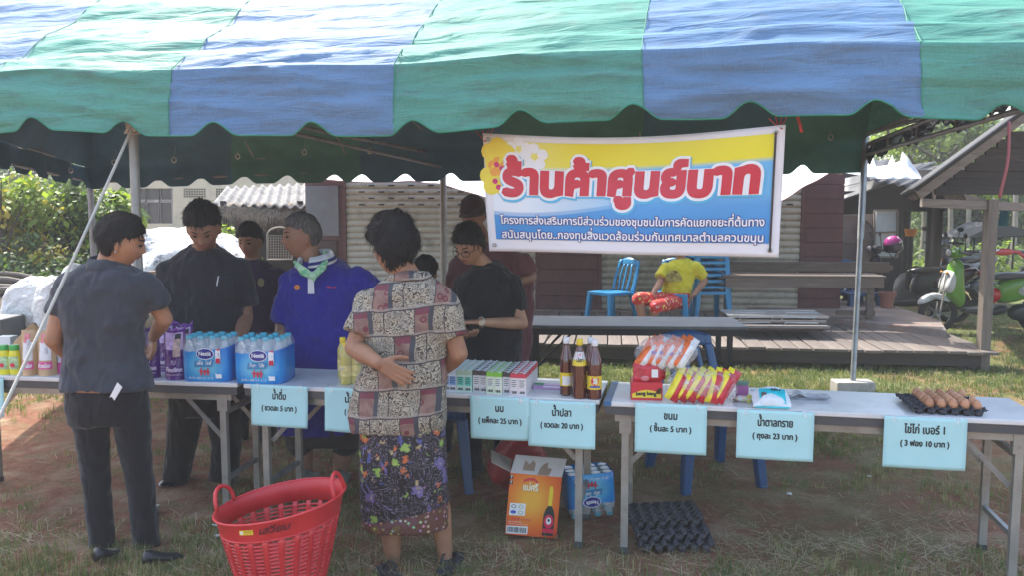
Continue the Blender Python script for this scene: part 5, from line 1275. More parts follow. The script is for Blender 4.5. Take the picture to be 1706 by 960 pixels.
b = B(); b.prism([P(513, 452, 4.855), P(522, 452, 4.855), P(524, 490, 4.85), P(513, 490, 4.85)], (0, -.004, 0)); bev(b.build('placket', whitecl, Dm, org=org), .001)
scm = NT('green_scarf'); scm.set(Base_Color=scm.mix(scm.ramp(scm.noise(26, 3, dist=1), [(.4, 0), (.6, 1)]), (.16, .52, .26), (.52, .72, .50)), Roughness=.85); scm.bump(scm.noise(14, 3), .8, .01); scm = scm.mat
b = B(); sp = [P(540, 418, 4.99), P(543, 432, 4.94), P(537, 446, 4.87), P(522, 461, 4.835), P(505, 452, 4.85), P(494, 440, 4.88), P(490, 434, 4.93)]
L = []
for i, p_ in enumerate(sp):
    t_ = (sp[min(i + 1, 6)] - sp[max(i - 1, 0)]).normalized(); nn = Vector((-t_.z, 0, t_.x)); wd = (.018, .026, .030, .024, .028, .022, .012)[i]
    L.append([p_ + nn * wd * cos(a * pi / 5) + Vector((0, .010 * sin(a * pi / 5) + .004 * cos(a * 3), 0)) for a in range(10)])
b.rings(L); b.prism([P(515, 455, 4.83), P(530, 458, 4.83), P(524, 470, 4.82)], (0, -.008, 0)); crumple(b.build('scarf', scm, Dm, 2, org=org), .006, 30)
b = B(); b.prism([P(495, 479, 4.845) + Vector((.017 * cos(a * pi / 8), 0, .017 * sin(a * pi / 8))) for a in range(16)], (0, -.003, 0)); b.build('embroidered_badge', flat('orange_thread', (.62, .22, .05), .8), Dm, org=org)
b = B(); tp = P(544, 481, 4.845); text_into(b, 'ตำบล', 0, 0, .058, .020, lambda x, y, h: tp + Vector((x, -.002 - h, y)), bold=.001); b.build('embroidery', flat('red_thread', (.50, .03, .10), .8), Dm, org=org)
for tx_ in (509, 562):
    D1 = 4.98; b = B(); x = PX(tx_, D1)
    b.box(x - .048, x + .048, D1 - .24, D1 + .06, .0, .022); b.m = 0; o = bev(b.build('sandal', mat('grey_green_clog', (.16, .19, .17), .7), Dm, org=org), .01, 3)
    b = B(); b.grid(lambda u, v: Vector((x + .052 * cos(pi * u), D1 - .20 + .10 * v, .02 + .065 * sin(pi * u) * (.7 + .3 * v))), 10, 4); solid(b.build('sandal_strap', mat('grey_green_clog', (.1, .1, .1)), Dm, 2, org=org), .006)

# ---- E: woman in patterned shirt and batik sarong, back to us
m = NT('patchwork_print'); mp = m.co((1, 1, 1)); sx = m.n('ShaderNodeSeparateXYZ')
wn = m.n('ShaderNodeTexNoise'); wn.inputs['Scale'].default_value = 5; m.l(mp, wn.inputs['Vector'])
vs_ = m.n('ShaderNodeVectorMath', operation='MULTIPLY_ADD'); m.l(wn.outputs['Color'], vs_.inputs[0]); vs_.inputs[1].default_value = (.05, 0, .05); m.l(mp, vs_.inputs[2]); m.l(vs_.outputs[0], sx.inputs[0])
U, V = m.math('MULTIPLY', sx.outputs[0], 7.4), m.math('MULTIPLY', m.math('ADD', sx.outputs[2], m.math('MULTIPLY', sx.outputs[0], -.06)), 8.2)
row = m.math('FLOOR', V); fv = m.math('FRACT', V); U2 = m.math('ADD', U, m.math('MULTIPLY', row, .37)); colu = m.math('FLOOR', U2); fu = m.math('FRACT', U2)
cb2 = m.n('ShaderNodeCombineXYZ'); m.l(colu, cb2.inputs[0]); m.l(row, cb2.inputs[1]); w2 = m.n('ShaderNodeTexWhiteNoise', noise_dimensions='3D'); m.l(cb2.outputs[0], w2.inputs[0])
par = m.math('MODULO', m.math('ADD', m.math('ADD', colu, m.math('MULTIPLY', row, 1)), 100), 2)
alt = m.math('GREATER_THAN', m.math('ADD', par, m.math('MULTIPLY', w2.outputs['Value'], .9)), .95)
swn = m.noise(19, 1.0, mp, dist=2.6); sw = m.ramp(m.math('ABSOLUTE', m.math('SUBTRACT', m.math('FRACT', m.math('MULTIPLY', swn, 5.5)), .5)), [(.17, 1), (.25, 0)], 'LINEAR')
cream = m.mix(sw, (.42, .37, .28), (.055, .042, .036)); cream = m.mix(m.math('MULTIPLY', m.ramp(m.noise(9, 3, mp), [(.5, 0), (.6, 1)]), .45), cream, (.22, .20, .17))
mauve = m.mix(m.ramp(m.noise(26, 3, mp), [(.4, 0), (.6, 1)]), (.20, .105, .088), (.27, .165, .13))
ring_ = m.n('ShaderNodeTexVoronoi'); ring_.inputs['Scale'].default_value = 17; m.l(mp, ring_.inputs[0])
mauve = m.mix(m.ramp(ring_.outputs['Distance'], [(.13, 0), (.16, 1), (.25, 1), (.29, 0)]), mauve, (.16, .035, .05)); 
mauve = m.mix(m.math('GREATER_THAN', fv, .78), mauve, (.17, .04, .06))
gs = m.math('GREATER_THAN', fu, .50); mauve = m.mix(gs, mauve, (.055, .06, .075)); alt = m.math('MULTIPLY', alt, m.math('LESS_THAN', fu, .66))
cc = m.mix(alt, cream, mauve)
ln = m.math('MAXIMUM', m.math('LESS_THAN', fv, .045), m.math('LESS_THAN', fu, .035)); cc = m.mix(ln, cc, (.05, .04, .045))
band = m.math('MULTIPLY', m.math('GREATER_THAN', fv, .045), m.math('LESS_THAN', fv, .13)); cc = m.mix(m.math('MULTIPLY', band, .6), cc, (.34, .30, .26))
m.set(Base_Color=cc, Roughness=.75); m.bump(m.math('ADD', m.math('MULTIPLY', m.noise(7, 3, m.co((1, 1, .6))), 4), m.noise(400, 1)), .35, .006); patch = m.mat
m = NT('batik_print'); mp = m.co(); sx = m.n('ShaderNodeSeparateXYZ'); m.l(mp, sx.inputs[0])
dots = m.n('ShaderNodeTexVoronoi'); dots.inputs['Scale'].default_value = 75; dots.inputs['Randomness'].default_value = .25; m.l(mp, dots.inputs[0])
cc = m.mix(m.math('MULTIPLY', m.ramp(dots.outputs['Distance'], [(.18, 1), (.26, 0)]), .5), (.014, .010, .013), (.17, .13, .15))
sn = m.noise(13, 1.0, mp, dist=3.0); scroll = m.ramp(m.math('ABSOLUTE', m.math('SUBTRACT', m.math('FRACT', m.math('MULTIPLY', sn, 4.2)), .5)), [(.05, 1), (.09, 0)])
cc = m.mix(m.math('MULTIPLY', scroll, .75), cc, (.24, .20, .26)); 
blob = m.ramp(m.math('SUBTRACT', m.noise(8, 2, m.co((1, 1, 1), (1, 2, 3)), dist=2.2), .5), [(.10, 0), (.12, 1)]); cc = m.mix(m.math('MULTIPLY', blob, .8), cc, m.mix(m.ramp(m.noise(30, 2, mp), [(.45, 0), (.55, 1)]), (.07, .09, .32), (.20, .15, .32)))
for sc_, off, colr, r0 in ((15, (0, 0, 0), (.50, .13, .04), .30), (13, (3, 1, 2), (.26, .40, .07), .30), (10, (7, 5, 1), (.17, .13, .30), .34), (19, (5, 2, 6), (.35, .26, .12), .26)):
    v = m.n('ShaderNodeTexVoronoi'); v.inputs['Scale'].default_value = sc_; mpp = m.n('ShaderNodeMapping'); mpp.inputs['Location'].default_value = off; m.l(mp, mpp.inputs[0])
    ds = m.n('ShaderNodeTexNoise'); ds.inputs['Scale'].default_value = 60; m.l(mp, ds.inputs['Vector']); ad = m.n('ShaderNodeVectorMath', operation='MULTIPLY_ADD'); m.l(ds.outputs['Color'], ad.inputs[0]); ad.inputs[1].default_value = (.05, .05, .05); m.l(mpp.outputs[0], ad.inputs[2]); m.l(ad.outputs[0], v.inputs['Vector'])
    rnd_ = m.n('ShaderNodeSeparateColor'); m.l(v.outputs['Color'], rnd_.inputs[0]); pick = m.math('GREATER_THAN', rnd_.outputs[0], .45)
    fl_ = m.math('MULTIPLY', m.ramp(v.outputs['Distance'], [(r0 - .08, 1), (r0 - .03, 0)]), pick); core = m.ramp(v.outputs['Distance'], [(.07, 1), (.10, 0)])
    cc = m.mix(fl_, cc, m.mix(core, colr, (.50, .42, .22)))
hem_ = m.ramp(m.math('ADD', sx.outputs[2], m.math('MULTIPLY', sx.outputs[0], -.22)), [(.245, 1), (.25, 0)]); bn_ = m.n('ShaderNodeTexVoronoi'); bn_.inputs['Scale'].default_value = 42; m.l(mp, bn_.inputs[0])
cc = m.mix(m.math('MULTIPLY', hem_, .85), cc, m.mix(m.ramp(bn_.outputs['Distance'], [(.2, 0), (.35, 1)]), m.mix(.5, bn_.outputs['Color'], (.55, .35, .12)), (.14, .05, .03)))
m.set(Base_Color=cc, Roughness=.7); m.bump(m.noise(9, 3, m.co((1, 1, .3))), .4, .012); batik = m.mat
Em, J, hc, R, org = person(dict(D=3.80, base=(672, 950), label='person in patchwork print shirt and dark flowered sarong, hand on the lower back', hs=1.03, vox=.0052, skin=skin('forearm_skin', (.33, .17, .10)),
    head=(654, 413, 0, -138, 8, 0), neck=(682, 466, .0), neck_r=.056,
    torso=[(716, 583, 742, .150, 0), (690, 580, 745, .155, 0), (650, 590, 742, .145, 0), (600, 606, 742, .135, 0), (560, 604, 746, .13, 0), (515, 596, 756, .125, 0), (490, 606, 752, .115, 0), (474, 628, 738, .10, 0), (462, 650, 716, .075, 0)],
    arms=[dict(sh=(616, 510, 0), cuff=(598, 558, -.04), el=(590, 580, -.05), wr=(630, 606, -.20), hd=(.86, -.06, -.46), pn=(.1, 1, -.1), side=1, curl=(.15, .05, .08, .10, .12), s=1.08, cr=.078), dict(sh=(738, 512), cuff=(757, 566, -.02), el=(764, 590, 0), wr=(732, 622, .16), hd=(-.8, .4, -.3), pn=(0, -1, 0), side=-1, cr=.066)],
    sleeve_r=(.076, .078), arm_r=(.048, .044, .029),
    legs=[dict(hip=(640, 720), knee=(648, 840), ank=(655, 938), toe=(640, 960, .12)), dict(hip=(710, 720), knee=(728, 830), ank=(742, 925), toe=(752, 938, .12))], leg_r=(.08, .054, .034),
    skirt=[(878, 606, 748, .12, 0), (860, 602, 748, .13, 0), (800, 600, 746, .14, 0), (740, 598, 744, .145, 0), (700, 600, 740, .14, 0)], skirt_name='sarong', pants=batik, shirt=patch, disp=.035, d2=.014,
    hair=dict(front=.045, side=-.006, nape=-.088, vol=.026, topv=.004, puff=.020, noise_a=.007, strands=2600, length=.030, seed=11, wild=1.3)))
def slipper(root, org, heel, toe, m, w_=.045):
    heel, toe = Vector(heel), Vector(toe); d = (toe - heel); L = d.length; d.normalize(); s = d.cross(Vector((0, 0, 1))).normalized(); b = B()
    prof = [(0, .5), (.06, .8), (.3, .82), (.6, .95), (.8, 1), (.93, .8), (1, .4)]
    b.prism([heel + d * L * t + s * w_ * q for t, q in prof] + [heel + d * L * t - s * w_ * q for t, q in reversed(prof)], (0, 0, .016)); bev(b.build('slipper', m, root, org=org), .004)
    b = B()
    for q in (1, -1): b.tube([heel + d * L * .42 + s * q * w_ * .85 + Vector((0, 0, .014)), heel + d * L * .55 + s * q * w_ * .8 + Vector((0, 0, .040)), heel + d * L * .68 + s * q * w_ * .4 + Vector((0, 0, .046)), heel + d * L * .80 + Vector((0, 0, .018))], .006, 6)
    b.build('slipper_strap', m, root, True, org=org)
slm = flat('dark_rubber', (.03, .028, .035), .6)
slipper(Em, org, Z(662, 968, 0), Z(632, 948, 0), slm); slipper(Em, org, Z(737, 961, 0), Z(762, 925, 0), slm)
b = B()
for t_ in range(1): b.tube([hc + R @ (Vector((.078 - .0 * k, .0 + .012 * k, .062 + .012 * k)) * 1.06) for k in range(5)], .003, 6)
b.build('hair_clip', eye, Em, True, org=org)
c1 = J((683, 462)); collar(Em, org, J, c1, .088, .075, .020, patch, tilt=(0, -.01), yaw=-150, open_=.3)

# ---- F: woman in black with glasses
Fm, J, hc, R, org = person(dict(D=5.12, base=(812, 800), label='person in a black shirt and black rimmed glasses looking down behind the milk cartons', hs=1.02, skin=SKL,
    head=(781, 409, -.05, -28, 24, 4), neck=(812, 448, .03), neck_r=.048,
    torso=[(690, 764, 872, .12, 0), (640, 760, 872, .13, 0), (590, 762, 870, .125, 0), (540, 756, 868, .12, 0), (490, 754, 866, .115, 0), (462, 762, 858, .10, .01), (446, 782, 842, .08, .02), (436, 796, 830, .05, .03)],
    arms=[dict(sh=(772, 474), cuff=(766, 530), el=(764, 545), wr=(776, 560, -.2), hd=(.3, -.6, .1), pn=(0, 0, 1)), dict(sh=(850, 474), cuff=(866, 522, -.02), el=(870, 540, -.06), wr=(800, 538, -.26), hd=(-.95, -.1, .05), pn=(-.2, 0, -1), side=-1, curl=(.6, .4, .5, .55, .6))],
    sleeve_r=(.066, .066), arm_r=(.042, .038, .024),
    legs=[dict(hip=(785, 690), knee=(785, 735), ank=(790, 785)), dict(hip=(840, 690), knee=(840, 735), ank=(840, 785))], seat=[(715, 764, 868, .13, 0), (680, 764, 868, .13, 0)], pants=blackc, shirt=black_t,
    hair=dict(front=.050, side=-.02, nape=-.085, vol=.014, topv=.012, puff=.006, strands=600, length=.05, seed=13)))
b = B(); gk = flat('black_frames', (.015, .012, .014), .3)
for q in (1, -1):
    pts = []
    for k in range(16):
        a = 2 * pi * k / 16; pts.append(hc + R @ (Vector((q * .033 + math.copysign(abs(cos(a)) ** .7, cos(a)) * .0235, -.103 - .004 * (1 - abs(cos(a))) + (.012 if cos(a) * q > .5 else 0), -.002 + math.copysign(abs(sin(a)) ** .7, sin(a)) * .0165)) * 1.02))
    b.tube(pts, .0022, 6, True); b.tube([hc + R @ Vector((q * .057, -.092, .004)), hc + R @ Vector((q * .078, -.05, .004)), hc + R @ Vector((q * .082, .01, .0))], .0018, 6)
b.tube([hc + R @ Vector((-.010, -.110, .0)), hc + R @ Vector((0, -.113, .003)), hc + R @ Vector((.010, -.110, .0))], .002, 6); b.build('glasses', gk, Fm, True, org=org)
w0 = J((800, 538, -.26)); w1 = J((816, 538, -.22)); dd = (w1 - w0).normalized(); b = B(); u_ = dd.orthogonal().normalized(); w_ = dd.cross(u_)
b.tube([w0 + dd * .01 + (u_ * cos(a * pi / 8) + w_ * sin(a * pi / 8)) * .029 for a in range(16)], .006, 6, True); b.cyl(w0 + dd * .01 + Vector((0, -.03, .0)), w0 + dd * .01 + Vector((0, -.036, 0)), .016, n=14); b.build('wristwatch', mat('watch_metal', (.55, .50, .42), .3, metal=.8), Fm, True, org=org)
for hx in (790, 840): shoe(Fm, org, (PX(hx, 5.1), 5.18, 0), (PX(hx - 6, 5.1), 4.95, 0), blk_sh)

# ---- G: person in maroon hat behind F
Gm, J, hc, R, org = person(dict(D=5.95, base=(820, 750), label='person in a dusty red shirt and dark maroon hat standing behind the one with glasses', hs=1.05, skin=SKD,
    head=(788, 358, 0, -20, 6, 0), neck=(806, 402), vox=.009, cvox=.014,
    torso=[(640, 752, 880, .13, 0), (560, 748, 886, .13, 0), (480, 744, 892, .13, 0), (432, 750, 884, .12, 0), (412, 772, 856, .09, 0), (400, 792, 830, .06, 0)],
    arms=[dict(sh=(762, 440), cuff=(750, 490), el=(746, 505), wr=(760, 560, -.2), hd=(.2, -.3, -.8), pn=(1, 0, 0)), dict(sh=(874, 436), cuff=(884, 456), el=(886, 462), wr=(862, 470, -.25), hd=(-.8, -.3, 0), pn=(0, 0, -1), side=-1)],
    legs=[dict(hip=(790, 640), knee=(790, 685), ank=(790, 735)), dict(hip=(850, 640), knee=(850, 685), ank=(850, 735))], seat=[(660, 760, 876, .12, 0), (625, 760, 876, .12, 0)], pants=blackc, shirt=maro,
    hair=dict(front=.030, side=-.01, nape=-.05, vol=.010, topv=.010, strands=100, seed=14)))
b = B(); L = []
for r_, z_ in ((.100, .012), (.102, .03), (.100, .07), (.085, .11), (.05, .135), (.005, .142)): L.append([hc + R @ Vector((r_ * .86 * cos(2 * pi * k / 24), r_ * 1.1 * sin(2 * pi * k / 24), z_)) for k in range(24)])
b.rings(L); b.grid(lambda u, v: hc + R @ Vector((.075 * cos(pi + pi * u) * (1 + .1 * v), -.105 * sin(pi * u) * (1 + .55 * v) - .0, .020 - .02 * v)), 16, 4); solid(b.build('hat', cloth('maroon_hat', (.045, .018, .025)), Gm, 2, org=org), .004)

# ---- H: small dark head behind E's shoulder
Hm_, J, hc, R, org = person(dict(D=5.6, base=(716, 790), label='small person with dark hair mostly hidden behind the patterned shirt shoulder', hs=.92, skin=SKD,
    head=(709, 456, 0, 150, 0, 0), neck=(714, 492), vox=.009, cvox=.014,
    torso=[(700, 676, 762, .11, 0), (600, 672, 766, .12, 0), (530, 672, 766, .12, 0), (505, 682, 758, .10, 0), (492, 700, 738, .07, 0)],
    arms=[dict(sh=(686, 520), cuff=(680, 560), el=(678, 570), wr=(682, 620, -.1), hd=(0, -.2, -1), pn=(1, 0, 0)), dict(sh=(756, 520), cuff=(762, 560), el=(764, 570), wr=(760, 620, -.1), hd=(0, -.2, -1), pn=(-1, 0, 0), side=-1)],
    legs=[dict(hip=(700, 690), knee=(700, 730), ank=(700, 772)), dict(hip=(738, 690), knee=(738, 730), ank=(738, 772))], seat=[(705, 680, 758, .12, 0), (680, 680, 758, .12, 0)], pants=blackc, shirt=teal,
    hair=dict(front=.040, side=-.01, nape=-.075, vol=.014, topv=.012, strands=300, seed=15)))

# ---- I: seated on a chair on the deck
flm = NT('red_floral'); vv_ = flm.n('ShaderNodeTexVoronoi'); vv_.inputs['Scale'].default_value = 24; flm.l(flm.co(), vv_.inputs[0]); flm.set(Base_Color=flm.mix(flm.ramp(vv_.outputs['Distance'], [(.25, 1), (.4, 0)]), (.55, .035, .03), flm.mix(.35, (.7, .42, .12), vv_.outputs['Color'])), Roughness=.8); flm = flm.mat
Im, J, hc, R, org = person(dict(D=10.0, ground=.22, base=(1120, 545), label='person in yellow tshirt and red flowered shorts sitting on the deck', hs=.98, skin=skin('arm_skin', (.36, .19, .12)),
    head=(1132, 414, .05, -15, 4, 0), neck=(1136, 436, .06), vox=.010, cvox=.013,
    torso=[(498, 1104, 1150, .12, .02), (484, 1102, 1152, .13, .02), (465, 1106, 1158, .13, .03), (448, 1104, 1162, .12, .05), (436, 1114, 1156, .10, .06), (430, 1124, 1146, .07, .06)],
    arms=[dict(sh=(1108, 447, .02), cuff=(1102, 463, -.05), el=(1100, 470, -.06), wr=(1088, 490, -.25), hd=(-.4, -.6, -.5), pn=(0, 0, -1)), dict(sh=(1158, 445), cuff=(1174, 462), el=(1174, 468), wr=(1156, 492, -.1), hd=(-.5, -.4, -.6), pn=(-1, 0, 0), side=-1, cr=.075)],
    sleeve_r=(.075, .085), arm_r=(.048, .042, .028),
    legs=[dict(hip=(1112, 500, 0), knee=(1064, 499, -.40), ank=(1072, 541, -.42), toe=(1066, 548, -.56)), dict(hip=(1138, 502, 0), knee=(1092, 512, -.44), ank=(1084, 550, -.35), toe=(1072, 556, -.5))], leg_r=(.075, .056, .036),
    pants=flm, shorts=True, pants_r=(.088, .080, .084), seat=[(514, 1098, 1148, .13, 0), (488, 1100, 1150, .13, 0)], shirt=yel_t, pants_name='shorts', disp=.04,
    hair=dict(front=.045, side=-.03, nape=-.10, vol=.018, topv=.012, strands=100, seed=16)))
b = B(); q = P(1122, 462, 9.90)
b.prism([q + Vector((.10 * cos(a * pi / 8), 0, .07 * sin(a * pi / 8) - .02 * cos(a * pi / 4))) for a in range(16)], (0, -.012, 0)); b.build('shirt_print', mat('print_motif', (.30, .26, .06), .8, .8, 30), Im, org=org)
# ================================================================== GROUND, DECK, BUILDINGS
m = NT('ground_soil'); co = m.co()
n1 = m.noise(.9, 6, co, rough=.65); n2 = m.noise(14, 5, co, rough=.7); n3 = m.noise(90, 3, co)
soil = m.mix(m.ramp(n2, [(.3, 0), (.7, 1)]), (.165, .060, .036), (.31, .14, .088))
soil = m.mix(m.ramp(m.noise(3.1, 5, co), [(.5, 0), (.7, 1)]), soil, (.36, .25, .17))
straw = m.mix(m.ramp(n3, [(.35, 0), (.65, 1)]), (.10, .085, .04), (.30, .25, .14))
gr = m.mix(m.ramp(m.noise(40, 3, co), [(.4, 0), (.6, 1)]), (.06, .10, .025), (.16, .21, .06))
gm = m.ramp(n1, [(.42, 0), (.56, 1)]); sx = m.n('ShaderNodeSeparateXYZ'); m.l(m.co(kind='Object'), sx.inputs[0])
far = m.ramp(m.math('MULTIPLY', sx.outputs[1], .1), [(.62, 0), (.78, 1)]); gm2 = m.math('MAXIMUM', m.math('MULTIPLY', gm, .45), m.math('MULTIPLY', far, m.ramp(m.noise(.7, 5, co), [(.33, 1), (.44, .25), (.5, 1)])))
leftm = m.ramp(m.math('ADD', m.math('MULTIPLY', sx.outputs[0], .1), .5), [(.36, 1), (.46, 0)])
gm2 = m.math('MULTIPLY', gm2, m.math('SUBTRACT', 1, m.math('MULTIPLY', leftm, .7)))
c = m.mix(m.math('MULTIPLY', m.ramp(m.noise(5, 5, co), [(.5, 0), (.62, 1)]), .5), soil, straw); c = m.mix(gm2, c, m.mix(.35, gr, straw))
m.set(Base_Color=c, Roughness=.95); m.b.inputs['Specular IOR Level'].default_value = .15
m.bump(m.math('ADD', m.math('MULTIPLY', n2, 1.2), m.math('MULTIPLY', n3, .5)), .9, .02); gmat = m.mat
b = B(); b.grid(lambda u, v: Vector((-9 + 16 * u, 2.2 + 10 * v, (.016 * noise.noise(Vector((u * 30, v * 20, 1))) + .008 * noise.noise(Vector((u * 110, v * 70, 4)))) * min(1, 12 * min(u, 1 - u, v, 1 - v)) - .006)), 200, 130); 
# a wide sheet round the detailed patch, one mesh
R0 = [(-9, 2.2), (7, 2.2), (7, 12.2), (-9, 12.2)]; R1 = [(-150, -60), (150, -60), (150, 250), (-150, 250)]
for i in range(4):
    j = (i + 1) % 4; b.poly([Vector((*R0[i], -.006)), Vector((*R1[i], -.006)), Vector((*R1[j], -.006)), Vector((*R0[j], -.006))])
tag(b.build('ground', gmat, None, 2), kind='structure')

# grass blades and straw lying about
rnd = random.Random(4)
def gdens(x, y):
    n = noise.noise(Vector((x * .9, y * .9, 3.3))) + .5 * noise.noise(Vector((x * 3, y * 3, 1)))
    d = max(0, n * 1.4 + .10)
    if y < 4.3: d += .75 * max(0, 1 - (y - 3.2) / .9) + (.25 if x < -1 else 0)
    if y > 7.1: d += .45
    if x < -1.2 and y > 5: d *= .25
    return min(1, d)
gb = [B(), B(), B()]
def tuft(x, y, n, h, bi, w0=.0022):
    b = gb[bi]
    for _ in range(n):
        a = rnd.uniform(0, 2 * pi); l = rnd.uniform(.2, .75); hh = h * rnd.uniform(.5, 1.2); bx, by_ = x + rnd.uniform(-.03, .03), y + rnd.uniform(-.03, .03); w_ = w0 * rnd.uniform(.7, 1.3)
        dx, dy = cos(a), sin(a); px, py = -dy * w_, dx * w_
        b.v += [(bx - px, by_ - py, -.004), (bx + px, by_ + py, -.004), (bx + dx * l * hh * .45 + px * .7, by_ + dy * l * hh * .45 + py * .7, hh * .65), (bx + dx * l * hh * .45 - px * .7, by_ + dy * l * hh * .45 - py * .7, hh * .65), (bx + dx * l * hh, by_ + dy * l * hh, hh * rnd.uniform(.75, 1))]
        o = len(b.v) - 5; b.f += [(o, o + 1, o + 2, o + 3), (o + 3, o + 2, o + 4)]; b.mi += [0, 0]
cnt = 0
while cnt < 15000:
    y = rnd.uniform(2.9, 9.0) if rnd.random() < .7 else rnd.uniform(7, 13); x = rnd.uniform(-.66, .66) * y
    if rnd.random() > gdens(x, y): continue
    if 8.3 < y and -1 < x < 5.2 and y < 14: 
        if y > 8.55: continue
    cnt += 1; tuft(x, y, rnd.randint(5, 9), rnd.uniform(.022, .055) * (1.15 if y < 4 else 1 if y < 6 else 1.2), 0 if rnd.random() < (.62 if y < 7 else .82) else 1, .0018 if y < 5.5 else .003)
def stalk(x, y, L, a, w_=.0013, z=.01):
    b = gb[2]; dx, dy = cos(a), sin(a); px, py = -dy * w_, dx * w_; z2 = z + rnd.uniform(0, .02)
    b.v += [(x - px, y - py, z), (x + px, y + py, z), (x + dx * L + px * .5, y + dy * L + py * .5, z2), (x + dx * L - px * .5, y + dy * L - py * .5, z2 + .001)]; o = len(b.v) - 4; b.f.append((o, o + 1, o + 2, o + 3)); b.mi.append(0)
for _ in range(16000):
    y = rnd.uniform(2.9, 8.5) if rnd.random() < .5 else rnd.uniform(2.9, 4.4); x = rnd.uniform(-.66, .66) * y; k = noise.noise(Vector((x * 1.3, y * 1.3, 8)))
    if k < -.05 and rnd.random() < .85: continue
    if 4.1 < y < 6.8 and rnd.random() < .7: continue
    stalk(x, y, rnd.uniform(.02, .12), rnd.uniform(0, pi) if rnd.random() < .5 else rnd.gauss(.2, .3), rnd.uniform(.0008, .0018))
def leafmat(n, c1, c2, tr=.25, rough=.55):
    m = NT(n); m.set(Base_Color=m.mix(m.ramp(m.noise(1.6, 4), [(.35, 0), (.65, 1)]), c1, c2), Roughness=rough)
    t = m.n('ShaderNodeBsdfTranslucent'); t.inputs[0].default_value = (c2[0] * 1.6, c2[1] * 1.7, c2[2], 1); mx = m.n('ShaderNodeMixShader'); mx.inputs[0].default_value = tr; m.l(m.b.outputs[0], mx.inputs[1]); m.l(t.outputs[0], mx.inputs[2]); m.l(mx.outputs[0], m.out.inputs[0]); return m.mat
G1 = leafmat('grass_green', (.07, .11, .03), (.16, .20, .06)); G2 = leafmat('grass_dry', (.20, .18, .08), (.36, .31, .16)); G3 = leafmat('straw', (.32, .26, .16), (.55, .46, .31), .1)
for b, mm, nm, l in zip(gb, (G1, G2, G3), ('grass', 'dry_grass', 'straw_litter'), ('short green grass tufts on the red soil', 'dry yellow grass tufts on the red soil', 'loose dry straw scattered on the red soil')): tag(b.build(nm, mm), l, 'grass', kind='stuff')
# small litter
for px, py, l in ((362, 895, 'crumpled white plastic scrap on the soil left of the red basket'), (1315, 825, 'white straw like scrap on the soil under the right table'), (1448, 796, 'tiny white scrap on the soil under the egg table'), (360, 878, 'small pale scrap of film behind the white scrap by the basket')):
    p = Z(px, py, 0); t = thing('litter_scrap', l, 'litter', tuple(p)); b = B(); b.ell((0, 0, .006), .024 if px < 1300 else .014, .010, .005, None, 12, 8); crumple(b.build('scrap', whl, t, 2), .008, 60, px)
p = Z(1578, 915, 0); t = thing('twig', 'pale dry twig on the soil under the right table', 'twig', tuple(p)); b = B(); b.tube([(-.05, -.02, .008), (0, 0, .012), (.05, .03, .015)], .003, 6); b.build('stick', mat('dry_twig', (.35, .28, .2)), t)

# ---- deck of planks
WD = (.16, .13, .11); pl = wood('grey_planks', (.13, .105, .09), (.24, .20, .17), (14, 1, 14)); beam = wood('dark_beam', (.05, .04, .035), (.11, .085, .07))
DH = .22; dyaw = -.12
dk = thing('wooden_deck', 'weathered grey plank deck in front of the shuttered building', 'deck', (.2, 8.75, 0), dyaw)
k_ = 0; x = -2.9
pm = None
while x < 4.55:
    wd = .155 + .012 * ((k_ * 37) % 5 - 2)
    b = B(); b.box(-wd / 2 + .003, wd / 2 - .003, -.0, 2.95, -.03, 0); o = bev(b.build('plank', pl, dk), .004)
    o.location = (x + wd / 2, rnd.uniform(-.03, .02), DH + rnd.uniform(-.006, .004)); o.rotation_euler = (0, rnd.uniform(-.01, .01), rnd.uniform(-.004, .004)); x += wd + .006; k_ += 1
b = B(); b.box(-2.9, 4.5, .05, .11, .06, DH - .034); b.build('joist', beam, dk); b = B(); b.box(-2.9, 4.5, 1.6, 1.66, .0, DH - .034); b.build('joist', beam, dk)
for xx in (-2.5, -1, .5, 2, 3.4, 4.4): b = B(); b.box(xx, xx + .09, .12, .2, 0, DH - .036); b.build('post', beam, dk)
cst_ = thing('concrete_step', 'low concrete platform stained red at the right end of the deck', 'concrete platform', (0, 0, 0))
def at(px, D, z): return P(px, 480, D).xy.to_3d() + Vector((0, 0, z)) if 0 else Vector(((px - 853) / F * D * .9953, D, z))
conc = mat('stained_concrete', (.26, .215, .19), .9, .25, 3, .5, 25, dirt=(.24, .10, .07, .7))
b = B(); q = [at(1250, 11.1, 0), at(1588, 9.15, 0), at(1578, 9.9, 0), at(1465, 12.2, 0), at(1250, 12.8, 0)]; b.prism([v + Vector((0, 0, .0)) for v in q], (0, 0, .30)); bev(b.build('slab', conc, cst_), .015)

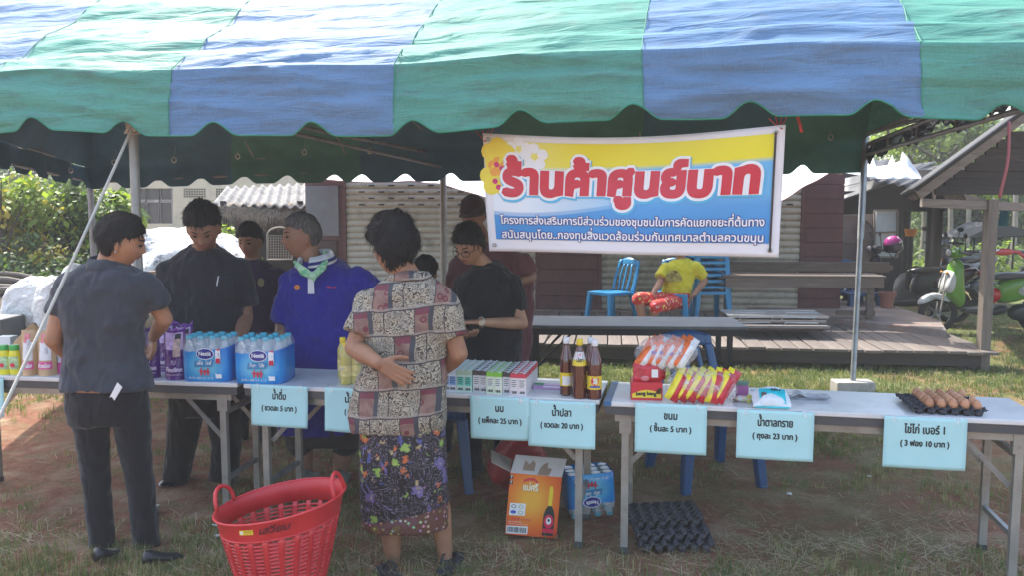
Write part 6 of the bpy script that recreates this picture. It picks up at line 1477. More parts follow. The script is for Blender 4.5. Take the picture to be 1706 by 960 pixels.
# ---- shuttered building, turned slightly
wall = thing('shop_building', 'closed shop building with cream roller shutters and maroon boarded walls', 'building', tuple(at(510, 11.9, 0)), -.105)
org_w = Vector(wall.location)
Rw = Matrix.Rotation(.105, 3, 'Z')
def wx(px, D=11.5):  # along-wall coordinate for an image column
    u = Vector((cos(-.105), sin(-.105), 0)); r = (px - 853) / F * .9953
    # org.x + u.x t = r*(org.y+u.y t)
    return (r * org_w.y - org_w.x) / (u.x - r * u.y)
sh_m = mat('cream_shutter', (.50, .46, .38), .5, .12, 5, .1, 30, metal=.1, dirt=(.15, .11, .08, .55)); mar = mat('maroon_boards', (.125, .046, .048), .65, .2, 5, .3, 30, dirt=(.14, .08, .06, .4)); vent = flat('dark_slot', (.015, .014, .014))
z0w = .24; z1w = 2.35
def shutter(xa, xb, vents=True):
    n = 24; hh = (z1w - z0w) / n
    t = []
    for k in range(n):
        b = B(); z = z0w + k * hh
        pr = [Vector((0, 0, z)), Vector((0, -.012, z + hh * .12)), Vector((0, -.020, z + hh * .4)), Vector((0, -.016, z + hh * .75)), Vector((0, -.002, z + hh * .94)), Vector((0, .0, z + hh))]
        b.m = 0; b.rings([[p + Vector((xx, 0, 0)) for p in pr] for xx in (xa + .04, xb - .04)], False, False)
        if vents and 16 <= k <= 20:
            b.m = 1; xx = xa + .15 + (.14 if k % 2 else 0) + .08
            while xx < xb - .15: b.box(xx, xx + .085, -.0215, -.016, z + hh * .36, z + hh * .60); xx += .28
        o = b.build('shutter_slat', [sh_m, vent], wall, 2)
    for x0_ in (xa, xb - .045): b = B(); b.box(x0_, x0_ + .045, -.04, .03, z0w, z1w); b.build('shutter_rail', mar, wall)
def boards(xa, xb, z0=z0w):
    k = 0; z = z0
    while z < z1w - .01:
        b = B(); b.box(xa, xb, -.030 - .002 * (k % 2), .02, z, min(z + .185, z1w)); bev(b.build('board', mar, wall), .006); z += .190; k += 1
sp_ = [(510, 572, 'b'), (572, 898, 's'), (898, 998, 'b'), (998, 1340, 's'), (1340, 1405, 'b')]
for a, c, k in sp_: (boards if k == 'b' else shutter)(wx(a), wx(c))
xe = wx(1405); b = B(); b.box(0, xe, .03, 3.5, .0, z1w); b.build('wall', mar, wall)
b = B(); b.box(.0, xe, -.10, .03, 0, z0w - .005); b.build('sill', conc, wall)
b = B(); b.box(-.05, xe + .05, -.06, 3.6, z1w, z1w + .12); b.build('fascia', mar, wall)
b = B(); b.box(wx(512), wx(566), -.06, -.033, 1.25, 1.95); bev(b.build('notice_board', mat('dull_grey_sheet', (.20, .20, .21), .6), wall), .005)
b = B(); b.box(wx(520), wx(562), -.06, -.033, .3, 1.18); bev(b.build('small_door', mat('dark_brown_door', (.06, .035, .03), .6, .3, 5), wall), .005)
# roof sheets above
cor = mat('old_corrugated_roof', (.20, .19, .185), .8, .35, 3, .4, 20, dirt=(.07, .06, .06, .8))
def corr(root, p00, p10, p01, p11, pitch=.12, amp=.022, m_=None, nm='roof_sheet', thick=.008, v_n=8, sheets=1):
    """corrugated sheet; ridges run along v"""
    W = (p10 - p00).length; N = max(8, int(W / pitch * 6)); nn = (p10 - p00).cross(p01 - p00).normalized()
    if nn.z < 0: nn = -nn
    for s in range(sheets):
        u0, u1 = s / sheets, (s + 1) / sheets + (.01 if s < sheets - 1 else 0)
        b = B(); b.grid(lambda u, v: (p00.lerp(p10, u0 + (u1 - u0) * u)).lerp(p01.lerp(p11, u0 + (u1 - u0) * u), v) + nn * (amp * sin(2 * pi * (u0 + (u1 - u0) * u) * W / pitch) + .004 * (s % 2)), max(6, N // sheets), v_n)
        solid(b.build(nm, m_ or cor, root, 2, org=tuple(root.location)), thick)

# white tarp stretched over the shop front
wt = mat('white_tarp', (.80, .80, .80), .5, .06, 3, .5, 7, bd=.03)
ta = thing('white_awning_tarp', 'bright white tarp stretched from the tent over the shop front, torn at its right end', 'tarpaulin', tuple(P(950, 300, 10.6)))
oo = tuple(ta.location)
low = [(528, 296), (600, 303), (690, 301), (735, 306), (800, 326), (860, 348), (950, 372), (1060, 385), (1180, 378), (1260, 352), (1310, 330), (1350, 306), (1390, 284), (1404, 285)]
upp = [(500, 282), (560, 276), (610, 270), (690, 268), (800, 262), (1000, 256), (1100, 256), (1200, 256), (1290, 262), (1338, 262), (1372, 270), (1404, 282)]
def inter(L, u):
    t = u * (len(L) - 1); i = min(int(t), len(L) - 2); t -= i; return (L[i][0] + (L[i + 1][0] - L[i][0]) * t, L[i][1] + (L[i + 1][1] - L[i][1]) * t)
b = B()
def tf(u, v):
    a = inter(low, u); c = inter(upp, u); D0_ = 10.75 - 1.15 * u; A = P(a[0], a[1], D0_); C = P(c[0], c[1], D0_ + .9)
    p = A.lerp(C, v); p.z += -.05 * sin(pi * v) + .03 * noise.noise(Vector((u * 14, v * 3, 1))); return p
b.grid(tf, 90, 12); solid(b.build('sheet', wt, ta, 2, org=oo), .004)
TJ = [(1400, 282), (1418, 279), (1440, 280), (1455, 261), (1461, 277), (1478, 275), (1487, 257), (1493, 271), (1500, 268), (1503, 252), (1512, 262), (1536, 296)]
b = B(); b.grid(lambda u, v: P(1402 + 133 * u, 286 + 11 * min(1, u * 2.2) + (lin(TJ, 1402 + 133 * u) - 286 - 11 * min(1, u * 2.2)) * v, 9.55 - .3 * u + .45 * v) + Vector((0, .04 * noise.noise(Vector((u * 8, v * 4, 3))), 0)), 120, 8); tag(solid(b.build('torn_end', wt, ta, 2, org=oo), .004), 'torn pointed end of the white tarp')
b = B(); b.tube([tf(.90, 0.95), tf(.93, .5), tf(.985, .02)], .010, 6); b.tube([tf(k / 60, 0) for k in range(61)], .006, 5); b.build('edge_rope', mat('pinkish_rope', (.45, .2, .2), .8), ta, True, org=oo)

# ---- bench in front of the right shutter
bw_ = wood('bench_wood', (.13, .095, .075), (.26, .20, .16), (1, 10, 10))
bp = at(1205, 10.1, DH); be = at(1470, 9.95, 0)
bt = thing('wooden_bench_table', 'long weathered wooden table standing on the platform right of the stacked chairs', 'wooden table', tuple(bp), -.09)
b = B(); 
for k in range(3):
    b = B(); b.box(0.02, 1.92, .155 * k, .155 * k + .148, .585, .615); bev(b.build('plank', bw_, bt), .005)
b = B(); b.box(.05, 1.9, .01, .035, .47, .582); b.build('apron', bw_, bt)
for xx, yy in ((1.72, .03), (1.84, .36), (.1, .36)):
    b = B(); b.box(xx, xx + .07, yy, yy + .06, .06, .583); b.build('leg', bw_, bt)
b = B(); b.prism([Vector((1.75, .03, .45)), Vector((1.75, .03, .38)), Vector((1.35, .03, .56)), Vector((1.42, .03, .56))], (0, .03, 0)); b.build('brace', bw_, bt)
b = B(); b.box(1.40, 1.84, .10, .16, .12, .18); b.build('stretcher', bw_, bt)
tb = thing('timber_plank', 'long dark wooden plank leaning level against the shutter behind the wooden table', 'plank', tuple(at(1205, 10.9, 0)), -.1)
b = B(); b.box(0, 2.1, 0, .04, .82, .95); bev(b.build('board', bw_, tb), .006)

# ---- pile of metal frames on the deck
alm = mat('dull_aluminium', (.36, .37, .38), .35, .15, 6, metal=.6)
for k, (pxa, pxb, py, D, hh, l) in enumerate(((1215, 1378, 529, 9.3, .02, 'folded metal frame, topmost of the pile on the deck'), (1225, 1374, 537, 9.2, .02, 'folded metal frame, second in the pile on the deck'), (1220, 1380, 546, 9.05, .03, 'folded metal frame at the bottom of the pile on the deck'))):
    a = P(pxa, py, D); c = P(pxb, py, D); t = thing('metal_frame', l, 'metal frame', tuple(a), -.05, 'folded metal frames piled on the deck'); Lf = (c - a).length
    b = B(); b.box(0, Lf, 0, .5, 0, .012); b.box(0, Lf, -.012, .0, -.008, .022); b.box(0, Lf, .5, .512, -.008, .022); b.build('sheet', alm if k == 0 else mat('greyish_ply', (.22, .2, .19), .7), t)
    b = B(); 
    for xx in (.06, Lf - .12): b.tube([(xx, .03, .02), (xx, .03, .045), (xx - .0 + .35 * (1 if xx < .5 else -1), .03, .05), (xx + .35 * (1 if xx < .5 else -1), .03, .02)], .008, 6)
    b.build('bar', alm, t, True)
    if k: b = B(); b.box(.02, Lf - .05, .06, .4, -.05, -.010); b.build('spacer', beam, t)
t = thing('slippers', 'dark slipper lying on the deck by the seated person', 'slipper', tuple(P(1045, 558, 9.55)), .1)
b = B(); b.box(-.1, .1, -.04, .04, 0, .02); bev(b.build('sole', slm, t), .01); b = B(); b.tube([(-.02, -.04, .02), (.03, 0, .05), (-.02, .04, .02)], .008, 6); b.build('strap', slm, t)

# ---- plastic chairs
def chair(name, label, colr, mname, group=None):
    pm = mat(mname, colr, .38, .08, 5, dirt=(colr[0] * .5 + .05, colr[1] * .5 + .05, colr[2] * .5 + .04, .4))
    t = thing(name, label, 'plastic chair', (0, 0, 0), 0, group)
    b = B(); b.grid(lambda u, v: Vector(((u - .5) * (.40 + .04 * (1 - v)), -.21 + .40 * v, .425 - .018 * sin(pi * u) * sin(pi * min(1, v * 1.1)) - .02 * max(0, .12 - v) * 8)), 12, 10); solid(b.build('seat', pm, t, 2), .012)
    b = B(); b.box(-.215, .215, -.222, -.205, .385, .425); b.box(-.215, -.198, -.2, .19, .385, .420); b.box(.198, .215, -.2, .19, .385, .420); bev(b.build('seat_rim', pm, t), .006)
    for sx_, sy_ in ((-1, -1), (1, -1), (-1, 1), (1, 1)):
        b = B(); a = Vector((sx_ * .195, sy_ * .185, .415)); c = Vector((sx_ * .235, sy_ * (.225 if sy_ < 0 else .27), 0))
        L = []
        for k in range(6):
            q = a.lerp(c, k / 5); w_ = .034 * (1 - .25 * k / 5); L.append([q + Vector((w_ * x_, w_ * y_, 0)) for x_, y_ in ((-.75, -1), (.75, -1), (1, -.75), (1, .75), (.75, 1), (-.75, 1), (-1, .75), (-1, -.75))])
        b.rings(L); b.build('leg', pm, t, True)
    def bk_(x, z): k = (z - .42) / .43; return Vector((x, .195 + .10 * k + .03 * k * k - .03 * cos(x * 7) + .03, z))
    b = B()
    for s in (-1, 1): b.grid(lambda u, v: bk_(s * (.150 + .058 * u + .012 * sin(pi * v)) * (1 - .12 * v * v), .40 + .43 * v), 3, 10)
    b.grid(lambda u, v: bk_((u - .5) * .385, .765 + (.055 + .045 * sin(pi * u)) * v), 14, 3)
    solid(b.build('back_frame', pm, t, 2), .014)
    for k in (-1, 0, 1):
        b = B(); b.grid(lambda u, v: bk_(k * .075 * (1 + .25 * sin(pi * v)) + (u - .5) * .030, .42 + .36 * v), 2, 8); solid(b.build('back_slat', pm, t, 2), .010)
    return t
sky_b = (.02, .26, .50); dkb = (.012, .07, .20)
ch0 = chair('plastic_chair', 'light blue plastic chair standing empty on the deck', sky_b, 'light_blue_plastic')
ch0.location = P(1017, 548, 10.2); ch0.location.z = DH; ch0.rotation_euler = (0, 0, -.95); ch0.scale = (.92, .92, .94)
ch0_s = 1
c2 = dup(ch0, (at(1122, 10.08, DH)), -.35, 'light blue plastic chair under the seated person in yellow')
for k in range(7):
    c3 = dup(ch0, tuple(at(1182, 10.35, DH + .075 * k) + Vector((0, .012 * k, 0))), .12, ('top chair' if k == 6 else 'bottom chair' if k == 0 else 'chair in the middle') + ' of the tall stack of light blue plastic chairs', 'stacked light blue plastic chairs')
    if 0 < k < 6: c3['label'] = 'light blue plastic chair, %s from the bottom of the tall stack' % ('', 'second', 'third', 'fourth', 'fifth', 'sixth')[k]
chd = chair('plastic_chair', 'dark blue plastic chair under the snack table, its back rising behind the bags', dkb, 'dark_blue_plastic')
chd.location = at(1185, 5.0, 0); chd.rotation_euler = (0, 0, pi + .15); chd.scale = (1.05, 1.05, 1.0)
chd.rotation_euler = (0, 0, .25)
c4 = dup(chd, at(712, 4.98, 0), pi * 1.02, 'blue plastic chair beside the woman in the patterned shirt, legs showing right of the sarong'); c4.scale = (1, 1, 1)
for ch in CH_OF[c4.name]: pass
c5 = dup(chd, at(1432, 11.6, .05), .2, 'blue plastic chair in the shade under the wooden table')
t = thing('grey_plastic_bag', 'crumpled clear grey bag lying on the seat of the dark blue chair', 'plastic bag', tuple(at(1195, 4.95, .44)))
b = B(); b.ell((0, 0, .03), .16, .12, .04, None, 24, 12); crumple(b.build('bag', mat('grey_shiny_film', (.22, .24, .26), .2, .2, 9, .9, 14, bd=.02), t, 2), .03, 12, 3)

# ---- pavilion at the right: posts, beam, rafters, corrugated roof
pv = thing('timber_pavilion', 'open timber pavilion with grey corrugated roof at the right edge', 'pavilion', tuple(Z(1637, 618, 0)))
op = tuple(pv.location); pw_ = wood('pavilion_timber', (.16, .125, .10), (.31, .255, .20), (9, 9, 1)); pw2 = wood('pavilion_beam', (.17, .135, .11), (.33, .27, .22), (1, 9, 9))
pD = Z(1637, 618, 0).y
b = B(); a = Z(1636, 618, 0); b.box(a.x - .05, a.x + .05, a.y - .05, a.y + .05, 0, P(1636, 332, pD).z); bev(b.build('post', pw_, pv, org=op), .006)
for px, D in ((1562, 12.6), (1900, pD), (1800, 12.4)):
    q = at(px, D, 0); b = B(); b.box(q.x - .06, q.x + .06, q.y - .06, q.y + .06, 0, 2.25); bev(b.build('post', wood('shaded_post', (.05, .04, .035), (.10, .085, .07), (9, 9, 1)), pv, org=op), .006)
zb = P(1637, 340, pD).z
gbm = wood('underside_infill_wood', (.045, .032, .027), (.09, .07, .058), (1, 9, 9))  # added dark infill boards that stand for the roof underside
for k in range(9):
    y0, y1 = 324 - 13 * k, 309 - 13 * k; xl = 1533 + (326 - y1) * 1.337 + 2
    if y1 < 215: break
    b = B(); p, q, r_, s_ = P(xl, y0, pD + .5), P(1990, y0, pD + .5), P(1990, y1, pD + .5), P(xl, y1, pD + .5); b.prism([v_ + Vector((0, .012 * (k % 3), 0)) for v_ in (p, q, r_, s_)], (0, .03, 0)); bev(b.build('underside_infill', gbm, pv, org=op), .004)
b = B(); q0, q1 = P(1537, 337, pD - .02), P(1900, 352, pD - .02); b.prism([q0 + Vector((0, 0, .04)), q1 + Vector((0, 0, .04)), q1 - Vector((0, 0, .045)), q0 - Vector((0, 0, .045))], (0, .06, 0)); bev(b.build('beam', pw2, pv, org=op), .005)
b = B(); q0, q1 = at(1500, 12.5, 2.2), at(1850, 12.3, 2.2); b.prism([q0, q1, q1 - Vector((0, 0, .12)), q0 - Vector((0, 0, .12))], (0, .06, 0)); b.build('beam', pw2, pv, org=op)
e0 = P(1533, 326, pD - .15); e1 = P(1672, 222, pD - .15); dirr = (e1 - e0); apexp = e0 + dirr * 2.3
b = B(); nn = Vector((-dirr.z, 0, dirr.x)).normalized()
b.prism([e0 - nn * .035, apexp - nn * .035, apexp + nn * .055, e0 + nn * .055], (0, .04, 0)); bev(b.build('barge_board', pw2, pv, org=op), .004)
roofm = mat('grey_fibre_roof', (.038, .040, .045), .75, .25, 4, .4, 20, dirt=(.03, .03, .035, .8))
f00 = e0 + nn * .075 + Vector((-.06, -.12, 0)); f01 = f00 + Vector((1.8, 4.2, 0)); g00 = apexp + nn * .075 + Vector((0, -.12, 0)); g01 = g00 + Vector((1.8, 4.2, 0))
corr(pv, f00, f01, g00, g01, .15, .025, roofm, sheets=5)
h00 = apexp + Vector((3.0, 0, -2.0)); corr(pv, g00, g01, h00, h00 + Vector((1.8, 4.2, 0)), .15, .025, roofm, sheets=3)
for k in range(1, 6):
    q = e0 + dirr * (.35 * k); b = B(); b.prism([q + Vector((x_, .06, z_)) for x_, z_ in ((-.025, -.02), (.025, -.02), (.025, .03), (-.025, .03))], (1.7, 4.0, 0)); b.build('purlin', pw2, pv, org=op)
for k in range(1, 4):
    b = B(); o_ = Vector((.46 * k, 1.05 * k, 0)); b.prism([e0 - nn * .035 + o_, apexp - nn * .035 + o_, apexp + nn * .03 + o_, e0 + nn * .03 + o_], (0, .045, 0)); b.build('rafter', pw2, pv, org=op)
b = B(); b.prism([P(1605, 323, pD), P(1612, 336, pD), P(1640, 346, pD), P(1646, 334, pD), P(1625, 326, pD)], (0, .4, 0)); b.build('strut', pw2, pv, org=op)

# ---- sheds behind
sd = thing('tin_roof_shed', 'dark shed with corrugated roof and plywood doors behind the shop', 'shed', tuple(at(1480, 14.5, 0)))
os_ = tuple(sd.location); dkw = mat('near_black', (.025, .022, .022), .9)  # near-black; on the shed walls the shade indoors is put into this colour
corr(sd, P(1404, 333, 13.2), P(1404, 296, 15.8), P(1480, 306, 13.2), P(1560, 270, 15.8), .14, .02, mat('grey_zinc', (.13, .13, .125), .6, .3, 4, .3, 20), sheets=2)  # plain zinc grey, varied at random
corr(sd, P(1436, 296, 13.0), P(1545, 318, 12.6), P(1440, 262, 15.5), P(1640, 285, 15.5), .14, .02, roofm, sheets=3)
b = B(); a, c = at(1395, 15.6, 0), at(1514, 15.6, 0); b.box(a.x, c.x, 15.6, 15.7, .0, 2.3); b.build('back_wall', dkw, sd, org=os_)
b = B(); a = P(1404, 300, 13.6); b.box(a.x, a.x + 1.7, 13.6, 15.5, P(1404, 352, 13.6).z, P(1404, 318, 13.6).z); b.build('ceiling_boards', dkw, sd, org=os_)
for px, D in ((1552, 13.3), (1512, 14.8)):
    q = at(px, D, 0); b = B(); b.cyl(q, q + Vector((0, 0, 2.2)), .06, n=10); b.build('post', dkw, sd, org=os_)
ply = mat('pinkish_plywood', (.27, .20, .17), .8, .15, 4, .2, 30); fr_ = wood('pale_batten', (.25, .2, .16), (.4, .33, .27), (6, 6, 1))
def panel(pxa, pxb, pyt, pyb, D, m_, nm, bats, fm):
    a, c = P(pxa, pyb, D), P(pxb, pyt, D); b = B(); b.box(a.x, c.x, D, D + .03, a.z, c.z); b.build(nm, m_, sd, org=os_)
    b = B()
    for x0, y0, x1, y1 in bats:
        p, q = P(pxa + (pxb - pxa) * x0, pyb + (pyt - pyb) * y0, D - .02), P(pxa + (pxb - pxa) * x1, pyb + (pyt - pyb) * y1, D - .02); b.cyl(p, q, .018, n=4)
    b.build('batten', fm, sd, org=os_)
panel(1405, 1430, 358, 440, 12.6, ply, 'plywood_panel', [(0, 0, 0, 1), (1, 0, 1, 1), (0, .45, 1, .45), (0, 1, 1, 1)], fr_)
panel(1432, 1456, 356, 441, 12.5, ply, 'plywood_panel', [(0, 0, 0, 1), (1, 0, 1, 1), (0, .5, 1, .5), (0, 1, 1, .75)], fr_)
panel(1457, 1495, 350, 428, 12.4, mat('pale_blue_tarp', (.58, .66, .68), .5, .06, 5, .5, 9, bd=.02), 'tarp_panel', [(0, 0, 0, 1), (1, 0, 1, 1), (0, .52, 1, .54), (0, 0, 1, 0), (0, 1, 1, 1)], fr_)
b = B(); p, q = at(1405, 12.55, .6), at(1495, 12.4, .6); b.box(p.x, q.x, 12.45, 12.5, .72, .78); b.build('rail', bw_, sd, org=os_)
t = thing('grey_tarp_heap', 'grey tarpaulin heap in the dark bay behind the helmet scooter', 'tarpaulin', tuple(at(1535, 14.2, 0)))
b = B(); b.ell((0, 0, .2), .42, .3, .45, None, 24, 14); crumple(b.build('tarp', mat('grey_tarp', (.09, .095, .1), .6, .2, 5, .6, 8), t, 2), .08, 5)
t = thing('orange_tub', 'orange plastic tub on a stand by the dark post', 'tub', tuple(P(1517, 393, 14.0)))
b = B(); b.lathe([(.08, 0), (.10, .11), (.11, .12), (.10, .12), (.07, .02)], n=20); b.build('tub_body', flat('orange_plastic', (.75, .25, .02)), t, True); b = B(); b.cyl((0, 0, -.9), (0, 0, 0), .05, n=8); b.build('stand', dkw, t)
t = thing('flower_pot', 'terracotta flower pot on the platform beside the helmet scooter', 'flower pot', tuple(P(1477, 516, 11.2)), 0)
b = B(); b.lathe([(.075, 0), (.10, .17), (.115, .17), (.118, .21), (.095, .21), (.09, .16)], n=20); b.build('pot', mat('terracotta', (.33, .14, .10), .85), t, True)
b = B(); b.tube([(.10, 0, .02), (.14, 0, -.09), (.09, 0, -.14)], .01, 6); b.build('pot_hook', dkw, t); t.location.z = max(t.location.z, .3)

# ---- scooters
tyre = flat('tyre_rubber', (.018, .018, .018), .8); rimm = mat('alloy_rim', (.35, .35, .36), .35, metal=.7); chrome = mat('chrome', (.6, .6, .62), .15, metal=.9); blackp = flat('black_plastic', (.02, .02, .022), .35); redl_ = flat('tail_lamp', (.5, .02, .02), .2)
def scooter(label, main, second, seatc, loc, rz, helmet=False, s=1.0, group='parked scooters'):
    t = thing('scooter', label, 'scooter', tuple(loc), rz, group)     # front wheel towards -X
    for x in (-.62, .62):
        b = B(); n = 28; L = []
        for k in range(10):
            a = 2 * pi * k / 10; L.append([Vector((x + (.205 + .045 * cos(a)) * cos(2 * pi * q / n), .048 * sin(a), .25 + (.205 + .045 * cos(a)) * sin(2 * pi * q / n))) for q in range(n)])
        L.append(L[0]); b.rings(L, False); w_ = b.build('wheel', tyre, t, 2)
        b = B(); b.cyl((x, -.03, .25), (x, .03, .25), .04, n=12)
        for q in range(5): a = 2 * pi * q / 5; b.cyl((x + .03 * cos(a), 0, .25 + .03 * sin(a)), (x + .175 * cos(a), 0, .25 + .175 * sin(a)), .016, n=6)
        b.tube([Vector((x + .175 * cos(2 * pi * q / 20), 0, .25 + .175 * sin(2 * pi * q / 20))) for q in range(20)], .016, 6, True); b.build('rim', rimm, w_, True)
    def shell(name, prof, half, m_, y0=0.0, bulge=.35):
        """side outline (x,z) swelled symmetrically in y"""
        b = B(); cx = sum(p[0] for p in prof) / len(prof); cz = sum(p[1] for p in prof) / len(prof); L = []
        for yy, k in ((-1, .55), (-.85, .85), (-.5, .97), (0, 1.0), (.5, .97), (.85, .85), (1, .55)): L.append([Vector((cx + (x - cx) * k, y0 + yy * half, cz + (z - cz) * k)) for x, z in prof])
        b.rings(L); o = b.build(name, m_, t, 2); sb_ = o.modifiers.new('s', 'SUBSURF'); sb_.levels = sb_.render_levels = 1; return o
    shell('front_fender', [(-.90, .36), (-.84, .47), (-.70, .545), (-.52, .50), (-.44, .40), (-.50, .40), (-.62, .50), (-.76, .47), (-.84, .36)], .075, second)
    shell('front_shield', [(-.60, .50), (-.52, .72), (-.50, .92), (-.44, 1.0), (-.36, .98), (-.36, .84), (-.34, .62), (-.30, .36), (-.38, .30), (-.46, .40)], .17, main)
    shell('shield_panel', [(-.62, .55), (-.55, .74), (-.52, .86), (-.45, .82), (-.46, .60), (-.50, .48)], .19, second)
    shell('handlebar_cover', [(-.50, .98), (-.52, 1.08), (-.42, 1.14), (-.33, 1.08), (-.36, .98)], .12, main)
    shell('floorboard', [(-.38, .26), (-.36, .34), (.10, .33), (.22, .42), (.25, .26), (.0, .22)], .16, blackp)
    shell('side_body', [(.02, .40), (.05, .66), (.20, .74), (.55, .80), (.86, .86), (.92, .78), (.70, .60), (.45, .46), (.20, .38)], .15, main)
    shell('side_panel', [(.20, .52), (.34, .69), (.62, .80), (.92, .86), (.94, .74), (.70, .56), (.40, .46)], .205, second)
    shell('seat', [(-.02, .72), (.02, .80), (.20, .82), (.42, .80), (.62, .87), (.84, .88), (.86, .82), (.50, .74), (.10, .70)], .13, seatc)
    shell('engine', [(.20, .22), (.25, .40), (.55, .42), (.80, .30), (.66, .18), (.35, .15)], .10, blackp, -.04)
    shell('rear_fender', [(.70, .50), (.88, .56), (.98, .40), (.96, .30), (.90, .42), (.78, .48)], .07, blackp)
    b = B(); b.cyl((-.55, .07, .80), (-.62, .07, .25), .018, n=8); b.cyl((-.55, -.07, .80), (-.62, -.07, .25), .018, n=8); b.build('fork', chrome, t, True)
    b = B(); b.tube([(-.40, -.34, 1.06), (-.42, -.15, 1.07), (-.43, 0, 1.05), (-.42, .15, 1.07), (-.40, .34, 1.06)], .014, 8); b.build('handlebar', blackp, t, True)
    for sy in (-1, 1):
        b = B(); b.cyl((-.40, sy * .24, 1.06), (-.44, sy * .30, 1.26), .006, n=6); b.ell((-.45, sy * .32, 1.29), .012, .06, .04); b.build('mirror', blackp, t, True)
        b = B(); b.cyl((-.40, sy * .24, 1.06), (-.395, sy * .36, 1.055), .019, n=10); b.build('grip', blackp, t, True)
    b = B(); b.ell((-.52, 0, 1.06), .03, .07, .045); b.build('headlight', flat('lamp_glass', (.5, .52, .5), .1), t, True)
    b = B(); b.ell((-.56, .09, .80), .02, .03, .02); b.ell((-.56, -.09, .80), .02, .03, .02); b.build('indicator', flat('amber_lamp', (.6, .25, .03), .2), t, True)
    b = B(); b.ell((.93, 0, .74), .03, .08, .04); b.build('tail_light', redl_, t, True)
    b = B(); b.tube([(.40, -.14, .22), (.60, -.16, .26), (.92, -.17, .34)], [.03, .045, .05], 10); b.build('exhaust', mat('dark_exhaust', (.06, .06, .06), .4, metal=.5), t, True)
    b = B(); b.tube([(.78, -.12, .88), (.95, -.12, .92), (.98, 0, .92), (.95, .12, .92), (.78, .12, .88)], .012, 6); b.build('grab_rail', chrome, t, True)
    return t
green = flat('lime_green_paint', (.15, .36, .04), .22); whitep = mat('dirty_white_paint', (.66, .67, .67), .25, .05, 9, dirt=(.25, .23, .2, .7)); greys = flat('grey_vinyl', (.10, .10, .11), .4)
sc1 = scooter('lime green and white scooter with grey seat parked on the grass behind the pavilion post', green, whitep, greys, at(1655, 10.9, 0), -.12)
b = B(); b.ell((-.03, -.19, .52), .10, .07, .10); b.build('red_basket_lamp', redl_, sc1, True)
b = B(); text_into(b, 'Fino', 0, 0, .24, .10, lambda x, y, h: Vector((.40 + x, -.208 - h, .66 + y + .25 * x * .6)), bold=.005, center=False); b.build('decal', greys, sc1)
sc2 = scooter('black scooter with a pink helmet hung on its handlebar by the concrete platform', blackp, mat('brown_black_paint', (.05, .02, .018), .15), flat('black_vinyl', (.02, .02, .02), .25), at(1516, 11.9, 0), -.2)
sc3 = scooter('dark scooter parked farther back in the shade with silver front', mat('silver_grey_paint', (.20, .20, .21), .25), blackp, blackp, at(1600, 14.2, 0), .5)
hm = thing('motorbike_helmet', 'pink and black motorbike helmet with white flash hanging on the black scooter', 'helmet', tuple(P(1487, 424, 11.5)))
m = NT('helmet_print'); sx = m.n('ShaderNodeSeparateXYZ'); m.l(m.co(), sx.inputs[0]); h1 = m.math('ADD', sx.outputs[2], m.math('MULTIPLY', sx.outputs[0], -.35))
c = m.mix(m.ramp(h1, [(.15, 0), (.165, 1)], 'CONSTANT'), (.02, .02, .03), (.45, .05, .25)); c = m.mix(m.math('MULTIPLY', m.math('GREATER_THAN', sx.outputs[0], .03), m.math('GREATER_THAN', m.math('SINE', m.math('MULTIPLY', h1, 90)), .35)), c, (.7, .66, .7)); m.set(Base_Color=c, Roughness=.15)
b = B(); L = []
for i in range(1, 16):
    th = -1.0 + 2.55 * i / 16; L.append([Vector((.128 * cos(th) * cos(2 * pi * k / 28), .118 * cos(th) * sin(2 * pi * k / 28), .13 + .135 * sin(th))) for k in range(28)])
b.rings(L); b.build('shell', m.mat, hm, 2)
b = B(); b.grid(lambda u, v: Vector((.134 * cos(-pi / 2 + .2 + 1.7 * u - .5), .126 * sin(-pi / 2 + .2 + 1.7 * u - .5), .07 + .06 * v)), 14, 4); solid(b.build('visor', flat('smoked_visor', (.08, .06, .09), .05), hm, 2), .003)
b = B(); b.tube([(-.05, 0, .02), (0, -.04, -.05), (.05, 0, .02)], .006, 6); b.build('chin_strap', blackp, hm)
# red cargo bike far behind
cg = thing('cargo_tricycle', 'red framed motor tricycle with dark canopy parked by the far trees', 'tricycle', tuple(at(1660, 16.5, 0)), .1)
b = B(); b.box(-.7, .7, -.4, .4, .75, .80); b.build('cargo_bed', dkw, cg); b = B()
for x, y in ((-.7, -.4), (.7, -.4), (-.7, .4), (.7, .4)): b.cyl((x, y, .4), (x, y, 1.1), .02, n=6)
b.tube([(-.7, -.4, 1.1), (.7, -.4, 1.1), (.7, .4, 1.1), (-.7, .4, 1.1)], .02, 6, True); b.build('rack', dkw, cg, True)
b = B(); b.prism([(-.9, -.5, 1.08), (-.3, -.5, 1.36), (.75, -.5, 1.12)], (0, .9, 0)); b.build('canopy', mat('black_cover', (.03, .03, .032), .6), cg)
b = B(); b.tube([(-.6, -.42, .55), (-.2, -.42, .82), (.2, -.42, .80), (.5, -.42, .55)], .035, 8); b.ell((-.1, -.42, .80), .22, .06, .07); b.build('fuel_tank', flat('red_paint', (.5, .02, .02), .25), cg, True)
for x in (-.6, .5): b = B(); b.tube([Vector((x + .26 * cos(2 * pi * q / 18), -.44, .28 + .26 * sin(2 * pi * q / 18))) for q in range(18)], .035, 8, True); b.build('wheel', tyre, cg, True)
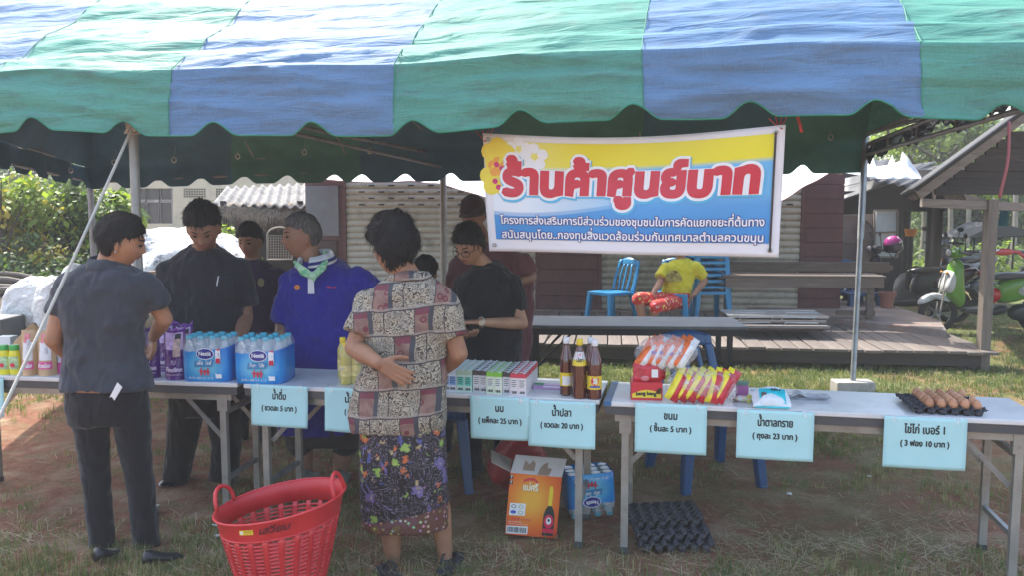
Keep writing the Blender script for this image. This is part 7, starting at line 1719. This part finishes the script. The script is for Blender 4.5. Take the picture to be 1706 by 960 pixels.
# far road strip and hanging cloth
rd = B(); rd.prism([at(1600, 17.5, -.002), at(1900, 16.5, -.002), at(2100, 23, -.002), at(1560, 26, -.002)], (0, 0, .006)); tag(rd.build('dirt_road', mat('pale_dirt', (.38, .30, .24), .95, .12, 3, .3, 20)), 'pale dirt road beyond the scooters', kind='structure')
t = thing('blue_cloth', 'blue cloth hanging from the pavilion rail at the right', 'cloth', tuple(P(1672, 370, 11.5))); b = B(); b.grid(lambda u, v: Vector(((u - .5) * .14 + .03 * v, .02 * sin(u * 8), -.05 + .26 * v)), 8, 6); solid(b.build('sheet', mat('bright_blue_cloth', (.02, .22, .38), .8), t, 2), .006)

# ---- left: cream house
hs = thing('cream_house', 'cream house with a glazed window and pierced vent blocks', 'house', tuple(at(330, 19.5, 0)))
oh = tuple(hs.location); crm = mat('cream_plaster', (.56, .52, .38), .85, .08, 2, .1, 20, dirt=(.34, .30, .24, .5)); HDp = 19.5
top_ = [(150, 284), (230, 283), (300, 283), (520, 284)]
win = (230, 288, 312, 372)
def wpoly(pts, D, d=.2): b.prism([P(x, y, D) for x, y in pts], (0, d, 0))
b = B(); zb_ = 430
wpoly([(150, zb_)] + [q for q in top_ if q[0] <= 230] + [(230, 314), (230, zb_)], HDp); b.build('wall', crm, hs, org=oh)
b = B(); wpoly([(288, zb_), (288, 283)] + [q for q in top_ if q[0] >= 300] + [(520, zb_)], HDp); b.build('wall', crm, hs, org=oh)
b = B(); wpoly([(230, 283), (288, 283), (288, 313), (230, 313.5)], HDp); b.build('wall', crm, hs, org=oh); b = B(); wpoly([(230, 372), (288, 372), (288, zb_), (230, zb_)], HDp); b.build('wall', crm, hs, org=oh)
b = B(); wpoly([(128, zb_), (150, zb_), (150, 318), (128, 340)], HDp + 2, .2); b.build('wall', crm, hs, org=oh)
gls = mat('dusty_window', (.06, .06, .065), .2, .3, 3); frm = mat('weathered_frame', (.28, .27, .26), .7)
cols_w = [(230, 245), (246, 267), (268, 288)]; rows_w = [(313, 332), (333, 337), (338, 372)]
for a, c in cols_w:
    for ya, yc_ in ((314, 332), (337, 372)):
        b = B(); p, q = P(a + 1, yc_, HDp + .08), P(c - 1, ya, HDp + .08); b.box(p.x, q.x, HDp + .08, HDp + .1, p.z, q.z); wn_ = b.build('window', gls, hs, org=oh)
        b = B(); t_ = .03; b.box(p.x - t_, p.x, HDp + .02, HDp + .07, p.z - t_, q.z + t_); b.box(q.x, q.x + t_, HDp + .02, HDp + .07, p.z - t_, q.z + t_); b.box(p.x, q.x, HDp + .02, HDp + .07, q.z, q.z + t_); b.box(p.x, q.x, HDp + .02, HDp + .07, p.z - t_, p.z); b.build('window_frame', frm, wn_, org=oh)
b = B()
for (xa, xb) in ((306, 344), (360, 376)):
    for j in range(4):
        x = xa
        while x < xb - 2: p, q = P(x, 315 + j * 4 - 1.3, HDp - .01), P(x + 2.6, 315 + j * 4 + 1.3, HDp - .01); b.box(p.x, q.x, HDp - .012, HDp - .002, q.z, p.z); x += 4.2
tag(b.build('vent_hole', vent, hs, org=oh), 'rows of small square holes in the vent blocks')
# lean-to with corrugated roof and fringe of thatch
lt = thing('lean_to_shed', 'low lean-to with curved corrugated roof and ragged thatch fringe left of the shop', 'shed', tuple(at(440, 13.8, 0))); ol = tuple(lt.location)
corr(lt, P(352, 341, 13.2), P(512, 345, 12.9), P(376, 312, 15.2), P(512, 306, 15.2), .17, .03, mat('bleached_fibre_roof', (.17, .165, .16), .85, .35, 3, .5, 20, dirt=(.06, .055, .05, .9)), sheets=1)
thm = mat('dry_thatch', (.20, .16, .12), .95, .5, 20, .9, 50)
b = B()
for k in range(900):
    u = rnd.random(); v = rnd.random(); a = P(352 + 158 * u, 343 + 3 * u, 13.1 - .25 * v); L = rnd.uniform(.08, .24); x = rnd.uniform(-.05, .05); w_ = .008
    z_ = -.02 - .14 * v
    b.v += [(a.x - w_, a.y, a.z + z_ + .03), (a.x + w_, a.y, a.z + z_ + .03), (a.x + x + w_ * .4, a.y - .05 * rnd.random(), a.z + z_ - L), (a.x + x - w_ * .4, a.y - .05, a.z + z_ - L)]; o = len(b.v) - 4; b.f.append((o, o + 1, o + 2, o + 3)); b.mi.append(0)
tag(b.build('thatch_fringe', thm, lt, org=ol), kind='stuff')
b = B(); b.grid(lambda u, v: P(352 + 160 * u, 342 + 20 * v + 2 * sin(u * 20), 13.2 - .15 * v), 30, 4); solid(b.build('thatch_sheet', thm, lt, 2, org=ol), .04)
b = B(); p, q = at(372, 14.6, 0), at(515, 14.6, 0); b.box(p.x, q.x, 14.6, 14.7, 0, 1.6); b.build('back_wall', dkw, lt, org=ol)
for px in (372, 500): q = at(px, 13.2, 0); b = B(); b.cyl(q, q + Vector((0, 0, 1.75)), .05, n=8); b.build('post', dkw, lt, org=ol)
b = B()
for k in range(9):
    for q in range(9):
        pass
wr = mat('wire_mesh', (.30, .27, .22), .7)
for k in range(10): b.cyl(P(447 + 4.2 * k, 392, 11.9), P(447 + 4.2 * k, 430, 11.9), .004, n=4); b.cyl(P(447, 392 + 4.2 * k, 11.89), P(486, 392 + 4.2 * k, 11.89), .004, n=4)
cgx = thing('bird_cage', 'domed wicker cage in the shade behind the man in the blue polo', 'cage', tuple(P(466, 432, 11.9)))
b.build('wire_grid', wr, cgx, True, org=tuple(cgx.location))
b = B(); b.tube([P(466 + 21 * cos(a * pi / 12), 392 - 14 * sin(a * pi / 12), 11.9) for a in range(13)], .012, 6); b.tube([P(445, 392, 11.9), P(445, 432, 11.9), P(487, 432, 11.9), P(487, 392, 11.9)], .012, 6); b.build('cage_frame', wr, cgx, True, org=tuple(cgx.location))

# ---- junk heap: shiny sheet, planks, sacks
jm = NT('crinkled_foil_sheet'); jm.set(Base_Color=jm.mix(jm.ramp(jm.noise(7, 6, rough=.8), [(.5, 0), (.62, 1)]), (.74, .74, .74), (.13, .12, .12)), Roughness=.4); jm.bump(jm.noise(9, 5), .9, .06); jm = jm.mat
t = thing('white_sheet_heap', 'crumpled white sheeting spread over a heap behind the man in the dark polo', 'sheeting', tuple(at(310, 11.5, 0)))
b = B(); b.ell((0, 0, .55), 1.05, .8, .82, None, 48, 26); o = b.build('sheeting', jm, t, 2); crumple(o, .16, 2.2, 1); crumple(o, .05, 8, 4)
plk = wood('old_lumber', (.20, .13, .08), (.42, .30, .19), (1, 10, 10))
for k in range(22):
    a = at(210 + (k % 6) * 4, 9.6 + .10 * (k // 6), 0); L = rnd.uniform(.8, 1.7); z = .30 + .055 * (k // 2) + rnd.uniform(-.02, .02)
    t = thing('lumber_plank', 'loose old plank heaped behind the left table, %s one of the %s layer up' % (('left', 'right')[k % 2], ('bottom', 'second', 'third', 'fourth', 'fifth', 'sixth', 'seventh', 'eighth', 'ninth', 'tenth', 'topmost')[k // 2]), 'plank', (a.x + rnd.uniform(-.25, .1), a.y, z), rnd.uniform(-.35, .25), 'old planks heaped behind the left table')
    b = B(); b.box(0, L, 0, rnd.uniform(.06, .13), -.012, .014); b.build('board', plk, t); t.rotation_euler[1] = rnd.uniform(-.16, .12)
t = thing('debris_mound', 'mound of earth and debris under the lumber heap', 'mound', tuple(at(260, 10.6, 0)))
b = B(); b.ell((0, 0, 0), 1.5, 1.0, .62, None, 40, 18); crumple(b.build('mound_body', mat('brown_debris', (.12, .08, .055), .95, .4, 6, .9, 20), t, 2), .12, 3, 7)
bark = wood('log_bark', (.07, .055, .045), (.17, .14, .115), (1, 6, 6))
for k, (px, py, D, L, r) in enumerate(((30, 476, 9.6, 2.2, .05), (95, 470, 9.9, 1.6, .045), (10, 488, 9.4, 1.7, .06), (60, 500, 9.5, 1.5, .05), (0, 508, 9.3, 1.4, .06), (60, 460, 10.2, 1.8, .03))):
    a = P(px, py, D); t = thing('log', ['long grey log, highest on the brush pile at the left', 'grey log lying behind the white sack', 'thick log low in the brush pile at the left edge', 'short thick log beside the white sack', 'lowest thick log at the left edge', 'thin pale pole on top of the brush pile'][k], 'log', tuple(a), rnd.uniform(-.2, .2))
    b = B(); b.tube([Vector((-L / 2 + L * q / 8, .02 * sin(q), .03 * sin(q * 1.3 + k))) for q in range(9)], [r * (1 - .03 * q) for q in range(9)], 9); b.build('trunk', bark, t, True)
t = thing('brush_pile', 'low pile of brush and earth at the left under the logs', 'brush pile', tuple(at(30, 9.6, 0)))
b = B(); b.ell((0, 0, 0), 2.0, 1.0, .70, None, 40, 18); crumple(b.build('pile', mat('brush_brown', (.09, .07, .045), .95, .5, 9, 1, 25), t, 2), .12, 3, 9)
sk_m = mat('white_sack', (.66, .66, .64), .5, .05, 4, 1.0, 7, bd=.06)
for (px, py, D, rx, rz_, l, nm) in ((62, 530, 8.4, .36, .42, 'big bulging white sack behind the left table', 'white_sack'), (92, 520, 8.2, .20, .36, 'second white sack leaning by the arm of the woman in grey', 'white_sack'), (128, 505, 8.6, .22, .42, 'white sack top peeking above the shoulder of the woman in grey', 'white_sack'), (76, 590, 8.0, .20, .25, 'small white printed bag standing behind the kraft pouches', 'white_bag')):
    c = P(px, py, D); t = thing(nm, l, 'sack', (c.x, c.y, 0)); b = B(); b.ell((0, 0, c.z), rx, .2, rz_, None, 32, 20); b.ell((0, .02, c.z * .5), rx * .9, .19, c.z * .5, None, 24, 14)
    o = b.build('sack_body', sk_m, t, 2); remesh(o, .02, 4); o.modifiers.new('d', 'DISPLACE'); o.modifiers[-1].texture = tx; o.modifiers[-1].strength = .07
t = thing('small_shop_bag', 'small light blue bag seen between the woman in grey and the man in dark polo', 'bag', tuple(P(241, 520, 5.2))); b = B(); b.ell((0, 0, 0), .03, .03, .05); crumple(b.build('bag', flat('light_blue_film', (.2, .5, .75)), t, 2), .01, 20)
t = thing('red_packet', 'red and white packet cut by the left picture edge', 'packet', tuple(on(2, 600) + Vector((0, .1, 0)))); b = B(); b.box(-.09, .0, 0, .08, 0, .12); b.m = 1; b.box(-.09, .002, -.002, .0, .03, .07); bev(b.build('packet_body', [whl, redi], t), .01)
t = thing('grey_crate', 'dark grey crate behind the yellow bottles at the left edge', 'crate', (P(0, 560, 7.8).x, 7.8, 0)); b = B(); b.box(-.35, .02, 0, .4, 0, .60); bev(b.build('crate_body', mat('grey_plastic_crate', (.10, .11, .12), .6), t), .02)
# barefoot trampled sunlit litter left

# ================================================================== VEGETATION
def leaf_cloud(b, cx, cy, cz, rx, ry, rz_, n, size, rnd, clumps=14, mats=3, droop=.3, gap=.35):
    cl = []
    for _ in range(clumps):
        while True:
            v = Vector((rnd.uniform(-1, 1), rnd.uniform(-1, 1), rnd.uniform(-1, 1)))
            if .25 < v.length < 1: break
        cl.append((v, rnd.uniform(.22, .42), rnd.randrange(mats)))
    for _ in range(n):
        v, r, mi = cl[rnd.randrange(clumps)]
        o = Vector((rnd.gauss(0, 1), rnd.gauss(0, 1), rnd.gauss(0, 1))) * r * .6; q = v + o
        p = Vector((cx + q.x * rx, cy + q.y * ry, cz + q.z * rz_)); 
        if p.z < .03: continue
        d = Vector((rnd.uniform(-1, 1), rnd.uniform(-1, .4), rnd.uniform(-.9, .3) - droop)).normalized(); s = d.cross(Vector((rnd.uniform(-.4, .4), rnd.uniform(-1, 1), 1))).normalized()
        L = size * rnd.uniform(.6, 1.3); w_ = L * rnd.uniform(.22, .36)
        i = len(b.v); b.v += [tuple(p), tuple(p + d * L * .5 + s * w_), tuple(p + d * L), tuple(p + d * L * .5 - s * w_)]; b.f.append((i, i + 1, i + 2, i + 3)); b.mi.append(mi if rnd.random() < .8 else rnd.randrange(mats))
L1 = leafmat('leaf_bright', (.10, .17, .02), (.26, .34, .05), .35); L2 = leafmat('leaf_mid', (.045, .09, .02), (.10, .16, .04), .3); L3 = leafmat('leaf_dark', (.015, .035, .012), (.04, .07, .025), .2); L4 = leafmat('leaf_yellow', (.30, .27, .04), (.50, .40, .06), .35); L5 = leafmat('leaf_rust', (.16, .10, .04), (.25, .16, .06), .2)
brk = wood('tree_bark', (.06, .05, .04), (.15, .125, .10), (6, 6, 1))
def plant(name, label, cat, px, D, zc, rx, ry, rz_, n, size, mats, seed, trunk=True, group=None, clumps=14):
    r = random.Random(seed); q = at(px, D, 0); t = thing(name, label, cat, tuple(q), 0, group)
    if trunk:
        b = B(); tp = Vector((r.uniform(-.1, .1), 0, zc)); b.tube([Vector((0, 0, -.05)), tp * .5 + Vector((.05, 0, 0)), tp], [.07 * rz_ + .02, .05 * rz_ + .015, .02], 8)
        for k in range(7):
            a = r.uniform(0, 2 * pi); e = tp + Vector((cos(a) * rx * .7, sin(a) * ry * .7, rz_ * r.uniform(-.1, .8))); s0 = tp * r.uniform(.45, .95); b.tube([s0, s0.lerp(e, .5) + Vector((0, 0, .08)), e], [.03 * rz_ + .008, .02 * rz_ + .005, .005], 6)
        b.build('trunk', brk, t, True)
    b = B(); leaf_cloud(b, 0, 0, zc, rx, ry, rz_, n, size, r, clumps, len(mats)); tag(b.build('crown', mats, t), kind='stuff')
    return t
plant('feathery_bush', 'bright feathery bush sunlit at the left edge', 'bush', 45, 12.0, 1.20, 1.1, .7, .95, 6500, .10, [L1, L1, L2, L4], 1)
plant('feathery_bush', 'yellowing bush top at the far left picture edge', 'bush', -10, 11.5, 1.75, .6, .5, .45, 2500, .10, [L4, L1], 2)
plant('green_bush', 'darker green bush between the feathery bush and the tent pole', 'bush', 112, 12.5, 1.15, .75, .7, .95, 5500, .11, [L2, L3, L1], 3)
plant('green_bush', 'deep green shrub left of the thin tent pole beside the cream house', 'bush', 150, 13.5, 1.25, .55, .6, .95, 3800, .12, [L2, L3, L3], 4)
plant('broad_leaf_plant', 'large leaved sunlit plant in front of the cream house wall', 'plant', 180, 13.0, 1.75, .42, .3, .38, 160, .30, [L1, L2], 5, clumps=6)
plant('creeper_mound', 'dark creeper covered mound behind the logs at the left', 'creeper', 60, 10.9, .45, 1.7, .7, .50, 9000, .07, [L3, L2, L2], 6, trunk=False, clumps=34)
plant('rust_bush', 'rusty tinted bush low at the left edge', 'bush', 20, 11.0, .9, .8, .4, .45, 2200, .09, [L5, L2, L4], 7)
plant('green_bush', 'small sunlit bush behind the white sheeting left of the lean-to', 'bush', 372, 12.8, .9, .5, .4, .45, 2200, .09, [L1, L2], 8)
plant('leafy_tree', 'sunlit leafy tree showing between the black tarp and the pavilion roof', 'tree', 1560, 17.5, 3.0, 1.5, 1.0, .95, 9000, .13, [L1, L1, L2], 9)
xs = [(1525, 24), (1560, 22), (1600, 25), (1640, 23), (1680, 24.5), (1720, 23)]
nm_ = ['first from the dark shed', 'second from the dark shed', 'third, behind the tricycle canopy', 'fourth, seen just left of the pavilion post line', 'fifth, beside the road', 'last, at the right picture edge']
for k, (px, D) in enumerate(xs): plant('leafy_tree', 'sunlit green tree beyond the scooters, ' + nm_[k], 'tree', px, D, 1.9, 1.3, 1.2, 1.5, 7000, .15, [L1, L2, L2, L3], 20 + k, group='trees beyond the scooters')
r = random.Random(5)
for k, px in enumerate((1538, 1582, 1612, 1656, 1690)):
    q = at(px, 19 + k % 3, 0); t = thing('thin_tree_trunk', ['slim pale trunk right of the orange tub', 'slim pale trunk above the black scooter seat', 'slim pale trunk above the tricycle', 'slim pale trunk right of the pavilion post', 'slim pale trunk at the right picture edge'][k], 'tree', tuple(q))
    b = B(); b.tube([(0, 0, 0), (.05, 0, 1.2), (-.02, 0, 2.6)], [.07, .06, .05], 8); b.build('trunk', wood('pale_bark', (.2, .18, .15), (.36, .33, .28), (6, 6, 1)), t, True)
b = B(); leaf_cloud(b, at(1660, 34, 0).x, 34, 2.4, 14, 2.5, 3.0, 26000, .28, random.Random(77), 90, 3); tag(b.build('far_wood', [L2, L3, L1]), 'far mass of green trees closing the view at the right', 'woodland', kind='stuff')
b = B(); leaf_cloud(b, at(100, 27, 0).x, 27, 1.2, 11, 2.0, 2.4, 14000, .36, random.Random(78), 80, 3); tag(b.build('far_wood', [L2, L3, L3]), 'far mass of dark green trees behind the bushes at the left', 'woodland', kind='stuff')
b = B(); leaf_cloud(b, at(1645, 18.3, 0).x, 18.3, .25, 2.6, .8, .5, 4500, .12, random.Random(79), 40, 2); tag(b.build('roadside_undergrowth', [L1, L2]), 'low sunlit undergrowth by the dirt road', 'undergrowth', kind='stuff')
bpy.data.objects.remove(_to)
b = B(); b.box(-152, 152, -62, 252, -1.1, 9)
hz_ = tag(b.build('haze', []), 'thin bright humid haze over the whole place', kind='stuff')
hm_ = bpy.data.materials.new('haze'); hm_.use_nodes = True; hm_.node_tree.nodes.clear()
hv = hm_.node_tree.nodes.new('ShaderNodeVolumePrincipled'); hv.inputs['Density'].default_value = .0045; hv.inputs['Color'].default_value = (1, .97, .94, 1)
ho = hm_.node_tree.nodes.new('ShaderNodeOutputMaterial'); hm_.node_tree.links.new(hv.outputs[0], ho.inputs['Volume']); hz_.data.materials.append(hm_)
print('objects', len(COL.objects), 'tris', sum(len(p.vertices) - 2 for me in bpy.data.meshes for p in me.polygons))
